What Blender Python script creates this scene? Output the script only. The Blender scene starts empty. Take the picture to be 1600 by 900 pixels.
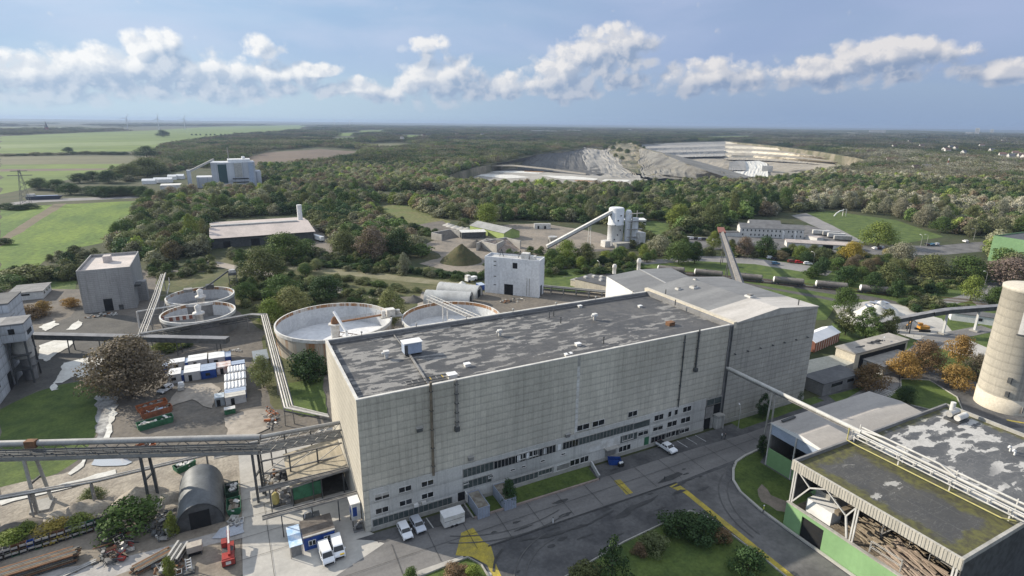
import bpy, bmesh, math, random
from mathutils import Vector, Matrix, noise
from mathutils.geometry import delaunay_2d_cdt
R_ = math.radians
rnd = random.Random(7)
SC = bpy.context.scene
COL = SC.collection
# camera
CAM_H = 75.0
FPX, CX, CY = 885.0, 800.0, 450.0
def _dir(px, py): return Vector((px - CX, -(py - CY), -FPX)).normalized()
_X, _Y = _dir(2617, 213), _dir(329, 187)   # vanishing points of the big hall's two axes
_Z = _X.cross(_Y).normalized()
_m = (_X + _Y).normalized(); _n = _Z.cross(_m)
_X, _Y = (_m - _n) / math.sqrt(2), (_m + _n) / math.sqrt(2)
ROT = Matrix((_X, _Y, _Z))
CAMLOC = Vector((0, 0, CAM_H))
def at(px, py, z=0.0):
 """ground point (height z) seen at a pixel of the 1600 x 900 photograph"""
 v = ROT @ _dir(px, py)
 t = (z - CAM_H) / v.z
 return Vector((v.x * t, v.y * t, z))
def on_y(px, py, y):
 v = ROT @ _dir(px, py); t = y / v.y
 return Vector((v.x * t, y, CAM_H + v.z * t))
def to_px(p):
 q = ROT.transposed() @ (Vector(p) - CAMLOC)
 if q.z > -0.1: return (-9999, -9999)
 return (CX + q.x * FPX / -q.z, CY - q.y * FPX / -q.z)
cam_d = bpy.data.cameras.new('camera'); cam = bpy.data.objects.new('camera', cam_d); COL.objects.link(cam)
cam_d.sensor_width = 36.0; cam_d.lens = 36.0 * FPX / 1600.0; cam_d.clip_start = 0.5; cam_d.clip_end = 90000
cam.matrix_world = Matrix.Translation(CAMLOC) @ ROT.to_4x4()
SC.camera = cam
# light
SUN_EL, SUN_AZ = 26.0, 133.0
sd = bpy.data.lights.new('sun', 'SUN'); so = bpy.data.objects.new('sun', sd); COL.objects.link(so)
sd.energy = 5.0; sd.angle = R_(0.53); sd.color = (1.0, 0.91, 0.77)
so.location = (0, 0, 300)
_sv = Vector((math.cos(R_(SUN_AZ)) * math.cos(R_(SUN_EL)), math.sin(R_(SUN_AZ)) * math.cos(R_(SUN_EL)), math.sin(R_(SUN_EL))))
so.rotation_euler = (-_sv).to_track_quat('-Z', 'Y').to_euler()
SC.view_settings.view_transform = 'Standard'; SC.view_settings.look = 'None'
SC.view_settings.exposure = 0.38; SC.view_settings.gamma = 1.0; SC.view_settings.use_curve_mapping = False
SC.cycles.use_denoising = True
SC.cycles.max_bounces = 5; SC.cycles.diffuse_bounces = 2; SC.cycles.glossy_bounces = 2
SC.cycles.transmission_bounces = 3; SC.cycles.transparent_max_bounces = 8; SC.cycles.volume_bounces = 0
SC.cycles.caustics_reflective = False; SC.cycles.caustics_refractive = False
SC.cycles.sample_clamp_indirect = 4.0
# node utilities
class NT:
 def __init__(s, tree): s.t = tree; s.n = tree.nodes; s.l = tree.links
 def node(s, typ, **kw):
  n = s.n.new(typ)
  for k, v in kw.items(): setattr(n, k, v)
  return n
 def put(s, sock, v):
  if isinstance(v, bpy.types.NodeSocket): s.l.new(v, sock)
  elif v is not None:
   if hasattr(sock.default_value, '__len__') and not hasattr(v, '__len__'): v = [v] * len(sock.default_value)
   if hasattr(v, '__len__') and len(sock.default_value) == 4 and len(v) == 3: v = tuple(v) + (1.0,)
   sock.default_value = v
 def math(s, op, a, b=None, c=None, clamp=False):
  n = s.node('ShaderNodeMath', operation=op, use_clamp=clamp)
  for i, v in enumerate((a, b, c)):
   if v is not None: s.put(n.inputs[i], v)
  return n.outputs[0]
 def vmath(s, op, a, b=None, out=0):
  n = s.node('ShaderNodeVectorMath', operation=op)
  s.put(n.inputs[0], a)
  if b is not None: s.put(n.inputs[3 if op == 'SCALE' else 1], b)
  return n.outputs[out]
 def mix(s, f, a, b, mode='MIX'):
  n = s.node('ShaderNodeMix', data_type='RGBA', blend_type=mode)
  n.clamp_factor = True
  s.put(n.inputs[0], f); s.put(n.inputs[6], a); s.put(n.inputs[7], b)
  return n.outputs[2]
 def noise(s, vec, scale, detail=4, rough=0.55, dist=0.0, dim='3D'):
  n = s.node('ShaderNodeTexNoise', noise_dimensions=dim)
  s.put(n.inputs['Vector'], vec); s.put(n.inputs['Scale'], scale)
  n.inputs['Detail'].default_value = detail; n.inputs['Roughness'].default_value = rough
  n.inputs['Distortion'].default_value = dist
  return n.outputs['Fac']
 def ramp(s, f, lo, hi, a=0.0, b=1.0, smooth=True):
  n = s.node('ShaderNodeMapRange'); n.interpolation_type = 'SMOOTHSTEP' if smooth else 'LINEAR'
  s.put(n.inputs[0], f); n.inputs[1].default_value = lo; n.inputs[2].default_value = hi
  n.inputs[3].default_value = a; n.inputs[4].default_value = b
  return n.outputs[0]
 def sep(s, v):
  n = s.node('ShaderNodeSeparateXYZ'); s.put(n.inputs[0], v); return n.outputs
 def comb(s, x, y, z=0.0):
  n = s.node('ShaderNodeCombineXYZ')
  for i, v in enumerate((x, y, z)): s.put(n.inputs[i], v)
  return n.outputs[0]
MATS = {}
def new_mat(name):
 m = bpy.data.materials.new(name); m.use_nodes = True
 nt = NT(m.node_tree); b = m.node_tree.nodes['Principled BSDF']
 b.inputs['Specular IOR Level'].default_value = 0.3
 MATS[name] = m
 return m, nt, b
def mat(name, c1, c2=None, scale=0.3, rough=0.85, metal=0.0, fine=0.18, bump=0.0, streak=0.0, spec=0.3, stretch=None):
 """two-tone weathered surface: large stains between c1 and c2, fine grain, optional vertical run-off streaks"""
 if name in MATS: return MATS[name]
 m, nt, b = new_mat(name)
 geo = nt.node('ShaderNodeNewGeometry').outputs['Position']
 vec = geo if stretch is None else nt.vmath('MULTIPLY', geo, stretch)
 c2 = c2 or tuple(v * 0.72 for v in c1)
 f = nt.noise(vec, scale, 5, 0.6)
 col = nt.mix(nt.ramp(f, 0.35, 0.68), c1, c2)
 if fine:
  g = nt.noise(geo, scale * 9, 3, 0.6)
  col = nt.mix(1.0, col, nt.comb(*[nt.ramp(g, 0.2, 0.8, 1 - fine, 1 + fine, False)] * 3), 'MULTIPLY')
 if streak:
  sv = nt.vmath('MULTIPLY', geo, (1.3, 1.3, 0.06))
  g = nt.noise(sv, 1.0, 4, 0.65)
  col = nt.mix(nt.ramp(g, 0.5, 0.75, 0.0, streak), col, tuple(v * 0.35 for v in c1))
 nt.put(b.inputs['Base Color'], col)
 b.inputs['Roughness'].default_value = rough; b.inputs['Metallic'].default_value = metal
 b.inputs['Specular IOR Level'].default_value = spec
 if bump:
  bn = nt.node('ShaderNodeBump'); bn.inputs['Strength'].default_value = bump; bn.inputs['Distance'].default_value = 0.3
  nt.put(bn.inputs['Height'], nt.noise(geo, scale * 4, 5, 0.6)); nt.put(b.inputs['Normal'], bn.outputs[0])
 return m
# mesh utilities
class MB:
 """collects faces and builds ONE mesh object"""
 def __init__(s): s.v = []; s.f = []; s.mi = []; s.sm = []; s.mats = []
 def m(s, material):
  if material not in s.mats: s.mats.append(material)
  return s.mats.index(material)
 def face(s, pts, material, smooth=False):
  i = len(s.v); s.v += [tuple(p) for p in pts]
  s.f.append(tuple(range(i, i + len(pts)))); s.mi.append(s.m(material)); s.sm.append(smooth)
 def grid(s, rows, material, smooth=True, close=False):
  """rows: list of equally long point rows"""
  base = len(s.v); n = len(rows[0]); k = s.m(material)
  for r in rows: s.v += [tuple(p) for p in r]
  for a in range(len(rows) - 1):
   for b in range(n if close else n - 1):
    c = (b + 1) % n
    s.f.append((base + a * n + b, base + a * n + c, base + (a + 1) * n + c, base + (a + 1) * n + b))
    s.mi.append(k); s.sm.append(smooth)
 def box(s, x0, x1, y0, y1, z0, z1, material, M=None, skip=''):
  P = [Vector(p) for p in ((x0, y0, z0), (x1, y0, z0), (x1, y1, z0), (x0, y1, z0), (x0, y0, z1), (x1, y0, z1), (x1, y1, z1), (x0, y1, z1))]
  if M is not None: P = [M @ p for p in P]
  i = len(s.v); s.v += [tuple(p) for p in P]; k = s.m(material)
  for nm, f in (('b', (3, 2, 1, 0)), ('t', (4, 5, 6, 7)), ('f', (0, 1, 5, 4)), ('r', (1, 2, 6, 5)), ('k', (2, 3, 7, 6)), ('l', (3, 0, 4, 7))):
   if nm in skip: continue
   s.f.append(tuple(i + q for q in f)); s.mi.append(k); s.sm.append(False)
 def prism(s, pts, z0, z1, material, cap=None, bottom=False):
  """vertical prism over a counter-clockwise plan outline; z1 may be a list of heights"""
  n = len(pts); zt = z1 if isinstance(z1, (list, tuple)) else [z1] * n
  a = [(p[0], p[1], z0) for p in pts]; b = [(p[0], p[1], z) for p, z in zip(pts, zt)]
  i = len(s.v); s.v += a + b; k = s.m(material)
  for q in range(n):
   r = (q + 1) % n
   s.f.append((i + q, i + r, i + n + r, i + n + q)); s.mi.append(k); s.sm.append(False)
  s.face(b, cap or material)
  if bottom: s.face(a[::-1], material)
 def extrude(s, prof, d, material, M=None, caps=True, smooth=False):
  """profile (list of 3-D points) swept along vector d"""
  d = Vector(d); a = [Vector(p) for p in prof]; b = [p + d for p in a]
  if M is not None: a = [M @ p for p in a]; b = [M @ p for p in b]
  n = len(a); i = len(s.v); s.v += [tuple(p) for p in a + b]; k = s.m(material)
  for q in range(n):
   r = (q + 1) % n
   s.f.append((i + q, i + r, i + n + r, i + n + q)); s.mi.append(k); s.sm.append(smooth)
  if caps: s.face(a[::-1], material); s.face(b, material)
 def tube(s, a, b, r, material, n=8, r2=None, caps=True):
  a, b = Vector(a), Vector(b); d = (b - a)
  if d.length < 1e-6: return
  d.normalize(); u = d.orthogonal().normalized() if abs(d.z) > 0.99 else d.cross(Vector((0, 0, 1))).normalized()
  w = d.cross(u); r2 = r if r2 is None else r2
  ra = [a + (u * math.cos(t) + w * math.sin(t)) * r for t in (2 * math.pi * k / n for k in range(n))]
  rb = [b + (u * math.cos(t) + w * math.sin(t)) * r2 for t in (2 * math.pi * k / n for k in range(n))]
  s.grid([rb, ra], material, n > 5, True)
  if caps: s.face(ra, material); s.face(rb[::-1], material)
 def beam(s, a, b, w, h, material):
  """rectangular bar from a to b, width w (level), height h"""
  a, b = Vector(a), Vector(b); d = (b - a); L = d.length
  if L < 1e-6: return
  d.normalize(); u = Vector((1, 0, 0)) if abs(d.z) > 0.995 else d.cross(Vector((0, 0, 1))).normalized(); t = u.cross(d)
  M = Matrix(((d.x, u.x, t.x, a.x), (d.y, u.y, t.y, a.y), (d.z, u.z, t.z, a.z), (0, 0, 0, 1)))
  s.box(0, L, -w / 2, w / 2, -h / 2, h / 2, material, M)
 def path(s, pts, r, material, n=8):
  for a, b in zip(pts[:-1], pts[1:]): s.tube(a, b, r, material, n)
 def lathe(s, c, prof, material, n=24, smooth=True, cap=True):
  rows = [[(c[0] + r * math.cos(2 * math.pi * k / n), c[1] + r * math.sin(2 * math.pi * k / n), c[2] + z) for k in range(n)] for r, z in prof]
  s.grid(rows, material, smooth, True)
  if cap:
   if prof[0][0] > 1e-4: s.face(rows[0][::-1], material)
   if prof[-1][0] > 1e-4: s.face(rows[-1], material)
 def build(s, name, parent=None, kind=None, origin=None):
  me = bpy.data.meshes.new(name)
  o = bpy.data.objects.new(name, me); COL.objects.link(o)
  org = Vector((0, 0, 0))
  if parent is not None and not parent.get('_local'): org = Vector(parent['_org'])
  elif origin is not None: org = Vector(origin); o.location = org
  vs = [(p[0] - org.x, p[1] - org.y, p[2] - org.z) for p in s.v] if org.length else s.v
  me.from_pydata(vs, [], s.f)
  for mm in s.mats: me.materials.append(mm)
  me.polygons.foreach_set('material_index', s.mi); me.polygons.foreach_set('use_smooth', s.sm)
  me.update()
  if parent is not None: o.parent = parent
  if kind: o['kind'] = kind
  o['_org'] = tuple(org)
  return o
TAGGED = []
def tag(o, label, cat, group=None, kind=None):
 o['label'] = label; o['category'] = cat
 if group: o['group'] = group
 if kind: o['kind'] = kind
 return o
def thing(name, label, cat, loc=(0, 0, 0), rz=0.0, group=None, local=False):
 """an Empty at the thing's base. local=False: its parts are given in world coordinates; True: in its own axes"""
 o = bpy.data.objects.new(name, None); COL.objects.link(o)
 o.empty_display_size = 0.5
 o.location = loc; o.rotation_euler = (0, 0, rz); o['_org'] = tuple(loc)
 if local: o['_local'] = 1
 return tag(o, label, cat, group)
def copy_thing(root, loc, rz=None, label=None, scale=None, group=None):
 r = root.copy(); COL.objects.link(r); r.location = loc
 if rz is not None: r.rotation_euler = (0, 0, rz)
 if scale is not None: r.scale = scale if hasattr(scale, '__len__') else (scale,) * 3
 if label: r['label'] = label
 if group: r['group'] = group
 for ch in root.children:
  c = ch.copy(); COL.objects.link(c); c.parent = r
  for g in ch.children:
   d = g.copy(); COL.objects.link(d); d.parent = c
 return r
def inside(p, poly):
 x, y = p[0], p[1]; c = False; j = len(poly) - 1
 for i in range(len(poly)):
  xi, yi = poly[i][0], poly[i][1]; xj, yj = poly[j][0], poly[j][1]
  if (yi > y) != (yj > y) and x < (xj - xi) * (y - yi) / (yj - yi) + xi: c = not c
  j = i
 return c
def fill(mb, pts, material, z=None):
 """triangulated (possibly concave) flat outline"""
 v2 = [Vector((p[0], p[1])) for p in pts]; n = len(v2)
 vs, es, fs, *_ = delaunay_2d_cdt(v2, [], [list(range(n))], 1, 1e-6)
 i = len(mb.v); k = mb.m(material)
 mb.v += [(v.x, v.y, pts[0][2] if z is None else z) for v in vs]
 for f in fs: mb.f.append(tuple(i + q for q in f)); mb.mi.append(k); mb.sm.append(False)
def rough_outline(pts, step, amp, seed=0):
 out = []
 for i in range(len(pts)):
  a, b = Vector(pts[i][:2]), Vector(pts[(i + 1) % len(pts)][:2]); L = (b - a).length
  k = max(1, min(60, int(L / step))); nrm = Vector((-(b - a).y, (b - a).x)).normalized() if L > 0 else Vector((0, 0))
  for q in range(k):
   p = a.lerp(b, q / k)
   d = noise.noise((p.x / step * 0.45, p.y / step * 0.45, seed)) * amp if amp else 0
   p = p + nrm * d; out.append((p.x, p.y))
 return out
_zl = [0.02]
def patch(name, pxs, material, z=None, step=4, amp=0.8, world=False, kind='structure'):
 """a ground sheet; outline given as photo pixels on the ground, or as world points"""
 pts = [(p[0], p[1]) for p in pxs] if world else [tuple(at(x, y)[:2]) for x, y in pxs]
 if z is None: _zl[0] += 0.0016; z = _zl[0]
 mb = MB(); fill(mb, rough_outline(pts, step, amp, len(name)), material, z)
 return mb.build(name, kind=kind)
# sky
W = bpy.data.worlds.new('World'); SC.world = W; W.use_nodes = True
nt = NT(W.node_tree); bg = W.node_tree.nodes['Background']
sky = nt.node('ShaderNodeTexSky'); sky.sky_type = 'NISHITA'; sky.sun_disc = False
sky.sun_elevation = R_(SUN_EL); sky.sun_rotation = R_(90 - SUN_AZ)
sky.altitude = 80; sky.air_density = 1.0; sky.dust_density = 0.6; sky.ozone_density = 1.6
dirv = nt.node('ShaderNodeTexCoord').outputs['Generated']
_f = Vector((ROT @ Vector((0, 0, -1))).xy).normalized(); _r = Vector((_f.y, -_f.x))
def uv_of(px, py):
 d = ROT @ _dir(px, py)
 return math.atan2(d.x * _r.x + d.y * _r.y, d.x * _f.x + d.y * _f.y), math.asin(d.z)
U = nt.math('ARCTAN2', nt.vmath('DOT_PRODUCT', dirv, (_r.x, _r.y, 0), 1), nt.vmath('DOT_PRODUCT', dirv, (_f.x, _f.y, 0), 1))
V = nt.math('ARCSINE', nt.sep(dirv)[2])
BANKS = [(50, 124, 150, 40, 34, 1.1), (185, 116, 115, 40, 36, 1.1), (300, 138, 200, 20, 22, .9), (90, 146, 160, 16, 20, .85), (240, 78, 56, 32, 34, 1.0), (330, 116, 95, 36, 34, 1.05), (415, 74, 30, 28, 26, .62),
  (430, 120, 70, 24, 20, .95), (488, 110, 34, 15, 13, .95), (560, 144, 100, 20, 14, .85), (700, 132, 76, 36, 28, 1.05), (668, 76, 34, 16, 26, .45),
  (790, 138, 60, 22, 18, .95), (885, 116, 62, 40, 38, 1.15), (950, 82, 74, 36, 40, 1.1),
  (985, 132, 46, 18, 16, .7), (1125, 124, 100, 26, 24, 1.0), (1300, 110, 120, 24, 26, .98), (1395, 88, 115, 28, 34, 1.05),
  (1420, 116, 70, 12, 10, .7), (1550, 110, 80, 22, 22, .95)]
def fbm2(p, scale, detail, rough, dist=0.0): return nt.noise(p, scale, detail, rough, dist, '2D')
def lumps(u, v):
 p = nt.comb(u, nt.math('MULTIPLY', v, 1.15), 0.0)
 vo = nt.node('ShaderNodeTexVoronoi', feature='F1', voronoi_dimensions='2D')
 n0 = nt.node('ShaderNodeTexNoise', noise_dimensions='2D'); nt.put(n0.inputs['Vector'], p); n0.inputs['Scale'].default_value = 30; n0.inputs['Detail'].default_value = 5; n0.inputs['Roughness'].default_value = .62
 nt.put(vo.inputs['Vector'], nt.vmath('ADD', p, nt.vmath('SCALE', n0.outputs['Color'], 0.028))); vo.inputs['Scale'].default_value = 36
 return nt.math('ADD', nt.math('MULTIPLY', nt.math('SUBTRACT', n0.outputs['Fac'], 0.5), 1.5), nt.math('MULTIPLY', nt.math('SUBTRACT', 0.42, vo.outputs['Distance']), 0.75))
def bank_mask(u, v):
 best = None
 p = nt.comb(u, v, 0.0)
 wn = nt.node('ShaderNodeTexNoise', noise_dimensions='2D'); nt.put(wn.inputs['Vector'], p); wn.inputs['Scale'].default_value = 9.0; wn.inputs['Detail'].default_value = 2.0
 wx, wy, _ = nt.sep(wn.outputs['Color'])
 uu = nt.math('MULTIPLY_ADD', nt.math('SUBTRACT', wx, 0.5), 0.07, u); vv = nt.math('MULTIPLY_ADD', nt.math('SUBTRACT', wy, 0.5), 0.035, v)
 for px, py, w, up, lo, wt in BANKS:
  u0, v0 = uv_of(px, py); a = abs(uv_of(px + w, py)[0] - u0); bu = uv_of(px, py - up)[1] - v0; bl = v0 - uv_of(px, py + lo)[1]
  du = nt.math('MULTIPLY_ADD', uu, 1 / a, -u0 / a)
  dv = nt.math('MAXIMUM', nt.math('MULTIPLY_ADD', vv, 1 / bu, -v0 / bu), nt.math('MULTIPLY_ADD', vv, -1 / bl, v0 / bl))
  q = nt.math('MULTIPLY_ADD', du, du, nt.math('MULTIPLY', dv, dv))
  q = nt.math('MULTIPLY_ADD', q, -0.62, 0.62 + (wt - 1.0) * 0.55)
  best = q if best is None else nt.math('MAXIMUM', best, q)
 return nt.math('MAXIMUM', best, -0.7)
MSK = bank_mask(U, V)
N0 = lumps(U, V); N1 = lumps(nt.math('ADD', U, -0.011), nt.math('ADD', V, 0.010))
D0 = nt.math('ADD', MSK, N0)
MSK1 = bank_mask(nt.math('ADD', U, -0.022), nt.math('ADD', V, 0.020))
dens = nt.math('POWER', nt.ramp(D0, -0.30, 0.26, 0, 1, False), 1.2)
lit = nt.math('MULTIPLY', nt.ramp(nt.math('SUBTRACT', N0, N1), -0.24, 0.34, 0.0, 1.0, False), 0.50)
lit = nt.math('ADD', lit, nt.ramp(nt.math('SUBTRACT', MSK, MSK1), 0.02, 0.66, 0.0, 0.66))
lit = nt.math('ADD', lit, nt.ramp(D0, 0.30, -0.1, 0.0, 0.14))
lit = nt.math('MULTIPLY', lit, nt.ramp(V, 0.045, 0.10, 0.75, 1.0))
SKS = 0.10
leftness = nt.ramp(U, 0.55, -0.65)
ccol = nt.mix(lit, nt.mix(leftness, (0.20, 0.265, 0.39), (0.31, 0.40, 0.53)), nt.mix(leftness, (0.60, 0.585, 0.59), (0.74, 0.75, 0.755)))
scol = nt.vmath('SCALE', sky.outputs[0], SKS)
pv = nt.comb(nt.math('MULTIPLY', U, 1.2), nt.math('MULTIPLY', V, 6.0), 1.7)
vn = nt.noise(pv, 2.2, 5, 0.5, 0.3)
vcol = nt.mix(leftness, (0.245, 0.32, 0.49), (0.29, 0.42, 0.60))
veil = nt.math('MULTIPLY', nt.ramp(vn, 0.25, 0.7, 0.75, 0.98), nt.ramp(V, 0.0, 0.10, 0.75, 1.0))
scol = nt.mix(veil, scol, vcol)
pv2 = nt.noise(nt.comb(nt.math('MULTIPLY', U, 0.9), nt.math('MULTIPLY', V, 3.0), 4.1), 3.2, 5, 0.5, 0.4)
scol = nt.mix(nt.math('MULTIPLY', nt.ramp(pv2, 0.34, 0.66, 0.0, 0.9), nt.ramp(V, 0.03, 0.15)), scol, nt.mix(leftness, (0.31, 0.375, 0.545), (0.46, 0.535, 0.67)))
low = nt.ramp(V, 0.13, 0.0, 0.0, 0.85)
scol = nt.mix(low, scol, nt.mix(leftness, (0.20, 0.285, 0.44), (0.40, 0.53, 0.63)))
scol = nt.mix(nt.ramp(V, 0.30, 0.75, 0.0, 0.85), scol, (0.60, 0.66, 0.76))  # bright zenith veil added above the view to lift the ambient light
scol = nt.mix(nt.math('MULTIPLY', dens, nt.ramp(V, -0.005, 0.045, 0.15, 0.97)), scol, ccol)
nt.put(bg.inputs[0], nt.vmath('SCALE', scol, 1 / SKS)); bg.inputs[1].default_value = SKS
W.cycles.sampling_method = 'MANUAL'; W.cycles.sample_map_resolution = 256
# materials
CHALK = mat('chalk', (0.66, 0.65, 0.60), (0.50, 0.48, 0.43), 0.15, 0.9)
CONC = mat('concrete', (0.40, 0.385, 0.35), (0.30, 0.29, 0.26), 0.25, 0.88, streak=0.25)
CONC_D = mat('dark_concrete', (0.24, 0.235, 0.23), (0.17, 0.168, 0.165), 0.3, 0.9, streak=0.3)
CONC_W = mat('white_concrete', (0.60, 0.60, 0.58), (0.48, 0.48, 0.47), 0.2, 0.85, streak=0.2)
CREAM = mat('cream_render', (0.56, 0.51, 0.41), (0.46, 0.42, 0.35), 0.2, 0.88, streak=0.25)  # plain cream render
STEEL = mat('weathered_steel', (0.30, 0.29, 0.27), (0.20, 0.19, 0.18), 0.8, 0.6, 0.2)
STEEL_D = mat('dark_steel', (0.10, 0.105, 0.105), (0.06, 0.06, 0.06), 0.8, 0.6, 0.1)
GALV = mat('galvanised_sheet', (0.50, 0.49, 0.46), (0.38, 0.37, 0.35), 0.6, 0.5, 0.3)
WHITE = mat('white_paint', (0.78, 0.78, 0.77), (0.66, 0.66, 0.64), 0.5, 0.5, fine=0.06)
WHITE_D = mat('dirty_white_paint', (0.66, 0.65, 0.62), (0.50, 0.48, 0.44), 0.7, 0.7, streak=0.35)
RUST = mat('rust', (0.22, 0.115, 0.06), (0.13, 0.075, 0.045), 1.2, 0.9)
TIMBER = mat('weathered_timber', (0.20, 0.165, 0.12), (0.12, 0.10, 0.075), 1.0, 0.9)
ORANGE = mat('orange_paint', (0.42, 0.14, 0.05), (0.27, 0.10, 0.05), 1.0, 0.65)
GREEN_P = mat('green_paint', (0.05, 0.17, 0.09), (0.035, 0.11, 0.06), 0.8, 0.6)
GREEN_L = mat('light_green_sheet', (0.24, 0.40, 0.19), (0.20, 0.34, 0.16), 0.15, 0.7, fine=0.06, streak=0.12)
BLUE_P = mat('blue_paint', (0.022, 0.07, 0.28), (0.02, 0.05, 0.19), 0.8, 0.5)
BLUE_PALE = mat('pale_blue_sheet', (0.36, 0.42, 0.52), (0.30, 0.355, 0.45), 0.6, 0.6)
RED_P = mat('red_paint', (0.36, 0.045, 0.035), (0.22, 0.04, 0.035), 1.2, 0.5)
YELLOW_P = mat('yellow_paint', (0.62, 0.43, 0.04), (0.5, 0.34, 0.05), 1.0, 0.6)
BLACK = mat('black_rubber', (0.018, 0.018, 0.019), (0.03, 0.03, 0.03), 1.0, 0.8)
DARK = mat('dark_opening', (0.012, 0.013, 0.015), (0.02, 0.02, 0.02), 0.8, 0.9)
BRICK = mat('brick_red', (0.26, 0.11, 0.075), (0.19, 0.085, 0.06), 0.5, 0.9)
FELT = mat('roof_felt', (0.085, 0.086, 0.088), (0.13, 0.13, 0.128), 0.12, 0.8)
FELT_L = mat('pale_roof_felt', (0.30, 0.295, 0.285), (0.22, 0.22, 0.22), 0.16, 0.8, stretch=(0.35, 1.6, 1), streak=0.0)
GLASS = new_mat('window_glass'); _b = GLASS[2]; _b.inputs['Base Color'].default_value = (0.014, 0.017, 0.02, 1); _b.inputs['Roughness'].default_value = 0.12; _b.inputs['Specular IOR Level'].default_value = 0.6; GLASS = GLASS[0]
CARGLASS = GLASS
CARW = new_mat('white_car_paint'); CARW[2].inputs['Base Color'].default_value = (0.78, 0.79, 0.80, 1); CARW[2].inputs['Roughness'].default_value = 0.3; CARW[2].inputs['Coat Weight'].default_value = 0.6; CARW = CARW[0]
CARS = new_mat('silver_car_paint'); CARS[2].inputs['Base Color'].default_value = (0.52, 0.55, 0.60, 1); CARS[2].inputs['Roughness'].default_value = 0.32; CARS[2].inputs['Metallic'].default_value = 0.35; CARS = CARS[0]
GRASS = mat('lawn_grass', (0.095, 0.132, 0.032), (0.052, 0.082, 0.022), 0.2, 0.95, fine=0.35, bump=0.4)
MEADOW = mat('meadow_grass', (0.13, 0.19, 0.028), (0.062, 0.115, 0.02), 0.04, 0.95, fine=0.5, stretch=(1.0, 0.3, 1), bump=0.3)
MEADOW_F = mat('far_meadow_grass', (0.125, 0.175, 0.034), (0.082, 0.128, 0.026), 0.004, 0.95, fine=0.2, stretch=(1, 2.5, 1))
PLOUGH = mat('ploughed_soil', (0.15, 0.115, 0.085), (0.115, 0.09, 0.068), 0.01, 0.95, fine=0.2)
STUBBLE = mat('stubble_field', (0.135, 0.13, 0.07), (0.105, 0.105, 0.055), 0.006, 0.95, stretch=(1, 3, 1))
SCRUB = mat('scrub_ground', (0.07, 0.082, 0.03), (0.115, 0.108, 0.052), 0.06, 0.95, fine=0.4, bump=0.6)
FLOORG = mat('woodland_floor', (0.040, 0.052, 0.020), (0.066, 0.066, 0.032), 0.03, 0.95, fine=0.4)
GRAVEL = mat('brown_gravel', (0.165, 0.145, 0.12), (0.115, 0.105, 0.092), 0.09, 0.95, fine=0.3, bump=0.4)
GRAVEL_L = mat('pale_gravel', (0.34, 0.30, 0.25), (0.225, 0.20, 0.17), 0.06, 0.95, fine=0.25, bump=0.3)
SAND = mat('sandy_spoil', (0.36, 0.32, 0.26), (0.25, 0.22, 0.18), 0.22, 0.95, fine=0.3, bump=0.7)
DIRT = mat('dark_mud', (0.10, 0.095, 0.085), (0.07, 0.067, 0.062), 0.15, 0.85, fine=0.3)
SLAB = mat('pale_concrete_slab', (0.46, 0.44, 0.40), (0.37, 0.355, 0.325), 0.12, 0.9, fine=0.12)
ROADC = mat('grey_concrete_road', (0.20, 0.193, 0.185), (0.145, 0.14, 0.136), 0.22, 0.9, fine=0.14, stretch=(0.25, 1, 1))
ASPH = mat('asphalt', (0.118, 0.116, 0.115), (0.068, 0.068, 0.07), 0.16, 0.9, fine=0.25)
ASPH_W = mat('worn_asphalt', (0.165, 0.16, 0.155), (0.098, 0.096, 0.095), 0.14, 0.9, fine=0.2)
ROAD = mat('far_road', (0.25, 0.24, 0.23), (0.19, 0.185, 0.18), 0.06, 0.9)
PAINT_Y = mat('worn_yellow_marking', (0.46, 0.36, 0.06), (0.30, 0.25, 0.07), 0.5, 0.85, fine=0.3)
PAINT_W = mat('worn_white_marking', (0.55, 0.55, 0.54), (0.36, 0.36, 0.35), 0.6, 0.85)
WATERM = new_mat('milky_water'); WATERM[2].inputs['Base Color'].default_value = (0.42, 0.45, 0.48, 1); WATERM[2].inputs['Roughness'].default_value = 0.06; WATERM = WATERM[0]
STAIN = mat('oil_stain', (0.05, 0.05, 0.05), (0.07, 0.07, 0.07), 0.5, 0.7)
# terrain with the quarry cut out of it
PIT = [tuple(at(x, y)[:2]) for x, y in [(700, 274), (742, 262), (800, 250), (840, 241), (880, 236), (915, 231), (942, 232), (1000, 226), (1060, 223), (1130, 221), (1145, 222), (1200, 227), (1280, 237), (1340, 247), (1366, 254), (1340, 262), (1200, 284), (1050, 288), (920, 290), (800, 287), (720, 282)]]
def terrain():
 S = 45000
 outer = [Vector((-S, -3000)), Vector((S, -3000)), Vector((S, S)), Vector((-S, S))]
 pit = [Vector(p) for p in PIT]
 pts = outer + pit; n = len(pit)
 vs, es, fs, *_ = delaunay_2d_cdt(pts, [(4 + i, 4 + (i + 1) % n) for i in range(n)], [list(range(4))], 0, 1e-3)
 mb = MB(); k = mb.m(FLOORG); mb.v = [(v.x, v.y, 0) for v in vs]
 for f in fs:
  c = sum((vs[i] for i in f), Vector((0, 0))) / len(f)
  if not inside(c, PIT): mb.f.append(tuple(f)); mb.mi.append(k); mb.sm.append(False)
 return mb.build('terrain', kind='structure')
terrain()
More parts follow.
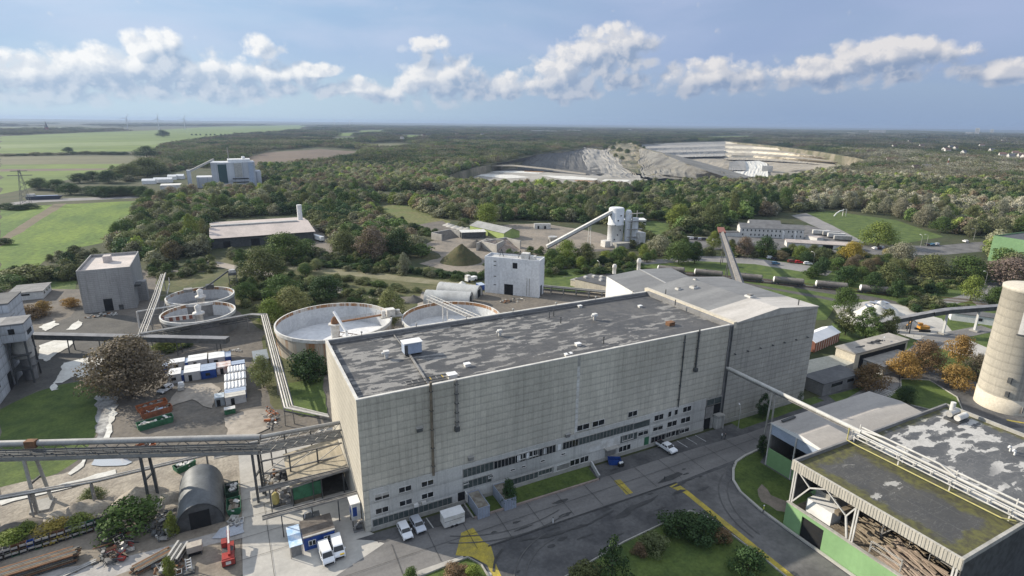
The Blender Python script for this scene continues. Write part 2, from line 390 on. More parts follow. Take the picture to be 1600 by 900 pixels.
def loft(name, lines, material, n=60, rough=0.0, seed=0, kind='structure', m=1, gully=0.0, gf=.12):
 """rows of (px, py, z) knots resampled to n columns, m steps between rows; gully = depth of down-slope erosion grooves (metres)"""
 rows = []
 for ln in lines:
  P = [at(x, y, z) for x, y, z in ln]; d = [0]
  for a, b in zip(P[:-1], P[1:]): d.append(d[-1] + (b - a).length)
  row = []
  for k in range(n):
   t = d[-1] * k / (n - 1); i = max(j for j in range(len(P) - 1) if d[j] <= t + 1e-6) if t > 0 else 0
   f = (t - d[i]) / max(1e-6, d[i + 1] - d[i]); row.append(P[i].lerp(P[i + 1], min(1, f)))
  rows.append(row)
 full = []
 for r0, r1 in zip(rows[:-1], rows[1:]):
  for j in range(m): full.append([p.lerp(q, j / m) for p, q in zip(r0, r1)])
 full.append(rows[-1]); out = []; N = len(full) - 1
 for ri, r in enumerate(full):
  o = []
  for k, p in enumerate(r):
   t = ri / max(1, N); q = Vector((p.x, p.y, seed * 50)) / max(1.0, rough * 5)
   if ri and rough: p = p + Vector((noise.noise(q) * rough, noise.noise(q + Vector((9, 3, 1))) * rough, noise.noise(q * 2.3) * rough * 0.4))
   if gully and 0 < ri < N:
    g = abs(noise.noise((k * gf + t * .6, t * 1.2, seed))) * 1.6 + .7 * abs(noise.noise((k * gf * 2.7, t * 2, seed + 4)))
    v = (p - CAMLOC); v.z = 0; v.normalize(); p = p + v * (g * gully * math.sin(math.pi * min(1, .15 + t * .8))) - Vector((0, 0, g * gully * .25))
   o.append(p)
  out.append(o)
 mb = MB(); mb.grid(out, material, False); return mb.build(name, kind=kind)
QW = mat('quarry_limestone_face', (0.66, 0.60, 0.48), (0.54, 0.48, 0.37), 0.02, 0.95, fine=0.2, stretch=(1, 1, 3))
QT = mat('quarry_tread', (0.27, 0.235, 0.18), (0.40, 0.36, 0.29), 0.012, 0.95, fine=0.25)
QG = mat('quarry_grey_face', (0.27, 0.262, 0.245), (0.21, 0.204, 0.19), 0.01, 0.95, fine=0.2, stretch=(1, 1, 5))  # grey with the far wall's shade mixed into the colour
QF = mat('quarry_floor', (0.34, 0.30, 0.235), (0.24, 0.215, 0.17), 0.008, 0.95, fine=0.25)
QD = mat('quarry_shaded_slope', (0.085, 0.084, 0.08), (0.12, 0.117, 0.108), 0.01, 0.95, fine=0.3)  # dark colour carries the shade on the pit wall facing the camera
QM = mat('grey_overburden', (0.215, 0.205, 0.18), (0.15, 0.142, 0.125), 0.02, 0.95, fine=0.3)
QB = mat('brown_quarry_bank', (0.10, 0.10, 0.055), (0.24, 0.21, 0.155), 0.018, 0.95, fine=0.35)
_pc = sum((Vector(p) for p in PIT), Vector((0, 0))) / len(PIT)
fl = MB(); fl.face([(_pc.x + sx * 1900, _pc.y + sy * 1900, -50) for sx, sy in ((-1, -1), (1, -1), (1, 1), (-1, 1))], QF); fl.build('quarry_floor', kind='structure')
sk = MB(); sk.grid([[(p[0], p[1], 0.01) for p in PIT], [(_pc.x + (p[0] - _pc.x) * .985, _pc.y + (p[1] - _pc.y) * .985, -50) for p in PIT]], QB, False, True); sk.build('quarry_rim_wall', kind='structure')
def bench(name, rim, drop, dy, nb, face, tread, n=90):
 """terraces: steep faces and sloping treads, each its own sheet"""
 z, off = 0.0, 0.0
 for b in range(nb):
  top = [(x, y + off * w, z + .5) for x, y, w in rim]; bot = [(x, y + (off + dy * .5) * w, z - drop) for x, y, w in rim]; nxt = [(x, y + (off + dy) * w, z - drop - .6) for x, y, w in rim]
  loft(name, [top, bot], face, n, 3.5, b, m=3, gully=2.5, gf=.35); loft(name, [bot, nxt], tread, n, 2.5, b + 7, m=2); z -= drop; off += dy
bench('quarry_terraces', [(1131, 221, 1), (1145, 221.5, 1), (1177, 222, 1), (1229, 225.5, .98), (1280, 233, .85), (1332, 244, .55), (1368, 253, .3)], 6.5, 7.0, 4, QW, QT)
bench('quarry_far_wall', [(1002, 226, .8), (1020, 224.5, .95), (1060, 223, 1), (1095, 222, 1), (1133, 221, 1)], 6.5, 7.6, 3, QG, mat('grey_quarry_tread', (.33, .315, .285), (.26, .25, .23), .01, .95), 60)  # shade of this wall greyed into its faces and treads
loft('quarry_haul_floor', [[(1006, 244, -20), (1064, 244, -21), (1133, 246, -26), (1177, 249, -28), (1229, 252, -28), (1290, 256, -26), (1345, 260, -14)], [(1030, 262, -36), (1080, 260, -36), (1140, 262, -38), (1220, 268, -40), (1300, 268, -40)], [(1030, 280, -48), (1080, 280, -48), (1140, 282, -48), (1220, 280, -48), (1300, 276, -46)]], QF, 60, 4, m=6)
loft('quarry_shaded_wall', [[(760, 258, 0), (796, 252, 0), (840, 242, 0), (880, 235, 0), (918, 230, 0)], [(764, 262, -8), (802, 262, -18), (850, 263, -26), (890, 264, -30), (935, 262, -30)], [(766, 264, -11), (806, 268, -24), (852, 272, -32), (892, 274, -34), (945, 272, -36)]], QD, 90, 3, 1, m=8, gully=5, gf=.22)
loft('quarry_knob', [[(910, 231, 0), (918, 227, 5), (933, 225.5, 7), (945, 228, 4), (954, 233, 0)], [(908, 246, -16), (922, 244, -14), (938, 243, -14), (952, 246, -16), (972, 252, -20)], [(912, 262, -30), (926, 262, -30), (946, 262, -30), (968, 266, -32), (996, 272, -36)], [(916, 276, -38), (935, 276, -38), (955, 277, -38), (985, 279, -38), (1010, 281, -38)]], mat('pale_grey_cliff', (.30, .285, .255), (.21, .20, .18), .02, .95, fine=.3), 70, 9, 3, m=6, gully=5, gf=.13)
loft('quarry_green_ridge', [[(944, 227, 4), (965, 221, 14), (985, 221, 15), (1000, 230, 9), (1040, 241, 3)], [(954, 236, -4), (972, 234, 2), (988, 236, 0), (1004, 240, -4), (1034, 250, -10)], [(966, 250, -18), (980, 250, -18), (994, 252, -20), (1008, 254, -20), (1024, 260, -22)], [(985, 270, -34), (996, 272, -34), (1006, 272, -34), (1016, 274, -34), (1030, 276, -34)]], QB, 60, 11, 5, m=7, gully=4, gf=.2)
RDG = [(997, 230.5, 10), (1038, 241.5, 4), (1074, 256, -6), (1110, 269, -18), (1145, 280, -30)]
loft('quarry_spoil_heap', [RDG, [(998, 240, -4), (1022, 254, -12), (1056, 264, -18), (1090, 272, -24), (1130, 281, -33)], [(1000, 262, -26), (1020, 270, -29), (1046, 274, -30), (1076, 277, -31), (1116, 283, -37)], [(1002, 276, -36), (1020, 278, -36), (1046, 279, -36), (1076, 281, -37), (1110, 285, -39)]], QM, 130, 9, 7, m=8, gully=6, gf=.085)
loft('quarry_heap_back', [RDG, [(1010, 232, -46), (1060, 241, -46), (1100, 252, -46), (1140, 264, -46), (1180, 276, -46)]], QM, 60, 0)
loft('quarry_small_heap', [[(1076, 270, -26), (1092, 266, -21), (1112, 265.5, -20), (1130, 268, -23), (1148, 276, -32)], [(1074, 280, -36), (1092, 280, -36), (1112, 281, -36), (1130, 282, -37), (1150, 284, -40)]], QM, 50, 2, 12, m=6, gully=5, gf=.25)
loft('quarry_white_bench', [[(1148, 256, -30), (1166, 252, -26), (1186, 251, -26), (1198, 255, -30)], [(1146, 262, -36), (1164, 262, -36), (1184, 262, -36), (1200, 264, -36)], [(1140, 275, -43), (1164, 276, -43), (1184, 276, -43), (1200, 276, -43)]], CHALK, 40, 3, 9, m=4, gully=4, gf=.3)
loft('quarry_grey_block', [[(1140, 253, -24), (1152, 251, -24), (1164, 251, -24)], [(1138, 266, -37), (1152, 266, -37), (1166, 266, -37)]], QG, 20, 1)
def sheet(name, pxs, z, m, step=14, amp=5): return patch(name, [tuple(at(x, y, z)[:2]) for x, y in pxs], m, z, step, amp, world=True)
sheet('quarry_works_yard', [(690, 276), (715, 270), (742, 265), (800, 263.5), (860, 268), (905, 273), (960, 277), (1010, 280), (1010, 292), (935, 292), (880, 290), (800, 290), (720, 286), (690, 280)], -14, mat('pale_quarry_yard', (.36, .34, .30), (.25, .235, .205), .012, .95, fine=.2))
for q in ([(770, 265.5), (815, 266), (850, 269), (842, 271.5), (800, 270), (762, 269)], [(842, 274), (890, 275), (935, 279), (930, 281.5), (880, 280)], [(750, 272), (800, 273), (830, 277), (790, 279), (748, 275)], [(945, 280), (985, 281), (980, 284), (940, 283)]): sheet('quarry_white_stock', q, -13.6, CHALK, 12, 4)
for q in ([(820, 266.4), (852, 268), (848, 269.4), (818, 268)], [(900, 281), (928, 282.6), (925, 284), (898, 283)]): sheet('quarry_rusty_stock', q, -13.3, mat('rusty_clay', (.36, .22, .13), (.26, .17, .11), .02, .95), 10, 3)
loft('quarry_ramp', [[(740, 258, -2), (800, 257, -5), (850, 262, -9), (915, 270.5, -13)], [(740, 260, -2), (800, 259.5, -5), (850, 264.5, -9), (915, 273, -13)]], QF, 30, 0)
def hill(name, px0, px1, dist, h, seed):
 mb = MB(); rows = []
 a = at(px0, 230); b = at(px1, 230); a0 = math.atan2(a.y, a.x); a1 = math.atan2(b.y, b.x); N = 60
 for r_, f in ((dist - 900, 0.0), (dist - 300, .75), (dist, 1.0), (dist + 900, .8), (dist + 3000, -0.2)):
  row = []
  for k in range(N):
   t = k / (N - 1); an = a0 + (a1 - a0) * t
   e = math.sin(math.pi * t) ** 0.6
   z = h * f * e * (0.75 + 0.5 * noise.noise((t * 5, seed, 0))) - 1.0
   row.append((math.cos(an) * r_, math.sin(an) * r_, z))
  rows.append(row)
 mb.grid(rows, FLOORG, True); mb.build(name, kind='structure')
hill('hills', 800, 1900, 9000, 52, 3); hill('hills', -500, 900, 12500, 34, 5); hill('hills', 1150, 1500, 6800, 30, 8)
# fields, yards, roads (each a thin sheet above the one below)
patch('far_meadow', [(0, 213), (130, 207), (230, 204), (330, 198), (480, 195), (476, 203), (420, 208), (372, 211), (262, 226), (252, 236), (0, 240)], MEADOW_F, step=60, amp=20)
patch('far_meadow', [(-300, 200), (130, 199), (118, 202), (-300, 206)], MEADOW_F, step=60, amp=20)
patch('far_meadow', [(0, 244), (215, 244), (262, 247), (225, 255), (0, 262)], STUBBLE, step=30, amp=10)
patch('far_meadow', [(0, 257), (205, 256), (214, 262), (170, 270), (60, 290), (0, 304)], MEADOW_F, step=30, amp=10)
patch('far_meadow', [(0, 226), (300, 219), (245, 226), (0, 232)], mat('pale_meadow_grass', (0.17, 0.215, 0.08), (0.135, 0.18, 0.06), 0.004, 0.95), step=60, amp=8)
patch('ditch_strip', [(0, 264), (190, 263), (150, 266), (0, 268)], PLOUGH, step=20, amp=2)
patch('meadow', [(0, 326), (92, 319), (0, 374)], MEADOW, step=12, amp=3)
patch('meadow', [(97, 319), (216, 314), (206, 345), (180, 362), (165, 378), (120, 388), (75, 405), (45, 424), (0, 428), (0, 384)], MEADOW, step=12, amp=3)
patch('field_track', [(84, 319), (104, 318), (16, 374), (0, 386), (0, 372)], mat('dry_field_strip', (0.16, 0.13, 0.085), (0.125, 0.11, 0.07), 0.1, 0.95), step=10, amp=2)
patch('country_road', [(0, 319), (60, 311), (225, 306), (300, 305), (225, 309), (60, 316), (0, 325)], ROAD, step=20, amp=1)
patch('ploughed_field', [(384, 246), (420, 238), (500, 233), (562, 237), (505, 248), (430, 256), (392, 259)], PLOUGH, step=30, amp=8)
patch('stubble_field', [(556, 226), (620, 224), (660, 229), (600, 232)], STUBBLE, step=30, amp=8)
for q in ([(562, 204), (602, 203.5), (602, 207), (560, 208)], [(530, 208), (555, 207), (550, 212), (528, 213)], [(600, 212), (640, 211), (690, 213), (640, 216)], [(690, 209), (730, 208), (735, 213), (690, 214)],
  [(520, 216), (560, 215), (556, 219), (522, 220)], [(1100, 214), (1170, 212), (1175, 215), (1105, 217)], [(470, 212), (500, 210), (500, 214), (472, 216)], [(330, 224), (400, 221), (395, 226), (330, 230)],
  [(1430, 220), (1480, 219), (1480, 222), (1430, 223)]):
 patch('far_meadow', q, MEADOW_F if q[0][0] != 690 else STUBBLE, step=40, amp=12)
patch('clearing', [(578, 324), (640, 317), (668, 330), (702, 346), (690, 363), (650, 368), (612, 362)], mat('weedy_ground', (0.105, 0.13, 0.04), (0.15, 0.14, 0.06), 0.05, 0.95, fine=0.5, bump=0.7), step=10, amp=4)
patch('gravel_patch', [(652, 352), (690, 345), (722, 358), (700, 366), (664, 366)], GRAVEL, step=8, amp=3)
patch('recycling_yard', [(664, 382), (692, 370), (745, 358), (800, 350), (850, 350), (930, 362), (990, 384), (975, 391), (920, 394), (860, 396), (800, 404), (760, 412), (752, 430), (700, 424), (655, 412), (690, 402)], mat('yard_gravel', (.25, .215, .175), (.165, .148, .125), .06, .95, fine=.3), step=8, amp=2.5)
patch('shed_yard', [(488, 352), (500, 360), (520, 378), (518, 398), (492, 402), (470, 386), (490, 380)], mat('brown_yard', (0.21, 0.185, 0.155), (0.16, 0.14, 0.12), 0.08, 0.95), step=8, amp=2)
patch('gravel_track', [(450, 415), (520, 419), (600, 428), (760, 447), (760, 452), (600, 437), (520, 428), (450, 421)], mat('grassy_track', (0.22, 0.20, 0.13), (0.15, 0.145, 0.08), 0.1, 0.95), step=6, amp=1)
patch('gravel_track', [(320, 405), (420, 425), (520, 446), (600, 470), (640, 480), (610, 482), (520, 456), (420, 432), (300, 410)], GRAVEL_L, step=6, amp=1.2)
patch('track_verge', [(360, 395), (470, 405), (620, 424), (760, 440), (760, 470), (640, 478), (560, 455), (420, 430), (340, 410)], SCRUB, z=0.015, step=6, amp=1)
patch('meadow', [(0, 428), (60, 424), (120, 440), (118, 452), (70, 470), (0, 478)], GRASS, step=6, amp=1.5)
patch('lawn', [(1003, 350), (1020, 345), (1050, 351), (1047, 367), (1008, 366)], GRASS, step=6, amp=1.5)
patch('playing_field', [(1258, 333), (1300, 330), (1400, 344), (1475, 370), (1405, 382), (1350, 379), (1300, 353)], GRASS, step=8, amp=1.5)
patch('path', [(1236, 337), (1260, 333), (1302, 353), (1352, 379), (1336, 381), (1280, 357)], ROAD, step=8, amp=.6)
patch('office_yard', [(1005, 374), (1120, 370), (1160, 366), (1262, 352), (1300, 362), (1345, 384), (1460, 384), (1546, 377), (1548, 392), (1470, 399), (1330, 398), (1150, 386), (1110, 392), (1040, 391)], ASPH_W, step=8, amp=1)
patch('lawn', [(1085, 398), (1200, 403), (1300, 420), (1420, 442), (1540, 470), (1545, 500), (1490, 512), (1440, 507), (1420, 490), (1310, 470), (1290, 500), (1240, 500), (1100, 440), (1000, 425), (900, 430), (850, 445), (850, 425), (960, 412)], GRASS, step=8, amp=1)
patch('street', [(1040, 405), (1090, 400), (1160, 401), (1262, 415), (1300, 424), (1292, 431), (1180, 413), (1090, 408), (1000, 414), (850, 420), (850, 414), (960, 408)], ROAD, step=8, amp=.5)
patch('railway_ballast', [(880, 432), (1000, 424), (1090, 426), (1200, 436), (1300, 452), (1420, 475), (1420, 481), (1300, 460), (1200, 443), (1090, 433), (1000, 431), (880, 440)], DIRT, step=5, amp=.7)
patch('grassy_siding', [(1160, 441), (1300, 466), (1420, 487), (1530, 511), (1530, 515), (1420, 491), (1300, 470), (1160, 445)], DIRT, step=5, amp=.7)
patch('lawn', [(1420, 452), (1540, 440), (1600, 440), (1600, 560), (1500, 545), (1430, 520)], GRASS, step=6, amp=1)
patch('street', [(1425, 480), (1465, 470), (1500, 462), (1518, 450), (1540, 442), (1580, 440), (1580, 452), (1550, 458), (1540, 466), (1546, 480), (1528, 480), (1518, 470), (1500, 473), (1470, 484)], ROAD, step=5, amp=.5)
patch('scrub_strip', [(1395, 478), (1440, 470), (1510, 478), (1545, 490), (1520, 496), (1450, 490)], SCRUB, step=5, amp=1.5)
patch('loading_yard', [(1300, 478), (1360, 470), (1410, 477), (1432, 488), (1470, 498), (1490, 520), (1545, 545), (1600, 558), (1600, 580), (1540, 566), (1470, 545), (1400, 520), (1310, 500)], SLAB, step=6, amp=1)
patch('lawn', [(1300, 505), (1400, 522), (1470, 545), (1540, 566), (1530, 590), (1470, 600), (1350, 540), (1300, 530)], GRASS, step=6, amp=.6)
# the works itself
patch('plant_yard', [(-60, 452), (130, 452), (230, 420), (330, 425), (520, 470), (900, 448), (980, 448), (1000, 470), (1000, 520), (520, 560), (520, 900), (-60, 900)], GRAVEL, step=4, amp=1)
patch('scrub', [(240, 425), (345, 425), (430, 445), (620, 472), (660, 470), (640, 500), (560, 520), (500, 590), (500, 640), (430, 640), (405, 560), (415, 520), (350, 470), (250, 470)], SCRUB, step=4, amp=1.5)
patch('chalky_yard', [(660, 455), (690, 478), (780, 490), (900, 470), (960, 465), (1000, 470), (900, 520), (600, 560), (620, 500), (650, 480)], GRAVEL_L, step=4, amp=1)
patch('lawn', [(846, 436), (930, 428), (955, 440), (952, 452), (900, 458), (850, 452)], GRASS, step=4, amp=.8)
patch('muddy_yard', [(45, 520), (110, 495), (120, 480), (230, 500), (250, 520), (330, 520), (250, 560), (150, 570), (140, 600), (60, 610), (30, 560)], DIRT, step=3, amp=1)
patch('muddy_yard', [(0, 560), (70, 560), (75, 600), (10, 640), (0, 640)], DIRT, step=3, amp=1)
patch('grass_bank', [(0, 640), (60, 612), (100, 600), (165, 590), (172, 620), (155, 660), (146, 690), (125, 715), (90, 740), (0, 768)], GRASS, step=3, amp=.8)
patch('spoil_yard', [(0, 762), (100, 740), (150, 720), (380, 700), (378, 780), (280, 790), (180, 812), (0, 850)], SAND, step=3, amp=1)
patch('junk_yard', [(-40, 850), (180, 806), (280, 800), (378, 790), (378, 960), (-120, 960)], mat('trodden_earth', (0.27, 0.235, 0.19), (0.18, 0.155, 0.125), 0.18, 0.95, fine=0.25), step=3, amp=.8)
patch('dirt_road', [(-40, 960), (0, 905), (200, 870), (330, 835), (380, 822), (380, 842), (330, 850), (240, 880), (170, 905), (120, 960)], mat('pale_track', (0.40, 0.38, 0.36), (0.30, 0.285, 0.265), 0.2, 0.9), step=3, amp=.7)
patch('concrete_apron', [(372, 702), (455, 698), (520, 660), (545, 700), (575, 830), (640, 860), (760, 960), (380, 960), (378, 790)], SLAB, step=6, amp=0)
patch('asphalt_yard', [(14.0, 91.6), (200, 91.6), (200, 20), (24, 20), (17, 60)], ASPH, world=True, step=20, amp=0)
patch('apron_extension', [(-6, 60), (16.2, 60), (26, 60), (34, 73), (26, 82), (17.4, 90), (14, 92), (0, 95)], SLAB, world=True, step=20, amp=0)
# streets of the works in front of the hall (world metres)
def wp(name, pts, m, step=5, amp=0.0): return patch(name, pts, m, None, step, amp, world=True)
wp('road', [(-2, 79.1), (26, 79.1), (49.5, 79.1), (81, 78.6), (99, 79.3), (112, 80.2), (135, 83), (150, 84), (150, 87.5), (112, 86.5), (91, 87.2), (68, 87.2), (46, 87.6), (28, 88.2), (20, 88.6)], ROADC)
wp('road', [(79.8, 20), (79.8, 54), (80.6, 75), (82.2, 78.0), (95.8, 78.2), (92.6, 75.6), (90.4, 71), (89.3, 64), (89.3, 20)], ASPH_W)
wp('asphalt_bay', [(18.2, 88.9), (36.5, 88.4), (36.5, 91.5), (18.2, 91.8)], ASPH)
wp('sunlit_slab', [(-6, 60), (24, 60), (31, 76.5), (31, 79.0), (-6, 79.0)], SLAB)  # same pale concrete as the apron
wp('lawn', [(36.8, 87.3), (66.2, 87.0), (67.0, 92.3), (36.8, 92.3)], GRASS, 2, .12)
wp('lawn', [(96.2, 76.6), (92.9, 73.6), (91.0, 70), (90.1, 64), (90.0, 57), (104, 57), (104, 76), (112, 80.0), (103, 79.3), (99, 78.4)], GRASS, 2, .12)
wp('bare_earth', [(92.2, 66), (95, 69), (97.5, 70), (96, 66.5), (97.5, 63), (94.5, 61), (93, 62.5)], mat('bare_earth', (.24, .20, .16), (.16, .14, .11), .4, .95), 1.5, .7)
wp('lawn', [(42, 40), (41, 62), (44.4, 66.4), (59.1, 68.8), (76.8, 70.0), (78.6, 66.5), (79.2, 54), (78.9, 40)], GRASS, 2, .15)
wp('lawn', [(16, 60), (18, 72), (22.3, 77.5), (31.6, 78.0), (33.0, 75.3), (33, 70), (30, 60)], GRASS, 2, .12)
wp('lawn', [(112, 88.6), (146, 89.5), (146, 92.4), (112, 92.4)], GRASS, 2, .2); wp('lawn', [(146, 82), (166, 84), (172, 90), (150, 91)], GRASS, 2, .2)
wp('street', [(130, 81), (150, 80.5), (175, 85.5), (186, 92), (230, 100), (260, 98), (262, 104), (228, 107), (200, 99.5), (176, 91.4), (150, 87)], ROADC, 4, .1)
wp('street', [(150, 80.5), (160, 82), (166, 74), (172, 60), (190, 52), (190, 47), (168, 52), (160, 62), (154, 74)], ROADC, 4, .1)
wp('lawn', [(163, 83), (175, 85), (181, 88.5), (188, 84), (183, 74), (171, 66), (167, 74)], GRASS, 3, .2)
wp('lawn', [(186, 90.6), (197, 92.2), (214, 97), (208, 98.2), (196, 96)], GRASS, 3, .2)
def mark(name, pts, m): return wp(name, pts, m, 1.2, .07)
mark('road_markings', [(33.0, 84.6), (35.6, 84.9), (35.9, 80.6), (36.6, 78.9), (35.4, 74), (34.6, 66), (33.6, 66), (34.0, 75), (32.4, 78.0), (29.9, 79.6)], PAINT_Y)
mark('road_markings', [(69.1, 85.2), (70.7, 85.0), (70.2, 79.9), (68.5, 80.0)], PAINT_Y)
mark('road_markings', [(78.6, 78.2), (80.9, 78.4), (81.2, 75.0), (80.8, 54), (80.6, 30), (79.4, 30), (79.5, 54.5), (79.9, 75.2), (79.0, 77)], PAINT_Y)
for x in (88.2, 93.2, 96.3, 99.2, 30.2 - 1.6): mark('road_markings', [(x, 88.2), (x + .18, 88.2), (x - .1, 91.6), (x - .28, 91.6)], PAINT_W)
for k in range(6): mark('road_markings', [(163.2 + k * 1.2, 82.2 + k * .25), (163.8 + k * 1.2, 82.3 + k * .25), (162.6 + k * 1.2, 86.2 + k * .3), (162.0 + k * 1.2, 86.1 + k * .3)], PAINT_W)
for pts in ([(184, 57), (187, 55.4), (186.6, 54.7), (183.6, 56.2)], [(180.5, 61), (183, 58), (182.4, 57.5), (179.9, 60.4)]): mark('road_markings', pts, PAINT_Y)
rs = random.Random(12)
for k in range(34):
 x, y = rs.uniform(38, 88), rs.uniform(70.5, 78.4) if k % 3 else rs.uniform(80, 91)
 if x > 66 and y > 86: y = rs.uniform(88, 91)
 if 36 < x < 68 and y > 86.5: continue
 a, b = rs.uniform(.4, 2.2), rs.uniform(.12, .5); wp('damp_spot', [(x + a * math.cos(t) * rs.uniform(.6, 1.2), y + b * math.sin(t) * rs.uniform(.6, 1.3)) for t in [2 * math.pi * q / 11 for q in range(11)]], STAIN, 9, 0)
for pts in ([(42, 77.6), (47, 76.2), (56, 75.6), (63, 76.9), (63, 77.2), (56, 76.1), (47, 76.7), (42.2, 78)], [(62, 74.8), (67, 75.6), (72, 75.9), (75, 77.1), (72, 76.6), (66, 76.5), (62.2, 75.4)], [(77, 80.1), (81, 79.7), (84.5, 80.3), (84, 81.4), (80, 81.2)], [(34.5, 73), (36.2, 75.5), (38.2, 77), (38.0, 77.3), (35.8, 75.9), (34.2, 73.2)]):
 wp('damp_spot', pts, STAIN, 1.2, .15)
TYRE = mat('tyre_marks', (.095, .093, .091), (.125, .122, .119), .5, .85)
def tyre(c, R, a0, a1, w=.22):
 n = 14; wp('tyre_mark', [(c[0] + (R + w) * math.cos(a0 + (a1 - a0) * k / n), c[1] + (R + w) * math.sin(a0 + (a1 - a0) * k / n)) for k in range(n + 1)] + [(c[0] + R * math.cos(a1 - (a1 - a0) * k / n), c[1] + R * math.sin(a1 - (a1 - a0) * k / n)) for k in range(n + 1)], TYRE, 3, .06)
for c, R, a0, a1 in (((50, 62), 13.5, 1.7, 3.0), ((50, 62), 15.4, 1.75, 2.9), ((100, 60), 16, 2.0, 3.2), ((100, 60), 17.8, 2.0, 3.2), ((45, 110), 29, 4.2, 5.0), ((45, 110), 30.8, 4.2, 5.0)): tyre(c, R, a0, a1)
for x in range(20, 112, 7): wp('slab_joint', [(x, 79.3), (x + .09, 79.3), (x + .35, 87.4), (x + .26, 87.4)], mat('joint_tar', (.05, .05, .05), (.07, .07, .07), 1, .8), 20, 0)
wp('slab_joint', [(-2, 83.2), (112, 83.6), (112, 83.68), (-2, 83.28)], MATS['joint_tar'], 20, 0); wp('drain_line', [(36, 78.85), (81, 78.45), (81, 78.75), (36, 79.15)], MATS['joint_tar'], 6, .08)
for y in range(95, 125, 6): wp('slab_joint', [(-5.4, y), (5.2, y + .2), (5.2, y + .28), (-5.4, y + .08)], MATS['joint_tar'], 20, 0)
wp('slab_joint', [(0.4, 62), (.48, 62), (.2, 126), (.12, 126)], MATS['joint_tar'], 20, 0)
for pts in ([(62, 541), (100, 527), (118, 528), (112, 541), (90, 553), (72, 566), (60, 560)], [(100, 568), (150, 556), (166, 548), (172, 560), (150, 576), (120, 588), (98, 598), (84, 600), (92, 588)], [(60, 512), (84, 502), (92, 508), (72, 518)], [(112, 508), (124, 500), (130, 508), (118, 516), (104, 516)], [(152, 575), (166, 574), (165, 584), (128, 592), (120, 590)], [(75, 606), (84, 600), (92, 610), (80, 612)],
   [(150, 620), (186, 620), (180, 650), (162, 690), (150, 694)], [(176, 640), (182, 645), (170, 688), (160, 692)]):
 patch('chalk_slurry', pts, CHALK if pts[0] != (150, 620) else mat('wet_track', (.16, .155, .15), (.5, .49, .46), .35, .4, fine=.3), step=1.2, amp=1.0)
patch('puddle', [(150, 716), (168, 710), (186, 711), (208, 724), (196, 729), (158, 730), (142, 728)], WATERM, step=1.5, amp=.5)
patch('chalk_slurry', [(330, 843), (344, 828), (380, 812), (382, 834), (345, 842)], mat('pale_blue_slurry', (.42, .45, .50), (.36, .38, .42), .4, .6), step=1.2, amp=.4)
patch('chalk_slurry', [(0, 778), (60, 766), (120, 752), (180, 735), (182, 741), (110, 764), (40, 780), (0, 792)], CHALK, step=1.5, amp=.6)
patch('chalk_slurry', [(126, 724), (133, 712), (137, 713), (131, 730), (110, 744), (106, 742)], CHALK, step=1.2, amp=.3)
patch('dry_puddle', [(255, 640), (285, 600), (330, 600), (345, 610), (330, 640), (300, 625)], GRAVEL_L, step=1.5, amp=.8); patch('dry_puddle', [(350, 655), (395, 640), (420, 640), (425, 668), (380, 690), (355, 680)], GRAVEL_L, step=1.5, amp=.8)
patch('lawn', [(450, 600), (505, 590), (512, 650), (470, 652), (440, 640)], GRASS, step=2, amp=.6)
GZ = _zl[0]
def kerb(pts, w=.22, h=.13, m=None):
 P = [Vector((x, y, 0)) for x, y in pts]; q = MB(); L, R = [], []
 for i, p in enumerate(P):
  d = (P[min(i + 1, len(P) - 1)] - P[max(i - 1, 0)]).normalized(); n = Vector((-d.y, d.x, 0)); L.append(p + n * w / 2); R.append(p - n * w / 2)
 q.grid([[(p.x, p.y, 0) for p in R], [(p.x, p.y, GZ + h) for p in R], [(p.x, p.y, GZ + h) for p in L], [(p.x, p.y, 0) for p in L]], m or CONC, False); q.build('kerb', kind='structure')
kerb([(112, 80.2), (103, 79.4), (99, 78.5), (96.1, 76.7), (92.8, 73.7), (90.9, 70), (90.0, 64), (89.9, 57), (89.9, 31)], .5, .12, SLAB)
kerb([(42, 40), (41, 62), (44.4, 66.4), (59.1, 68.8), (76.8, 70.1), (78.7, 66.5), (79.3, 54), (79.0, 40)]); kerb([(22.3, 77.6), (31.6, 78.1), (33.1, 75.3), (33.1, 60)]); kerb([(36.8, 87.2), (66.3, 86.9)], .35, .2, mat('pinkish_kerb', (.34, .27, .23), (.26, .21, .185), .8, .9)); kerb([(36.7, 87.2), (36.7, 92.2)]); kerb([(66.5, 86.9), (68.0, 92.2)], .3, .9, CONC_W)
kerb([(163, 83), (175, 85), (181, 88.5), (188, 84), (183, 74), (171, 66), (167, 74), (163, 83)], .25, .1); kerb([(378 / 100, 62), (-5.2, 79), (-5.6, 95)], .2, .05) if False else None
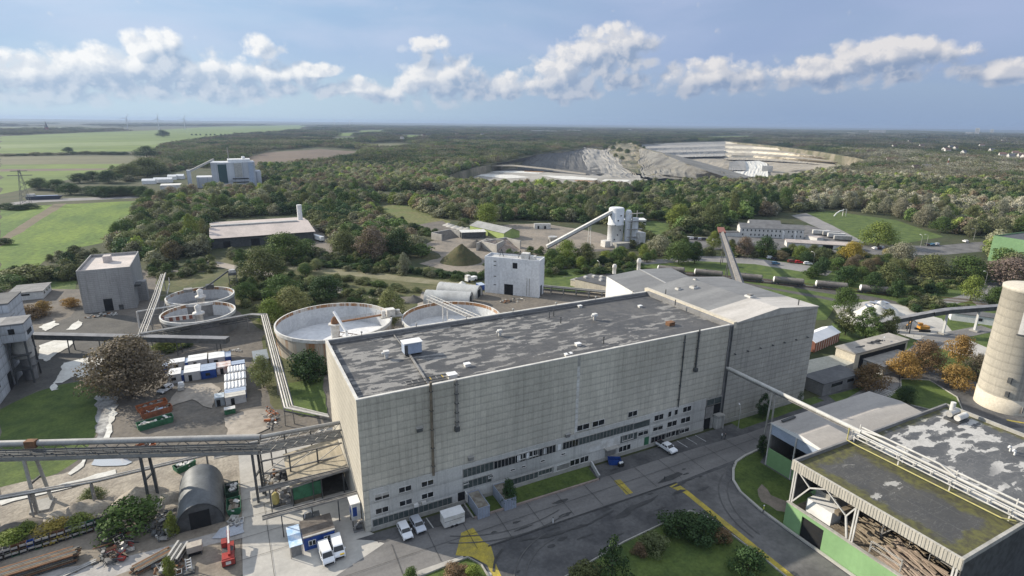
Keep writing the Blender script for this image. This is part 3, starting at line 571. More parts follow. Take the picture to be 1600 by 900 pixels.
# panel facade and puddled roof materials
def panel_mat(name, c1, c2, bw, bh, joint=(0.30, 0.285, 0.25), jw=0.02, streak=0.28, offset=(0, 0), seed=0.0):
 m, nt, b = new_mat(name)
 geo = nt.node('ShaderNodeNewGeometry').outputs['Position']; x, y, z = nt.sep(geo)
 vec = nt.comb(nt.math('ADD', nt.math('ADD', x, y), offset[0]), nt.math('ADD', z, offset[1]), 0)
 br = nt.node('ShaderNodeTexBrick', offset=0.0, squash=1.0)
 nt.put(br.inputs['Vector'], vec); br.inputs['Scale'].default_value = 1.0
 br.inputs['Brick Width'].default_value = bw; br.inputs['Row Height'].default_value = bh
 br.inputs['Mortar Size'].default_value = jw; br.inputs['Mortar Smooth'].default_value = 0.2; br.inputs['Bias'].default_value = 0.0
 br.inputs['Color1'].default_value = c1 + (1,); br.inputs['Color2'].default_value = c2 + (1,); br.inputs['Mortar'].default_value = joint + (1,)
 col = br.outputs['Color']
 big = nt.noise(nt.vmath('MULTIPLY', geo, (1, 1, 0.5)), 0.06, 4, 0.6)
 col = nt.mix(1.0, col, nt.comb(*[nt.ramp(big, 0.25, 0.75, 0.80, 1.16)] * 3), 'MULTIPLY')
 st = nt.noise(nt.vmath('MULTIPLY', geo, (1.6, 1.6, 0.07)), 1.0, 5, 0.7)
 col = nt.mix(nt.ramp(st, 0.46, 0.75, 0, streak), col, (0.12, 0.115, 0.105))
 fr = nt.math('FRACT', nt.math('DIVIDE', nt.math('ADD', z, offset[1]), bh))
 lip = nt.math('MULTIPLY', nt.ramp(fr, 0.35, 0.02, 0.0, 0.42), nt.noise(nt.vmath('MULTIPLY', geo, (0.9, 0.9, 0.3)), 1.0, 4, 0.6))
 col = nt.mix(lip, col, (0.10, 0.095, 0.085))
 fine = nt.noise(geo, 2.4, 4, 0.65)
 col = nt.mix(1.0, col, nt.comb(*[nt.ramp(fine, 0.2, 0.8, 0.88, 1.1)] * 3), 'MULTIPLY')
 nt.put(b.inputs['Base Color'], col); b.inputs['Roughness'].default_value = 0.9
 bn = nt.node('ShaderNodeBump'); bn.inputs['Strength'].default_value = 0.5; bn.inputs['Distance'].default_value = 0.08
 nt.put(bn.inputs['Height'], nt.math('SUBTRACT', nt.math('MULTIPLY', fr, 0.5), br.outputs['Fac'])); nt.put(b.inputs['Normal'], bn.outputs[0])
 return m
PANEL = panel_mat('hall_panels', (0.56, 0.525, 0.44), (0.50, 0.47, 0.395), 1.2, 1.57, offset=(-16.8 - 92.8, -9.0))
PANEL_T = panel_mat('tall_hall_panels', (0.47, 0.445, 0.385), (0.42, 0.40, 0.35), 2.4, 1.38, jw=0.035, streak=0.4, offset=(0, -1.2))
PANEL_E = panel_mat('hall_end_panels', (0.50, 0.465, 0.39), (0.465, 0.43, 0.36), 1.2, 1.57, joint=(0.42, 0.39, 0.33), jw=0.02, streak=0.10, offset=(-16.8 - 92.8, -9.0))
PLINTH = panel_mat('hall_plinth_concrete', (0.52, 0.51, 0.475), (0.48, 0.47, 0.44), 6.0, 3.0, joint=(0.3, 0.29, 0.27), jw=0.02, streak=0.35, offset=(0, 0))
def puddle_mat(name, base, blob, pale, s=0.22, stretch=(0.55, 1.0), zone=0.03, moss=None, thr=(0.46, 0.6), mossbox=None, mk=8.6):
 """bitumen roof: dark dried-puddle blobs with pale rims, in irregular zones; optional moss along the edges"""
 m, nt, b = new_mat(name)
 geo = nt.node('ShaderNodeNewGeometry').outputs['Position']
 x, y, z = nt.sep(geo)
 wob = nt.noise(geo, 0.5, 4, 0.65); wob2 = nt.noise(nt.vmath('ADD', geo, (31, 7, 0)), 0.5, 4, 0.65)
 vec = nt.comb(nt.math('MULTIPLY_ADD', wob, 2.6, nt.math('MULTIPLY', x, stretch[0])), nt.math('MULTIPLY_ADD', wob2, 1.5, nt.math('MULTIPLY', y, stretch[1])), 0)
 n1 = nt.noise(vec, s, 3, 0.62, 0.6, '2D')
 vo = nt.node('ShaderNodeTexVoronoi', feature='F1', voronoi_dimensions='2D'); nt.put(vo.inputs['Vector'], vec); vo.inputs['Scale'].default_value = s * 1.5; vo.inputs['Randomness'].default_value = 1.0
 zn = nt.noise(nt.vmath('MULTIPLY', geo, (0.6, 1.5, 1)), zone, 3, 0.6)
 zone_f = nt.ramp(zn, thr[0], thr[1])
 lum = nt.math('ADD', nt.math('MULTIPLY', n1, 1.3), nt.math('MULTIPLY', vo.outputs['Distance'], 0.62))
 pale_f = nt.math('MULTIPLY', nt.ramp(nt.math('MULTIPLY_ADD', zone_f, .22, lum), 1.13, 1.17), nt.ramp(zone_f, 0.0, 0.35))
 lipf = nt.math('MULTIPLY', nt.ramp(nt.math('ABSOLUTE', nt.math('SUBTRACT', lum, 0.86)), 0.02, 0.0), 0.22)
 tone = nt.noise(geo, 0.07, 5, 0.65); spot = nt.noise(geo, 0.5, 5, 0.7)
 seam = nt.ramp(nt.math('PINGPONG', x, 2.05), 0.0, 0.07, 0.35, 0.0)
 c = nt.mix(nt.ramp(nt.math('MULTIPLY_ADD', spot, .5, nt.math('MULTIPLY', tone, .7)), 0.42, 0.78), base, blob)
 c = nt.mix(nt.math('MULTIPLY', nt.ramp(lum, 0.95, 0.72), nt.math('MULTIPLY_ADD', zone_f, .6, .2)), c, blob)
 c = nt.mix(nt.math('MULTIPLY', seam, nt.ramp(spot, .35, .65)), c, pale); c = nt.mix(lipf, c, pale)
 rim = nt.math('MULTIPLY', pale_f, nt.ramp(spot, 0.25, 0.55, 0.55, 0.95)); c = nt.mix(rim, c, pale)
 g = nt.noise(geo, 3.0, 3, 0.6)
 c = nt.mix(1.0, c, nt.comb(*[nt.ramp(g, 0.2, 0.8, 0.86, 1.14)] * 3), 'MULTIPLY')
 if moss:
  x0, x1, y0, y1 = mossbox
  d = nt.math('MINIMUM', nt.math('MINIMUM', nt.math('SUBTRACT', x, x0), nt.math('SUBTRACT', x1, x)), nt.math('MINIMUM', nt.math('SUBTRACT', y, y0), nt.math('SUBTRACT', y1, y)))
  mn = nt.noise(geo, 0.30, 6, 0.7)
  mf = nt.ramp(nt.math('SUBTRACT', nt.math('MULTIPLY', mn, mk), d), 1.0, 2.6)
  c = nt.mix(nt.math('MULTIPLY', mf, 0.9), c, nt.mix(nt.ramp(nt.noise(geo, 0.9, 5, 0.7), .32, .68), (0.055, 0.05, 0.028), moss))
 nt.put(b.inputs['Base Color'], c)
 nt.put(b.inputs['Roughness'], nt.ramp(rim, 0, 1, 0.62, 0.9)); b.inputs['Specular IOR Level'].default_value = 0.35
 return m
ROOFM = puddle_mat('puddled_bitumen', (0.112, 0.108, 0.102), (0.060, 0.061, 0.063), (0.25, 0.242, 0.228), s=.42, stretch=(.40, 1.1), thr=(.38, .60))
HX0, HX1, HY0, HY1, HZ = 16.8, 108.0, 92.8, 124.8, 27.8
hall = thing('factory_hall', 'huge long pale grey panelled factory hall with puddled dark flat roof in the centre', 'factory hall', ((HX0 + HX1) / 2, HY0, 0))
RZ = HZ - 1.0
b = MB()
b.face([(HX0, HY0, 9.0), (HX1, HY0, 9.0), (HX1, HY0, HZ), (HX0, HY0, HZ)], PANEL)
b.build('panel_wall', hall)
b = MB()
b.face([(HX0, HY1, 0), (HX0, HY0, 0), (HX0, HY0, HZ), (HX0, HY1, HZ)], PANEL_E)
b.face([(HX1, HY1, 0), (HX0, HY1, 0), (HX0, HY1, HZ), (HX1, HY1, HZ)], PANEL_E)
b.build('end_wall', hall)
b = MB(); PL = 0.25
b.box(HX0 + 1.1, 102.6, HY0 - PL, HY0, 0.0, 8.98, PLINTH, skip='k')
b.box(HX0, HX0 + 1.1, HY0 - 0.12, HY0, 0, 9.0, PANEL, skip='k')
b.box(HX0 + 1.1, 102.6, HY0 - PL - 0.15, HY0 - PL - .002, 0, 0.9, CONC, skip='k')
b.box(102.6, HX1, HY0 - 0.1, HY0, 6.6, 8.99, PANEL_T, skip='k')
b.build('plinth_wall', hall)
b = MB(); b.face([(HX0 + .5, HY0 + .5, RZ), (HX1 - .1, HY0 + .5, RZ), (HX1 - .1, HY1 - .5, RZ), (HX0 + .5, HY1 - .5, RZ)], ROOFM); roof = b.build('roof', hall)
b = MB()
ED = mat('parapet_edge', (0.62, 0.60, 0.55), (0.48, 0.465, 0.43), 0.4, 0.8)
for args in ((HX0 - .05, HX1, HY0 - .05, HY0 + .5), (HX0 - .05, HX1, HY1 - .5, HY1 + .05), (HX0 - .05, HX0 + .5, HY0 + .5, HY1 - .5)): b.box(*args, HZ - .18, HZ + .05, ED)
for args in ((HX0 + .3, HX1, HY0 + .3, HY0 + .48), (HX0 + .3, HX1, HY1 - .48, HY1 - .3), (HX0 + .3, HX0 + .48, HY0 + .48, HY1 - .48)): b.box(*args, RZ - .1, HZ - .181, CONC_D)  # inner faces in darker concrete, standing in for shade inside the parapet
b.build('parapet', hall)
b = MB()
for y_ in (HY1 - .9, HY0 + .75): b.box(HX0 + .6, HX1 - .2, y_ - .12, y_ + .12, RZ + .05, RZ + .22, STEEL)
b.build('gutter_pipe', hall)
def vent(x, y, s=1.0):
 o = MB(); o.lathe((x, y, RZ), [(.42 * s, 0), (.42 * s, 1.0 * s), (.36 * s, 1.05 * s)], GALV, 12)
 o.box(x - .55 * s, x + .55 * s, y - .5 * s, y + .5 * s, RZ + 1.1 * s, RZ + 1.75 * s, WHITE_D); o.tube((x - .55 * s, y, RZ + 1.35 * s), (x - 1.0 * s, y, RZ + 1.2 * s), .3 * s, WHITE_D)
 o.build('roof_vent', hall)
for px, py, s in ((604, 560, 1.0), (781, 525, .9), (929, 500, 1.0)):
 p = at(px, py, RZ); vent(p.x, p.y, s)
for px, py in ((858, 497), (865, 494), (876, 505), (943, 537)):
 p = at(px, py, RZ); o = MB(); o.tube((p.x, p.y, RZ), (p.x, p.y, RZ + 1.5), .13, STEEL_D); o.tube((p.x, p.y, RZ + 1.5), (p.x, p.y, RZ + 1.7), .22, STEEL_D); o.build('stack_pipe', hall)
for px, py, s in ((730, 572, .6), (903, 540, .6), (706, 590, .9), (906, 480, .5), (1000, 480, .5), (886, 556, .5), (890, 555, .5), (1047, 508, .9)):
 p = at(px, py, RZ); o = MB(); o.box(p.x - s, p.x + s, p.y - .8 * s, p.y + .8 * s, RZ, RZ + .9 * s, RUST if px == 1047 else WHITE_D)
 o.box(p.x - s - .08, p.x + s + .08, p.y - .8 * s - .08, p.y + .8 * s + .08, RZ + .9 * s, RZ + .9 * s + .1, WHITE if px != 1047 else RUST); o.build('roof_hatch', hall)
p = at(644, 552, RZ); ph = MB()
ph.box(p.x - 1.9, p.x + 1.9, p.y - 1.0, p.y + 1.4, RZ + .35, RZ + 2.7, BLUE_PALE); ph.box(p.x - 2.1, p.x + 2.15, p.y - 1.15, p.y + 1.55, RZ + 2.7, RZ + 2.85, WHITE)
for sx in (-1.6, 1.6): ph.box(p.x + sx - .15, p.x + sx + .15, p.y - .9, p.y + 1.3, RZ, RZ + .35, STEEL_D)
pho = ph.build('plant_cabin', hall)
o = MB(); o.box(p.x - 1.95, p.x - 1.2, p.y - 1.04, p.y - 1.0, RZ + .4, RZ + 2.4, STEEL_D, skip='k'); o.build('door', pho)
o = MB(); q0, q1 = at(640, 556, RZ), at(672, 606, RZ); o.beam((q0.x, q0.y, RZ + .3), (q1.x, q1.y, RZ + .3), .35, .3, STEEL); q2 = at(612, 520, RZ); o.beam((q2.x, q2.y, RZ + .2), (q0.x, q0.y, RZ + .2), .2, .15, STEEL); o.build('cable_tray', hall)
o = MB(); a0 = at(637, 607, RZ); a1 = at(703, 594, RZ)
for yy in (a0.y + .2, a0.y + 1.5): o.beam((a0.x, yy, RZ + .7), (a1.x, yy, RZ + .7), .12, .14, STEEL_D)
for k in range(8):
 xx = a0.x + (a1.x - a0.x) * k / 7; o.beam((xx, a0.y + .2, RZ + .7), (xx, a0.y + 1.5, RZ + .7), .1, .1, YELLOW_P if k in (4, 6) else STEEL); o.tube((xx, a0.y + .2, RZ), (xx, a0.y + .2, RZ + .7), .05, STEEL)
o.build('roof_walkway', hall)
for k in range(7):
 o = MB(); xx = HX0 + 8 + k * 13; o.tube((xx, HY1 - .7, HZ), (xx, HY1 - .7, HZ + .9), .09, STEEL); o.box(xx - .2, xx + .2, HY1 - .9, HY1 - .5, HZ + .7, HZ + 1.0, GALV); o.build('parapet_bracket', hall)
for k in range(9): o = MB(); o.box(HX0 + .55, HX0 + 1.0, HY0 + 1.5 + k * 3.4, HY0 + 2.6 + k * 3.4, RZ, RZ + .25, WHITE_D if k in (0, 8) else STEEL_D); o.build('roof_weight', hall)
for x, z0, z1, r, mm in ((30.5, 8.6, HZ + .8, .26, RUST), (35.6, 18.0, HZ + .2, .3, STEEL), (93.2, 8.9, HZ - .2, .16, STEEL_D), (97.6, 18.4, HZ + .6, .2, STEEL_D)):
 o = MB(); o.tube((x, HY0 - .3, z0), (x, HY0 - .3, z1), r, TIMBER if mm is RUST else mm, 8)
 for k in range(5): zz = z0 + (z1 - z0) * (k + .5) / 5; o.box(x - r - .08, x + r + .08, HY0 - .3 - r - .03, HY0, zz, zz + .1, STEEL_D)
 if z0 > 15: o.box(x - .5, x + .4, HY0 - .8, HY0 - .02, z0 - .9, z0, STEEL_D)
 o.build('drainpipe', hall)
o = MB(); xx = 63.7
for k in range(15): o.box(xx - .35, xx + .35, HY0 - .06, HY0 - .002, 9.05 + k * 1.25, 9.05 + k * 1.25 + 1.15, WHITE_D if k < 13 else CONC, skip='k')
o.build('repair_strip', hall)
for px, py in ((655, 671), (735, 716), (886, 680)):
 p = on_y(px, py, HY0); o = MB(); o.box(p.x - .55, p.x + .55, HY0 - .5, HY0 - .002, p.z - .3, p.z + .45, STEEL_D if px == 655 else STEEL, skip='k'); o.box(p.x - .65, p.x + .65, HY0 - .6, HY0 - .01, p.z + .45, p.z + .55, GALV, skip='k'); o.build('wall_vent', hall)
WY = HY0 - PL
def window(x, z, w, h, n=2, y=WY, fill_=None, blind=0):
 f = MB(); t = .12
 f.box(x - w / 2, x + w / 2, y - .05, y - .004, z - h / 2, z - h / 2 + t, WHITE_D, skip='k'); f.box(x - w / 2, x + w / 2, y - .05, y - .004, z + h / 2 - t, z + h / 2, WHITE_D, skip='k')
 for k in range(n + 1):
  xx = x - w / 2 + (w - t) * k / n; f.box(xx, xx + t, y - .052, y - .004, z - h / 2 + t, z + h / 2 - t, WHITE_D, skip='k')
 f.box(x - w / 2 - .1, x + w / 2 + .1, y - .16, y - .003, z - h / 2 - .1, z - h / 2 - .002, CONC, skip='k')
 fo = f.build('window', hall)
 g = MB(); g.box(x - w / 2 + t, x + w / 2 - t, y - .02, y - .003, z - h / 2 + t, z + h / 2 - t, fill_ or GLASS, skip='k'); g.build('pane', fo)
 if blind:
  g = MB(); g.box(x - w / 2 + t, x + w / 2 - t, y - .035, y - .021, z + h / 2 - t - (h - 2 * t) * blind, z + h / 2 - t, GALV, skip='k'); g.build('shutter', fo)
def win_px(px, py, w, h, n=2, **k):
 p = on_y(px, py, WY); window(p.x, p.z, w, h, n, **k)
for px, py in ((597, 797), (634, 785), (668, 774), (633, 764), (668, 755)): win_px(px, py, 2.6, 1.3, 2)
win_px(597, 775, 2.9, 1.5, 2, blind=.5)
for px, py in ((817, 887 - 0), ): pass
for px, py, w, n in ((981, 857, 2.4, 2), (1005, 851, 2.4, 2)): pass
def win_z(px0, py0, w, h, n=2, **k): win_px(px0, py0, w, h, n, **k)
for px, py in ((981, 682), (1004, 676), (1030, 651), (1050, 646), (1074, 639)):
 pass
for px, py, w, n in ((1029.5, 652, 3.0, 2), (1046.5, 647, 1.2, 1), (1056.5, 644, 1.2, 1), (1073.5, 639, 2.9, 2), (981, 682.5, 3.2, 2), (1005, 675.5, 3.2, 2), (1028, 668, 3.2, 2), (1050, 662, 3.2, 2), (1071, 656, 3.2, 2),
     (1048, 678, 3.2, 2), (1069.5, 671.5, 3.2, 2), (976, 700, 3.6, 3), (898, 722, 2.6, 2), (913, 717.5, 2.4, 2), (817, 712, 2.4, 2), (833, 707.5, 2.4, 2)):
 win_px(px, py, w, 1.6, n, blind=.35 if px in (1028, 1069.5, 1005) else 0)
for px, py, w in ((910.5, 667.5, 3.6), (935, 661, 3.4), (988.5, 646.5, 2.8)):
 p = on_y(px, py, HY0); window(p.x, p.z, w, 1.5, 2, y=HY0)
for px, py in ((767, 744.5), (801, 734), (818, 729), (848, 720), (880, 709.5), (728, 754.5)):
 p = on_y(px, py, WY); window(p.x, p.z, 1.2, .55, 1)
for px, py in ((852, 736), (880, 729)): win_px(px, py, 3.6, 1.5, 1, fill_=STEEL)
GB = mat('glass_blocks', (0.055, 0.07, 0.068), (0.10, 0.115, 0.11), 0.9, 0.35, fine=0.3)
def band(x0, x1, z0, z1, pitch=1.0, mullion=True, name='glass_block_band', m1=None):
 f = MB(); n = max(1, int((x1 - x0) / pitch))
 f.box(x0, x1, WY - .03, WY - .003, z0, z1, m1 or GB, skip='k')
 if mullion:
  for k in range(n + 1):
   xx = x0 + (x1 - x0) * k / n; f.box(xx - .07, xx + .07, WY - .07, WY - .031, z0, z1, STEEL, skip='k')
 f.box(x0 - .05, x1 + .05, WY - .15, WY - .003, z1 + .003, z1 + .14, CONC, skip='k')
 f.build(name, hall)
band(18.2, 34.2, .98, 2.5); band(36.7, 43.4, 6.1, 8.0, .9); band(36.7, 43.0, 3.4, 5.1, .9)
band(43.6, 58.4, 6.1, 7.9, .8, True, 'strip_window', GLASS)
band(64.5, 79.6, 6.1, 7.8, .9); band(60.3, 64.3, 6.1, 7.8, .8, True, 'strip_window', GLASS); band(79.8, 84.6, 6.1, 7.7, 9, False)
band(43.5, 53.0, .98, 2.4, .9); band(53.2, 58.0, .98, 2.4, .9); band(76.2, 81.0, 3.4, 5.2, .8)
band(85.5, 95.2, .98, 2.5, 1.0, True, 'strip_window', GLASS)
f = MB(); f.box(66.5, 76.0, WY - .04, WY - .003, 3.3, 5.4, WHITE_D, skip='k'); f.build('wall_panel', hall)
for k, xx in enumerate((49.0, 51.2, 55.4, 59.0)):
 f = MB(); f.box(xx, xx + .75, WY - .06, WY - .031, 6.25, 7.7, WHITE if k != 2 else CONC_W, skip='k'); f.build('shutter', hall)
f = MB(); f.box(35.5, 37.0, WY - .06, WY - .003, 0.92, 2.9, DARK, skip='k'); f.box(37.0, 37.2, WY - 1.1, WY - .003, .9, 2.9, WHITE_D); f.build('door', hall)
f = MB(); f.box(71.9, 75.0, WY - .06, WY - .003, .92, 3.1, STEEL, skip='k'); f.box(71.6, 75.3, WY - 1.2, WY - .003, 3.15, 3.35, CONC, skip='k'); f.build('roller_door', hall)
f = MB(); f.box(83.4, 84.8, WY - .05, WY - .003, .92, 3.0, GREEN_P, skip='k'); f.build('door', hall)
f = MB(); f.box(102.6, 108.2, HY0 - .04, HY0 - .003, 0, 6.59, DARK, skip='k'); f.build('goods_bay', hall)
f = MB(); f.box(102.9, 105.6, HY0 - .2, HY0 - .05, 3.2, 6.4, STEEL, skip='k'); f.box(105.0, 105.8, HY0 - .3, HY0 - .06, 0, 3.2, GALV, skip='k'); f.build('sliding_door', hall)
band(102.9, 107.9, 6.9, 8.6, 2.4)
f = MB(); f.box(106, 108.3, HY0 - 1.4, HY0 - .05, 0, 3.6, PLINTH); f.box(105.8, 108.5, HY0 - 1.6, HY0 - .05, 3.6, 3.85, CONC); f.tube((108.0, HY0 - 1.7, 0), (108.0, HY0 - 1.7, 3.9), .18, GALV); f.build('porch', hall)
for k in range(2):
 f = MB(); f.box(26.2 + k * 1.6, 27.1 + k * 1.6, WY - .6, WY - .003, 2.9, 3.5, WHITE_D, skip='k'); f.build('air_conditioner', hall)
# the tall gabled hall at its end
TX0, TX1, TY0, TY1 = 109.4, 141.1, 92.8, 126.5
tall = thing('gabled_hall', 'tall grey panelled hall with a shallow gable roof at the right end', 'factory hall', ((TX0 + TX1) / 2, TY0, 0))
TR = 125.3; ze, zr = 28.0, 29.7
b = MB()
b.face([(TX0, TY0, 1.2), (TX1, TY0, 1.2), (TX1, TY0, ze), (TR, TY0, zr), (TX0, TY0, ze)], PANEL_T)
b.face([(TX1, TY0, 1.2), (TX1, TY1, 1.2), (TX1, TY1, ze), (TX1, TY0, ze)], PANEL_T)
b.face([(TX1, TY1, 1.2), (TX0, TY1, 1.2), (TX0, TY1, ze), (TR, TY1, zr), (TX1, TY1, ze)], PANEL_T)
b.face([(TX0, TY1, 1.2), (TX0, TY0, 1.2), (TX0, TY0, ze), (TX0, TY1, ze)], PANEL_E)
b.build('panel_wall', tall)
b = MB(); b.box(TX0 - .1, TX1 + .15, TY0 - .2, TY1 + .1, 0, 1.2, CONC); b.build('plinth', tall)
RT = mat('grey_felt_roof', (0.235, 0.235, 0.23), (0.175, 0.176, 0.175), 0.12, 0.8, stretch=(0.3, 1.5, 1), fine=0.12)
RTL = mat('pale_felt_roof', (0.52, 0.49, 0.45), (0.40, 0.375, 0.34), 0.15, 0.8, stretch=(0.3, 1.8, 1), fine=0.1)
Ym = on_y(1175, 468, 0.0001).y if False else 102.5
b = MB(); e = .12
for (y0, y1, mm) in ((TY0 - .15, Ym, RTL), (Ym, TY1 + .1, RT)):
 b.face([(TX0 + .8, y0, ze + e), (TR, y0, zr + e), (TR, y1, zr + e), (TX0 + .8, y1, ze + e)], mm)
 b.face([(TR, y0, zr + e), (TX1 + .15, y0, ze + e), (TX1 + .15, y1, ze + e), (TR, y1, zr + e)], mm)
b.face([(TX0 + .8, TY0 - .15, ze - .1), (TX1 + .15, TY0 - .15, ze - .1), (TX1 + .15, TY0 - .15, ze + e), (TR, TY0 - .15, zr + e), (TX0 + .8, TY0 - .15, ze + e)], GALV)
b.build('roof', tall)
b = MB(); b.box(TX0 - .3, TX0 + .8, TY0 - .1, TY1, ze - 1.3, ze + .3, CREAM); b.build('parapet', tall)
b = MB(); b.box(HX1 + .1, TX0 - .32, HY0 - .25, HY1 - .2, 0, HZ + .02, CONC_D); b.tube((HX1 + .5, HY0 - .5, 0), (HX1 + .5, HY0 - .5, HZ - .3), .18, STEEL_D); b.build('joint_strip', tall)
for px, py, s in ((1060, 450, .7), (1084, 450, .9), (1171, 467, 1.0), (1086, 440, .5)):
 p = at(px, py, ze + 1.2); zz = ze + e + (zr - ze) * (1 - abs(p.x - TR) / 15.9)
 o = MB(); o.box(p.x - s, p.x + s, p.y - s, p.y + s, zz - .1, zz + .5 * s, WHITE_D); o.box(p.x - s * .5, p.x + s * .7, p.y - s * .6, p.y + s * .6, zz + .5 * s, zz + .9 * s, STEEL); o.build('roof_hatch', tall)
for px, py in ((1040, 458), (1055, 474), (1247, 478)):
 p = at(px, py, ze + .6); zz = ze + e + (zr - ze) * max(0, 1 - abs(p.x - TR) / 15.9); o = MB(); o.tube((p.x, p.y, zz - .1), (p.x, p.y, zz + 1.5), .14, STEEL_D); o.build('stack_pipe', tall)
for k in range(7):
 o = MB(); xx = TX0 + 1.4 + k * 4.6; o.tube((xx, TY0 - .5, 19.6), (xx, TY0, 19.6), .18, STEEL_D); o.build('wall_spout', tall)
b3 = thing('workshop_hall', 'hall with a bright white gable wall and grey roof behind the gabled hall', 'building', (110.5, 134, 0))
def lowhall():
 x0, x1, y0, y1 = 113.6, 142, 128.0, 151.5; z0, zt = 22.5, 25.2
 q = MB(); q.face([(x0, y1, 0), (x0, y0, 0), (x0, y0, z0), (x0, y1, zt)], WHITE)
 q.face([(x0, y0, 0), (x1, y0, 0), (x1, y0, z0), (x0, y0, z0)], CONC_W); q.face([(x1, y0, 0), (x1, y1, 0), (x1, y1, zt), (x1, y0, z0)], CONC_W); q.face([(x1, y1, 0), (x0, y1, 0), (x0, y1, zt), (x1, y1, zt)], CONC_W)
 q.build('wall', b3)
 q = MB(); xm = (x0 + x1) / 2
 q.face([(x0 - .1, y0 - .1, z0 + .1), (xm, y0 - .1, z0 + .9), (xm, y1, zt + .9), (x0 - .1, y1, zt + .1)], RT); q.face([(xm, y0 - .1, z0 + .9), (x1, y0 - .1, z0 + .1), (x1, y1, zt + .1), (xm, y1, zt + .9)], RT)
 q.beam((xm, y0, z0 + 1.0), (xm, y1, zt + 1.0), .6, .12, GALV); q.build('roof', b3)
 for px, py, h in ((960, 422, 3.4), (998, 400 + 16, 4.2)):
  p = at(px, py, zt + .3); c = MB(); c.lathe((p.x, p.y, zt - 1), [(.65, 0), (.65, h * .6), (.8, h * .62), (.8, h * .85), (.5, h)], WHITE_D, 12); c.build('chimney', b3)
lowhall()
# generic builders
def quad_frame(p0, p1, depth):
 """local frame of a box whose front lies on p0-p1 and which reaches `depth` back (left of p0->p1)"""
 a, b = Vector((p0[0], p0[1], 0)), Vector((p1[0], p1[1], 0)); u = (b - a).normalized(); v = Vector((-u.y, u.x, 0)); L = (b - a).length
 return Matrix(((u.x, v.x, 0, a.x), (u.y, v.y, 0, a.y), (0, 0, 1, 0), (0, 0, 0, 1))), L
def building(name, label, cat, p0, p1, depth, h, wall, roofm, parapet=0.0, gable=0.0, over=0.15, z0=0.0, group=None, axis='x', rthick=.15):
 """box building with flat, parapet or gable roof; returns (root, M, L)"""
 M, L = quad_frame(p0, p1, depth); o = thing(name, label, cat, (p0[0], p0[1], z0), group=group); D = depth
 q = MB()
 def P(x, y, z): return tuple(M @ Vector((x, y, z0 + z)))
 if gable:
  if axis == 'x':
   q.face([P(0, 0, 0), P(L, 0, 0), P(L, 0, h), P(0, 0, h)], wall); q.face([P(L, D, 0), P(0, D, 0), P(0, D, h), P(L, D, h)], wall)
   q.face([P(L, 0, 0), P(L, D, 0), P(L, D, h), P(L, D / 2, h + gable), P(L, 0, h)], wall); q.face([P(0, D, 0), P(0, 0, 0), P(0, 0, h), P(0, D / 2, h + gable), P(0, D, h)], wall)
  else:
   q.face([P(0, 0, 0), P(L, 0, 0), P(L, 0, h), P(L / 2, 0, h + gable), P(0, 0, h)], wall); q.face([P(L, D, 0), P(0, D, 0), P(0, D, h), P(L / 2, D, h + gable), P(L, D, h)], wall)
   q.face([P(L, 0, 0), P(L, D, 0), P(L, D, h), P(L, 0, h)], wall); q.face([P(0, D, 0), P(0, 0, 0), P(0, 0, h), P(0, D, h)], wall)
 else: q.box(0, L, 0, D, z0, z0 + h, wall, M, skip='t')
 q.build('wall', o)
 q = MB(); t = rthick; e = over
 if gable:
  if axis == 'x':
   s = gable / (D / 2)
   prof = [(-e, h - e * s + .02), (D / 2, h + gable + .02), (D + e, h - e * s + .02), (D + e, h - e * s + .02 + t), (D / 2, h + gable + .02 + t), (-e, h - e * s + .02 + t)]
   q.extrude([(-e, y, z0 + z) for y, z in prof], (L + 2 * e, 0, 0), roofm, M)
  else:
   s = gable / (L / 2)
   prof = [(-e, h - e * s + .02), (L / 2, h + gable + .02), (L + e, h - e * s + .02), (L + e, h - e * s + .02 + t), (L / 2, h + gable + .02 + t), (-e, h - e * s + .02 + t)]
   q.extrude([(x, -e, z0 + z) for x, z in prof], (0, D + 2 * e, 0), roofm, M)
 elif parapet:
  q.box(.3, L - .3, .3, D - .3, z0 + h - parapet - .1, z0 + h - parapet, roofm, M)
 else: q.box(-e, L + e, -e, D + e, z0 + h, z0 + h + t, roofm, M)
 q.build('roof', o)
 if parapet:
  q = MB(); w = .32
  q.box(-.02, L + .02, -.02, w, z0 + h + .002, z0 + h + .08, wall, M); q.box(-.02, L + .02, D - w, D + .02, z0 + h + .002, z0 + h + .08, wall, M)
  for x0, x1 in ((-.02, w), (L - w, L + .02)): q.box(x0, x1, w, D - w, z0 + h - parapet, z0 + h + .078, wall, M)
  q.box(w, L - w, w - .05, w, z0 + h - parapet, z0 + h, wall, M); q.box(w, L - w, D - w, D - w + .05, z0 + h - parapet, z0 + h, wall, M)
  q.build('parapet', o)
 return o, M, L
def wall_bits(o, M, items, D=0):
 """items: (name, face 'f'/'l'/'r', centre along, z, w, h, material) laid 3 cm proud of that face"""
 for nm, fc, c, z, w, h, mm, *lim in items:
  q = MB()
  if fc == 'f': q.box(c - w / 2, c + w / 2, -.06, -.004, z, z + h, mm, M, skip='k')
  elif fc == 'l': q.box(-.06, -.004, c - w / 2, c + w / 2, z, z + h, mm, M, skip='r')
  else: L = lim[0]; q.box(L + .004, L + .06, c - w / 2, c + w / 2, z, z + h, mm, M, skip='l')
  q.build(nm, o)
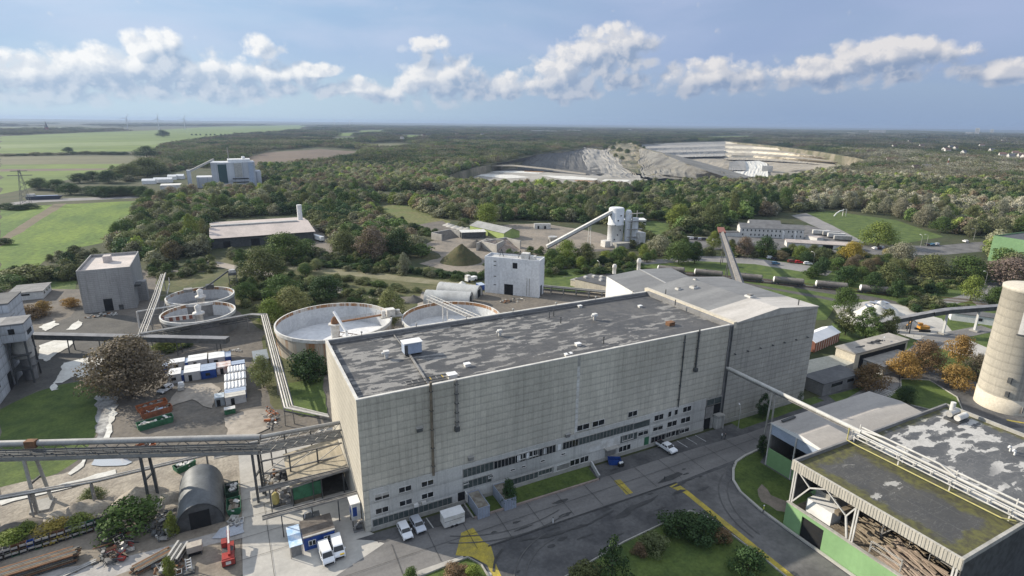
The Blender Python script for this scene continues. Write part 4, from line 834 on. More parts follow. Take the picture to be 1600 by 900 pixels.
# left: square concrete building, bungalow, plant at the edge
RP = mat('pinkish_flat_roof', (0.56, 0.50, 0.46), (0.44, 0.40, 0.37), 0.15, 0.85)
BLK = panel_mat('square_block_concrete', (0.36, 0.355, 0.345), (0.33, 0.325, 0.315), 2.0, 0.8, joint=(0.25, .245, .24), streak=.45)
o, M, L = building('concrete_block_building', 'tall square windowless grey concrete building beside the green field on the left', 'building', (-54.6, 268), (-36.8, 268), 31.5, 17.5, BLK, RP, parapet=1.1)
wall_bits(o, M, [('door', 'f', 8.4, 0, 3.0, 5.2, DARK), ('door', 'f', 12.5, 0, 1.6, 2.2, STEEL_D)])
q = MB(); q.box(6.5, 9.2, 17, 21, 16.4, 19.2, RP, M); q.build('roof_cabin', o)
q = MB(); q.box(L + .01, L + 3.2, 10, 14, 0, 8.5, BLK, M); q.box(L + .02, L + 2.2, 3, 8, 8.4, 9.2, STEEL_D, M); q.build('side_platform', o)
o, M, L = building('bungalow', 'low white flat-roofed bungalow behind rust red hedges at the left edge', 'bungalow', (-85.4, 299.6), (-74.0, 299.6), 14.2, 3.5, CONC_W, CONC_D, over=.5)
wall_bits(o, M, [('window', 'f', 5.2, 2.0, 3.6, .8, GLASS), ('door', 'f', 2.0, .05, 1.0, 2.0, STEEL_D), ('window', 'r', 3.0, 1.6, 1.4, 1.0, GLASS, L), ('window', 'r', 7.0, 1.6, 1.4, 1.0, GLASS, L), ('window', 'r', 11.0, 1.6, 1.4, 1.0, GLASS, L)])
WPL = panel_mat('plant_house_panels', (0.50, 0.52, 0.54), (0.45, 0.47, 0.49), 3.0, 2.6, joint=(0.16, .16, .165), jw=.05, streak=.4)
e0 = thing('plant_house', 'stained pale grey plant house with a projecting tower box at the left edge', 'industrial building', (-66, 190, 0))
q = MB(); q.box(-90, -60.5, 181, 213, 0, 18, WPL, skip='t'); q.box(-90, -61.6, 213.02, 227, 0, 21, WPL, skip='t'); q.build('wall', e0)
q = MB(); q.box(-90.1, -60.3, 180.8, 213.1, 18, 18.3, FELT_L); q.box(-90.1, -61.4, 213.12, 227.2, 21, 21.3, FELT); q.build('roof', e0)
q = MB(); q.box(-60.48, -55.2, 199, 207, 13.2, 18.4, WPL); q.box(-60.6, -55.0, 198.8, 207.2, 18.4, 18.7, CONC_D); qo = q.build('tower_box', e0)
q = MB(); q.box(-58.8, -57.4, 198.9, 198.98, 15.6, 17.2, DARK); q.build('window', qo); q = MB(); q.box(-55.18, -55.1, 201, 205, 14.4, 15.6, DARK); q.build('window', qo)
q = MB(); q.lathe((-57.6, 203, 7.2), [(2.4, 0), (2.6, 2.6), (2.2, 5.9)], CONC, 16); q.lathe((-57.2, 203.2, 0), [(1.6, 0), (1.8, 7.1)], CONC_D, 12)
q.build('hopper', e0)
q = MB()
for x, y in ((-59.8, 199.4), (-55.8, 199.4), (-59.8, 206.6), (-55.8, 206.6)): q.beam((x, y, 0), (x, y, 13.1), .45, .45, STEEL_D)
for z in (4.2, 8.6): q.box(-60, -55.4, 199.2, 206.8, z, z + .3, STEEL_D)
q.build('support_frame', e0)
for x, z, w, h in ((-60.44, 9.0, 4.5, 2.4), (-60.44, 4.0, 3.0, 2.6)):
 q = MB(); q.box(x, x + .07, 188 - w / 2, 188 + w / 2, z, z + h, GLASS); q.build('window', e0)
q = MB(); q.box(-60.44, -60.36, 196, 199, 0, 5.0, DARK); q.build('gate', e0)
# thickener tanks
TANKW = mat('chalk_lined_wall', (0.60, 0.61, 0.61), (0.50, 0.51, 0.52), 0.15, 0.8, streak=.2)
TANKF = mat('tank_slurry', (0.70, 0.70, 0.70), (0.64, 0.645, 0.65), 0.06, 0.6)
def rusty(name, base, amount):
 m, nt, b = new_mat(name)
 geo = nt.node('ShaderNodeNewGeometry').outputs['Position']
 st = nt.noise(nt.vmath('MULTIPLY', geo, (.9, .9, .05)), 1.0, 5, .65); big = nt.noise(geo, .08, 3)
 c = nt.mix(nt.ramp(nt.math('ADD', st, nt.math('MULTIPLY', big, .6)), .98 - amount * .3, 1.2 - amount * .3), base, (.30, .155, .07))
 st2 = nt.noise(nt.vmath('MULTIPLY', geo, (1.4, 1.4, .04)), 1.0, 4, .6); c = nt.mix(nt.ramp(st2, .55, .8, 0, .5), c, (.13, .085, .055))
 nt.put(b.inputs['Base Color'], c); b.inputs['Roughness'].default_value = .85; return m
RUSTW = rusty('rust_streaked_concrete', (.46, .42, .35), .75); RUSTR = rusty('rusty_rim', (.55, .52, .47), 1.1)
def tank(c, R, h, label, floor, outer, zf=1.0, piers=True):
 o = thing('thickener_tank', label, 'tank', (c[0], c[1], 0)); n = 56
 q = MB(); q.lathe((c[0], c[1], 0), [(R, 0), (R, h - 1.1)], outer, n, cap=False); q.lathe((c[0], c[1], 0), [(R + .25, h - 1.1), (R + .25, h), (R - .25, h)], WHITE_D, n, False, cap=False)
 q.lathe((c[0], c[1], 0), [(R + .02, h - 1.12), (R + .25, h - 1.1)], CONC, n, False, cap=False); q.build('shell', o)
 q = MB(); q.lathe((c[0], c[1], 0), [(R - .25, h), (R - .25, h - 1.2)], RUSTR, n, False, cap=False); q.lathe((c[0], c[1], 0), [(R - .26, h - 1.2), (R - .3, zf)], TANKW, n, cap=False); q.build('lining', o)
 q = MB(); pts = [(c[0] + (R - .3) * math.cos(2 * math.pi * k / n), c[1] + (R - .3) * math.sin(2 * math.pi * k / n), zf) for k in range(n)]; q.face(pts, floor); q.build('floor', o)
 if piers:
  q = MB()
  for k in range(22):
   a = 2 * math.pi * k / 22; q.beam((c[0] + (R + .2) * math.cos(a), c[1] + (R + .2) * math.sin(a), 0), (c[0] + (R + .2) * math.cos(a), c[1] + (R + .2) * math.sin(a), h - 1.2), .35, .35, outer)
  q.build('buttress', o) if False else None
 return o
T1 = (29.8, 194.0); R1, H1 = 19.4, 8.5
t1 = tank(T1, R1, H1, 'largest round tank with rust streaked wall directly behind the left end of the hall', TANKF, RUSTW, 1.2)
q = MB(); q.lathe((T1[0], T1[1], 1.2), [(1.5, 0), (1.5, 5.4), (2.2, 5.5), (2.2, 6.0)], WHITE_D, 16); q.lathe((T1[0], T1[1], 7.2), [(1.3, 0), (1.3, 1.2), (.5, 2.4)], RUST, 10); q.build('centre_pier', t1)
q = MB(); q.tube((T1[0], T1[1], 11.5), (T1[0] + 2.5, T1[1] - 7, 6.0), .5, WHITE); q.tube((T1[0] + 2.5, T1[1] - 7, 6.0), (T1[0] + 2.8, T1[1] - 7.6, 1.2), .5, WHITE); q.build('feed_pipe', t1)
q = MB()
a = math.radians(-8); ux, uy = math.cos(a), math.sin(a)
q.beam((T1[0] + ux, T1[1] + uy, 7.5), (T1[0] + ux * R1, T1[1] + uy * R1, 8.9), 1.2, .35, RUST)
for s in (-.55, .55):
 q.beam((T1[0] - uy * s, T1[1] + ux * s, 8.6), (T1[0] + ux * R1 - uy * s, T1[1] + uy * R1 + ux * s, 9.9), .08, .08, STEEL)
 for k in range(12): d = R1 * k / 11; q.beam((T1[0] + ux * d - uy * s, T1[1] + uy * d + ux * s, 7.5 + 1.4 * k / 11), (T1[0] + ux * d - uy * s, T1[1] + uy * d + ux * s, 8.6 + 1.4 * k / 11), .06, .06, STEEL)
q.build('walkway', t1)
q = MB(); a = math.radians(-42); ux, uy = math.cos(a), math.sin(a)
for z in (1.9, 3.6): q.beam((T1[0], T1[1], z + .6), (T1[0] + ux * (R1 - 1), T1[1] + uy * (R1 - 1), z), .2, .2, RUST)
for k in range(11):
 d0, d1 = (R1 - 1) * k / 11, (R1 - 1) * (k + 1) / 11; q.beam((T1[0] + ux * d0, T1[1] + uy * d0, 2.2), (T1[0] + ux * d1, T1[1] + uy * d1, 3.8), .12, .12, RUST)
q.box(T1[0] + 1, T1[0] + 15, T1[1] - 6.4, T1[1] - 6.2, 1.25, 3.2, RUST)
q.build('scraper', t1)
q = MB(); px, py = T1[0] + R1 * .98, T1[1] - 3
q.box(px - 1.6, px + 1.4, py - 1.4, py + 1.4, H1, H1 + 2.3, WHITE_D); q.tube((px - 3, py - 2, H1), (px - 3, py - 2, H1 + 2.6), .7, WHITE_D); q.tube((px + 2.6, py, H1 - 1), (px + 2.6, py, H1 + 1.6), .9, GALV); q.box(px - 4, px + 4, py - 2.5, py + 2.5, H1 - .3, H1, CONC); q.build('drive_house', t1)
T2 = (69.0, 183.0); R2 = 17.6
t2 = tank(T2, R2, 7.6, 'round tank with a white floor and a slanting truss bridge, right of the largest tank', mat('bright_chalk_floor', (0.70, 0.70, 0.69), (0.6, 0.6, 0.6), 0.1, 0.7), mat('tank_concrete', (0.42, 0.40, 0.36), (0.34, 0.32, 0.29), .2, .9, streak=.4), 2.0)
q = MB(); a0, a1 = Vector((67.5, 204, 8.4)), Vector((76.5, 166.8, 8.2))
for s in (-.9, .9):
 for z in (0, 1.4): q.beam(a0 + Vector((s, 0, z)), a1 + Vector((s, 0, z)), .18, .18, WHITE_D)
 for k in range(20):
  b0, b1 = a0.lerp(a1, k / 20), a0.lerp(a1, (k + 1) / 20); q.beam(b0 + Vector((s, 0, 0)), b1 + Vector((s, 0, 1.4)), .09, .09, WHITE_D)
q.beam(a0, a1, 1.6, .12, STEEL)
for f in (.04, .3): pz = a0.lerp(a1, f); q.beam((pz.x - .9, pz.y, 0), (pz.x - .9, pz.y, 8.3), .3, .3, WHITE_D); q.beam((pz.x + .9, pz.y, 0), (pz.x + .9, pz.y, 8.3), .3, .3, WHITE_D)
q.build('truss_bridge', t2)
q = MB(); q.beam((69, 183, 4.6), (55, 178, 4.2), 1.0, .9, RUST)
for k in range(9): q.beam((69 - 14 * k / 8, 183 - 5 * k / 8, 4.6), (69 - 14 * k / 8, 183 - 5 * k / 8, 6.2), .08, .08, RUST)
q.beam((69, 183, 6.2), (55, 178, 5.9), .08, .08, RUST); q.lathe((69, 183, 2.0), [(1.5, 0), (1.5, 4)], WHITE_D, 14); q.build('scraper', t2)
TA, TB = (-12.6, 251.0), (-12.9, 228.5)
ta = tank(TA, 12.2, 7.2, 'far small tank with a clean pale rim and steel tower behind the pipe bridge', mat('dry_tank_floor', (.26, .26, .255), (.20, .2, .2), .1, .9), CONC_D, 2.0)
tb = tank(TB, 12.2, 7.0, 'near small tank with a red and white banded wall half hidden by the pipe bridge', mat('dry_tank_floor_b', (.22, .22, .215), (.17, .17, .17), .1, .9), CONC_D, 1.6)
for o_, c_ in ((ta, TA), (tb, TB)):
 q = MB(); q.lathe((c_[0], c_[1], 1.6), [(1.3, 0), (1.3, 4.4), (2.0, 4.5), (2.0, 5.2), (.9, 5.3), (1.2, 7.6), (.3, 8.2)], WHITE_D, 12); q.build('centre_pier', o_)
q = MB(); q.path([(TA[0] - 2, TA[1], 8.6), (TA[0] + 3, TA[1] + 5, 9.4), (TA[0] + 11.5, TA[1] + 14, 13)], .35, STEEL_D); q.box(TA[0] - 6, TA[0] - 3, TA[1] + 6, TA[1] + 9, 7.2, 8.4, STEEL); q.box(TA[0] + 2, TA[0] + 5, TA[1] + 8, TA[1] + 10.5, 7.2, 8.8, STEEL_D); q.build('feed_pipe', ta)
q = MB(); bx, by = TA[0] + 12.5, TA[1] + 13
for x, y in ((-1.5, -1.5), (1.5, -1.5), (1.5, 1.5), (-1.5, 1.5)): q.beam((bx + x, by + y, 0), (bx + x, by + y, 12), .25, .25, STEEL_D)
for z in (3, 6, 9):
 for (x0, y0), (x1, y1) in (((-1.5, -1.5), (1.5, -1.5)), ((1.5, -1.5), (1.5, 1.5)), ((1.5, 1.5), (-1.5, 1.5)), ((-1.5, 1.5), (-1.5, -1.5))): q.beam((bx + x0, by + y0, z), (bx + x1, by + y1, z), .15, .15, STEEL_D); q.beam((bx + x0, by + y0, z), (bx + x1, by + y1, z + 3), .1, .1, STEEL_D)
q.box(bx - 1.6, bx + 1.6, by - 1.6, by + 1.6, 11.2, 12.2, STEEL_D); q.tube((bx, by, 12), (bx, by, 13.4), 1.3, GALV); q.build('steel_tower', ta)
q = MB(); n = 40
for k in range(9):
 a = math.radians(168 + k * 7); q.beam((TB[0] + 11.7 * math.cos(a), TB[1] + 11.7 * math.sin(a), 4.2), (TB[0] + 11.7 * math.cos(a), TB[1] + 11.7 * math.sin(a), 6.3), 1.0, .12, RED_P if k % 2 else WHITE_D)
q.box(TB[0] - 11, TB[0] - 1, TB[1] + .2, TB[1] + .5, 4.4, 6.2, WHITE_D)
for k in range(4): q.box(TB[0] - 9.5 + k * 2.1, TB[0] - 8.4 + k * 2.1, TB[1] + .05, TB[1] + .19, 4.6, 6.0, BRICK)
q.build('scraper', tb)
# pipe bridges and galleries on the left
def legs(q, x, y, z, w=1.6, ang=0.0, m=STEEL_D, spread=0.6):
 ux, uy = math.cos(ang), math.sin(ang)
 for s in (-1, 1): q.beam((x + ux * s * (w / 2 + spread), y + uy * s * (w / 2 + spread), 0), (x + ux * s * w / 2, y + uy * s * w / 2, z), .28, .28, m)
 q.beam((x - ux * w / 2, y - uy * w / 2, z), (x + ux * w / 2, y + uy * w / 2, z), .25, .3, m)
 q.beam((x - ux * (w / 2 + spread * .5), y - uy * (w / 2 + spread * .5), z * .5), (x + ux * (w / 2 + spread * .5), y + uy * (w / 2 + spread * .5), z * .5), .15, .15, m)
PIPE_L = mat('lagged_pipe', (0.50, 0.48, 0.44), (0.38, 0.36, 0.33), .5, .55, .2)
pb = thing('pipe_bridge', 'bent bridge of parallel pale pipes from the small tanks round to the hall end wall', 'pipe bridge', (8.6, 180, 0))
Z = 6.2; KN = [(-30.0, 213.0), (4.2, 219.0), (8.6, 216.5), (8.6, 138.2), (16.7, 129.4)]
for k, (off, r) in enumerate(((-.9, .16), (-.35, .2), (.25, .26), (.9, .22))):
 q = MB(); P = [(KN[0][0], KN[0][1] - off), (KN[1][0] - .3 * off, KN[1][1] - off), (KN[2][0] - off, KN[2][1] - off), (KN[3][0] - off, KN[3][1] - off * .4), (KN[4][0], KN[4][1] - off)]
 q.path([(x, y, Z + .2 + (0.25 if k == 3 else 0)) for x, y in P], r, PIPE_L if k != 1 else STEEL, 8); q.build('pipe', pb)
q = MB()
for off in (-1.2, 1.2):
 P = [(KN[0][0], KN[0][1] - off), (KN[1][0] - .3 * off, KN[1][1] - off), (KN[2][0] - off, KN[2][1] - off), (KN[3][0] - off, KN[3][1] - off * .4), (KN[4][0], KN[4][1] - off)]
 for a, b in zip(P[:-1], P[1:]): q.beam((a[0], a[1], Z - .25), (b[0], b[1], Z - .25), .2, .4, STEEL_D)
 a, b = P[0], P[1]; q.beam((a[0], a[1], Z - 1.6), (b[0], b[1], Z - 1.6), .2, .3, STEEL_D)
 for k in range(16): t0, t1_ = k / 16, (k + 1) / 16; q.beam((a[0] + (b[0] - a[0]) * t0, a[1] + (b[1] - a[1]) * t0, Z - 1.6), (a[0] + (b[0] - a[0]) * t1_, a[1] + (b[1] - a[1]) * t1_, Z - .3), .1, .1, STEEL_D)
q.build('girder', pb)
for x, y, an in ((-12.5, 216.2, 1.7), (2.8, 218.6, 1.7), (8.6, 200, 0), (8.6, 180, 0), (8.6, 160, 0), (8.6, 141, 0), (-27, 213.6, 1.7)):
 q = MB(); legs(q, x, y, Z - .4, 1.8, an, STEEL, .2); q.build('support', pb)
db = thing('conveyor_bridge', 'dark low conveyor bridge running from the plant house past the brown willow', 'conveyor', (-40, 218, 0))
q = MB(); A, B_ = Vector((-62.5, 229.5, 5.2)), Vector((-4, 197.5, 5.2)); q.beam(A, B_, 2.4, 1.5, STEEL_D); q.beam(A + Vector((0, 0, .95)), B_ + Vector((0, 0, .95)), 2.7, .14, mat('grey_sheet_roof', (.22, .22, .225), (.15, .15, .155), .4, .6)); q.build('gallery', db)
for f in (.2, .36, .56, .75, .95): p = A.lerp(B_, f); q = MB(); legs(q, p.x, p.y, 4.5, 2.0, 1.08, STEEL_D, .3); q.build('support', db)
sb = thing('sloped_pipe_bundle', 'bundle of thin pale pipes climbing from the pipe bridge towards the square concrete building', 'pipe bridge', (-29, 215, 0))
for k, off in enumerate((-1.0, -.3, .5, 1.1)):
 q = MB(); q.path([(-29.6 + off, 214.5, 5.6), (-27.2 + off, 246, 9.8), (-25.9 + off * .8, 270, 12.8 + .4 * (k == 3))], (.14, .2, .16, .22)[k], PIPE_L); q.build('pipe', sb)
for y, z in ((222, 6.3), (240, 8.8), (262, 11.6)): q = MB(); legs(q, -28.4 + (y - 222) * .05, y, z, 2.4, 0, STEEL, .3); q.build('support', sb)
q = MB(); q.path([(-33, 238, 0), (-33, 238, 7.0), (-21, 240, 7.0), (-21, 240, 0)], .3, WHITE_D); q.path([(-27, 255, 0), (-24, 268, 9.0), (-24, 268, 11.5)], .22, PIPE_L); q.build('riser_pipe', sb)
g1 = thing('conveyor_gallery', 'long steel gallery topped by a round pale duct crossing the front left to the hall', 'conveyor', (-20, 120, 0))
DUCT = mat('pale_round_duct', (.40, .39, .365), (.30, .29, .275), .3, .6, .15)
A, B_ = Vector((-60, 137.5, 13.2)), Vector((1.0, 111.6, 13.2)); dr = (B_ - A).normalized(); sd_ = Vector((-dr.y, dr.x, 0))
q = MB(); cut0, cut1 = A.lerp(B_, .335), A.lerp(B_, .365)
q.tube(A + Vector((0, 0, 1.0)) + sd_ * .4, cut0 + Vector((0, 0, 1.0)) + sd_ * .4, .62, DUCT, 14); q.tube(cut1 + Vector((0, 0, 1.0)) + sd_ * .4, B_ + Vector((0, 0, 1.0)) + sd_ * .4, .62, DUCT, 14); q.build('duct', g1)
q = MB(); q.box(-1, .9, -.6, .6, 0, 1.5, RUST, Matrix.Translation(A.lerp(B_, .35) + Vector((0, 0, .3))) @ Matrix.Rotation(math.atan2(dr.y, dr.x), 4, 'Z')); q.build('drive_unit', g1)
q = MB()
for s in (-1.5, 1.3):
 for z in (0.2, -1.6): q.beam(A + sd_ * s + Vector((0, 0, z)), B_ + sd_ * s + Vector((0, 0, z)), .25, .28, STEEL if z < 0 else STEEL_D)
 for k in range(34):
  b0, b1 = A.lerp(B_, k / 34) + sd_ * s, A.lerp(B_, (k + 1) / 34) + sd_ * s
  q.beam(b0 + Vector((0, 0, -1.6 if k % 2 else .2)), b1 + Vector((0, 0, .2 if k % 2 else -1.6)), .12, .12, STEEL)
 if s < 0:
  q.beam(A + sd_ * (s - .5) + Vector((0, 0, 1.1)), B_ + sd_ * (s - .5) + Vector((0, 0, 1.1)), .06, .06, STEEL_D)
  for k in range(30): p = A.lerp(B_, k / 30) + sd_ * (s - .5); q.beam(p + Vector((0, 0, .1)), p + Vector((0, 0, 1.1)), .05, .05, STEEL_D)
q.beam(A + Vector((0, 0, -1.5)), B_ + Vector((0, 0, -1.5)), 2.6, .12, STEEL_D); q.beam(A + sd_ * -1.2 + Vector((0, 0, .15)), B_ + sd_ * -1.2 + Vector((0, 0, .15)), 1.6, .1, STEEL_D)
q.build('truss', g1)
q = MB(); q.beam(A + sd_ * -1.66 + Vector((0, 0, -1.0)), B_ + sd_ * -1.66 + Vector((0, 0, -1.25)), .06, .6, mat('gallery_side_sheet', (.26, .26, .25), (.19, .19, .185), .3, .7)); q.build('side_sheet', g1)
for f, sp in ((.335, 1.6), (.66, .6), (.98, .3)):
 p = A.lerp(B_, f); q = MB()
 for s in (-1.4, 1.2):
  q.beam(p + sd_ * s * (1 + sp * .35) + dr * sp * .4 + Vector((0, 0, -13.2)), p + sd_ * s + Vector((0, 0, -1.6)), .5, .5, CONC if f < .5 else STEEL_D)
 q.beam(p + sd_ * -1.6 + Vector((0, 0, -7)), p + sd_ * 1.6 + Vector((0, 0, -7)), .3, .4, STEEL_D); q.box(p.x - 1.6, p.x + 1.6, p.y - 2.2, p.y + 2.2, 0, .5, CONC); q.build('support', g1)
q = MB()
for s in (-1.5, 1.3):
 for z in (13.4, 11.6): q.beam(tuple((B_ + sd_ * s).xy) + (z,), (16.75, 112.8 + s, z - 1.2), .25, .28, STEEL)
 for k in range(8): a_, b_ = (B_ + sd_ * s).lerp(Vector((16.75, 112.8 + s, 12)), k / 8), (B_ + sd_ * s).lerp(Vector((16.75, 112.8 + s, 12)), (k + 1) / 8); q.beam((a_.x, a_.y, 11.6 - k * .15), (b_.x, b_.y, 13.4 - (k + 1) * .15), .12, .12, STEEL)
q.beam(tuple(B_.xy) + (11.7,), (16.75, 112.8, 10.5), 2.6, .12, STEEL_D); q.tube(tuple((B_ + sd_ * .4).xy) + (14.2,), (16.75, 113.2, 13.0), .4, DUCT, 12); q.build('link_span', g1)
q = MB()
for yy in (112.2, 121.8):
 for z in (5.6, 8.6): q.beam((0.5, yy, z), (16.7, yy, z), .25, .3, STEEL)
 for x in (.8, 6, 11.5): q.beam((x, yy, 0), (x, yy, 8.6), .3, .3, STEEL_D); q.beam((x, yy, 5.6), (x + 5, yy, 8.6), .14, .14, STEEL)
q.beam((-8, 121, 6.8), (16.7, 121, 6.8), 1.2, .15, STEEL); q.tube((-12, 122.5, 7.6), (16.7, 122.5, 7.4), .3, PIPE_L); q.tube((-6, 123.3, 7.1), (16.7, 123.3, 6.9), .18, RUST)
q.build('end_frame', g1)
tp = thing('pipeline', 'pair of thin pale pipes on slim trestles above the sandy spoil heaps', 'pipeline', (-20, 124, 0))
for off, r in ((-.35, .2), (.35, .2)):
 q = MB(); q.path([(-52, 126.5 + off, 5.8), (-29, 124.2 + off, 5.8), (-9.5, 125 + off, 5.8), (16.7, 123 + off, 5.8)], r, PIPE_L); q.build('pipe', tp)
q = MB(); q.path([(-52, 126, 5.5), (-29, 124, 5.5), (-9.5, 124.9, 5.5), (16.7, 122.9, 5.5)], .12, STEEL_D); q.build('girder', tp)
for x, y in ((-40, 125.6), (-30, 124.3), (-19.4, 124.7), (-9.6, 125.0), (3, 124)):
 q = MB(); legs(q, x, y, 5.4, .9, math.pi / 2, STEEL, .35); q.build('support', tp)
# annex on the hall's end wall and the two trough bridges
an = thing('lean_to_shed', 'tan sheet-roofed open shed leaning on the sunlit end wall of the hall', 'shed', (11, 107, 0))
TANR = mat('tan_sheet_roof', (.40, .35, .26), (.30, .265, .20), .35, .8, stretch=(3.0, .4, 1))
q = MB(); q.extrude([(5.2, 106.6, 4.5), (16.75, 106.6, 5.6), (16.75, 106.6, 5.75), (5.2, 106.6, 4.65)], (0, 13.2, 0), TANR); q.build('roof', an)
q = MB(); q.box(5.4, 5.6, 107, 119.5, 0, 4.4, STEEL_D); q.box(5.6, 16.7, 119.3, 119.5, 0, 4.4, STEEL_D); q.build('wall', an)
q = MB(); q.box(5.7, 11.2, 106.9, 107.1, 1.3, 4.3, GREEN_P); q.build('front_panel', an)
q = MB(); q.box(5.7, 16.6, 107.3, 119.2, .05, .12, DIRT); q.box(5.8, 11, 107.3, 110, .1, 1.2, TIMBER); q.build('floor', an)
q = MB()
for x in (5.5, 11.2, 15.6): q.beam((x, 106.8, 0), (x, 106.8, 4.6), .25, .25, STEEL_D)
q.beam((5.3, 106.6, 4.5), (16.7, 106.6, 5.5), .25, .3, STEEL); q.build('post', an) if False else q.build('frame', an)
for nm, y, z, lab in (('trough_bridge', 108.0, 5.9, 'upper dark trough bridge crossing in front of the tan shed roof'), ('trough_bridge', 98.2, 5.4, 'lower dark trough bridge above the blue site cabin')):
 t = thing(nm, lab, 'conveyor', (8, y - (1.6 if y > 100 else 0), 0)); yy = y - (1.6 if y > 100 else 0)
 q = MB()
 for s in (-.5, .5): q.beam((-.4, yy + s, z), (16.7, yy + s, z - .1), .16, .4, STEEL)
 q.beam((-.4, yy, z - .1), (16.7, yy, z - .2), .9, .08, STEEL_D); q.beam((-.4, yy, z + .05), (16.7, yy, z - .02), .2, .12, STEEL); q.build('trough', t)
 for x in ((1.5, 9.5) if y > 100 else (2.8, 8.2, 13)): q = MB(); q.beam((x, yy, 0), (x, yy, z - .2), .2, .2, STEEL_D); q.build('support', t)
fu = thing('filter_unit', 'white filter cabinet with blue panel standing against the corner of the hall end wall', 'machine', (15.4, 96, 0))
q = MB(); q.box(14.9, 16.6, 95.2, 97.6, 1.5, 5.2, WHITE_D); q.box(14.7, 16.6, 94.9, 97.9, 5.2, 5.4, WHITE); q.build('cabinet', fu)
q = MB(); q.box(14.86, 14.9, 95.6, 97.0, 2.4, 4.4, BLUE_P); q.box(15.1, 15.9, 95.16, 95.2, 2.4, 4.4, BLUE_P); q.build('panel', fu)
q = MB()
for x, y in ((15.0, 95.3), (16.4, 95.3), (15, 97.5), (16.4, 97.5)): q.beam((x, y, 0), (x, y, 1.5), .15, .15, STEEL_D)
q.build('stand', fu)
fu = thing('pump_set', 'dark pump with bent pipes at the foot of the hall corner', 'machine', (15.6, 93.6, 0))
q = MB(); q.tube((15.2, 94.0, .9), (16.4, 94.0, .9), .45, STEEL_D); q.box(14.8, 16.6, 93.4, 94.6, 0, .4, CONC_D); q.build('body', fu); q = MB(); q.path([(15, 93.6, .8), (15, 93.2, 1.8), (15.8, 93, 2.6), (16.5, 93.2, 2.6)], .2, STEEL); q.build('pipe', fu)
# long shed, white block, arched huts and other middle-ground buildings
LSH = mat('pinkish_sheet_roof', (.47, .41, .375), (.35, .31, .285), .08, .85, stretch=(1, .5, 1), streak=.0)
o, M, L = building('long_shed', 'long dark shed with a broad pinkish grey roof and a white chimney, amid trees', 'shed', (-9.0, 381), (50.0, 381), 62, 6.2, STEEL_D, LSH, gable=2.2, over=1.0)
q = MB(); q.box(0, L - 6, 29.5, 32.5, 8.4, 9.3, GALV, M); q.build('ridge_vent', o)
q = MB(); q.lathe((M @ Vector((L - 3, 40, 0))).to_tuple()[:2] + (5,), [(1.7, 0), (1.7, 13.5)], WHITE, 16); q.build('chimney', o)
wall_bits(o, M, [('gate', 'f', 8, 0, 4, 4, DARK), ('gate', 'f', 24, 0, 5, 4.4, DARK), ('gate', 'f', 42, 0, 5, 4.4, DARK)])
bl = thing('lorry_trailer', 'white trailer parked at the right end of the long shed', 'trailer', tuple(at(496, 376)), 1.9, local=True)
q = MB(); q.box(-7, 7, -1.3, 1.3, 1.1, 3.6, WHITE); q.build('box_body', bl); q = MB(); q.box(-6.8, 6.8, -.6, .6, .7, 1.08, STEEL_D); q.build('chassis', bl)
q = MB()
for x in (-5.5, -4.3, 4.8):
 for s in (-1, 1): q.tube((x, s * 1.25, .5), (x, s * .95, .5), .5, BLACK, 10)
q.build('wheels', bl)
WBK = mat('white_block_wall', (.70, .72, .74), (.60, .62, .645), .12, .8, streak=.3)
o, M, L = building('white_block_building', 'tall white box building with one dark hole high in its front wall', 'building', (102.6, 228.3), (120.8, 210.0), 8.5, 17.0, WBK, mat('worn_white_roof', (.5, .5, .49), (.4, .4, .39), .3, .85), parapet=.7)
wall_bits(o, M, [('gate', 'f', 11.6, 0, 4.2, 5.0, DARK), ('opening', 'f', 14.5, 12.6, 2.2, 2.6, DARK), ('panel_strip', 'f', 20.2, .6, .25, 8.0, STEEL), ('panel_strip', 'f', 21.3, .6, .25, 8.0, STEEL), ('door', 'r', 3.5, 0, 2.4, 5.0, DARK, L)])
for k in range(4):
 q = MB(); z = 15.0 - (0, 2.0, 7.0, 11.0)[k]; q.box(4.4, 5.6, -.12, -.004, z, z + .35, STEEL_D, M); q.build('vent_slot', o)
q = MB(); q.box(16.5, 20, 2.5, 5.5, 16.4, 19.2, WHITE_D, M); q.box(20.4, 23, 2.8, 5, 16.4, 18.2, WHITE_D, M); q.build('roof_cabin', o)
q = MB()
for x in (6.2, 15.2):
 q.beam(M @ Vector((x - .9, 5.5, 16.4)), M @ Vector((x, 5.5, 19.8)), .25, .25, STEEL_D); q.beam(M @ Vector((x + .9, 5.5, 16.4)), M @ Vector((x, 5.5, 19.8)), .25, .25, STEEL_D)
q.beam(M @ Vector((4.5, 5.5, 18)), M @ Vector((16.5, 5.5, 18)), .3, .4, STEEL_D); q.build('roof_frame', o)
ARCH = mat('corrugated_arch_sheet', (.50, .50, .48), (.38, .38, .365), .3, .55, .25)
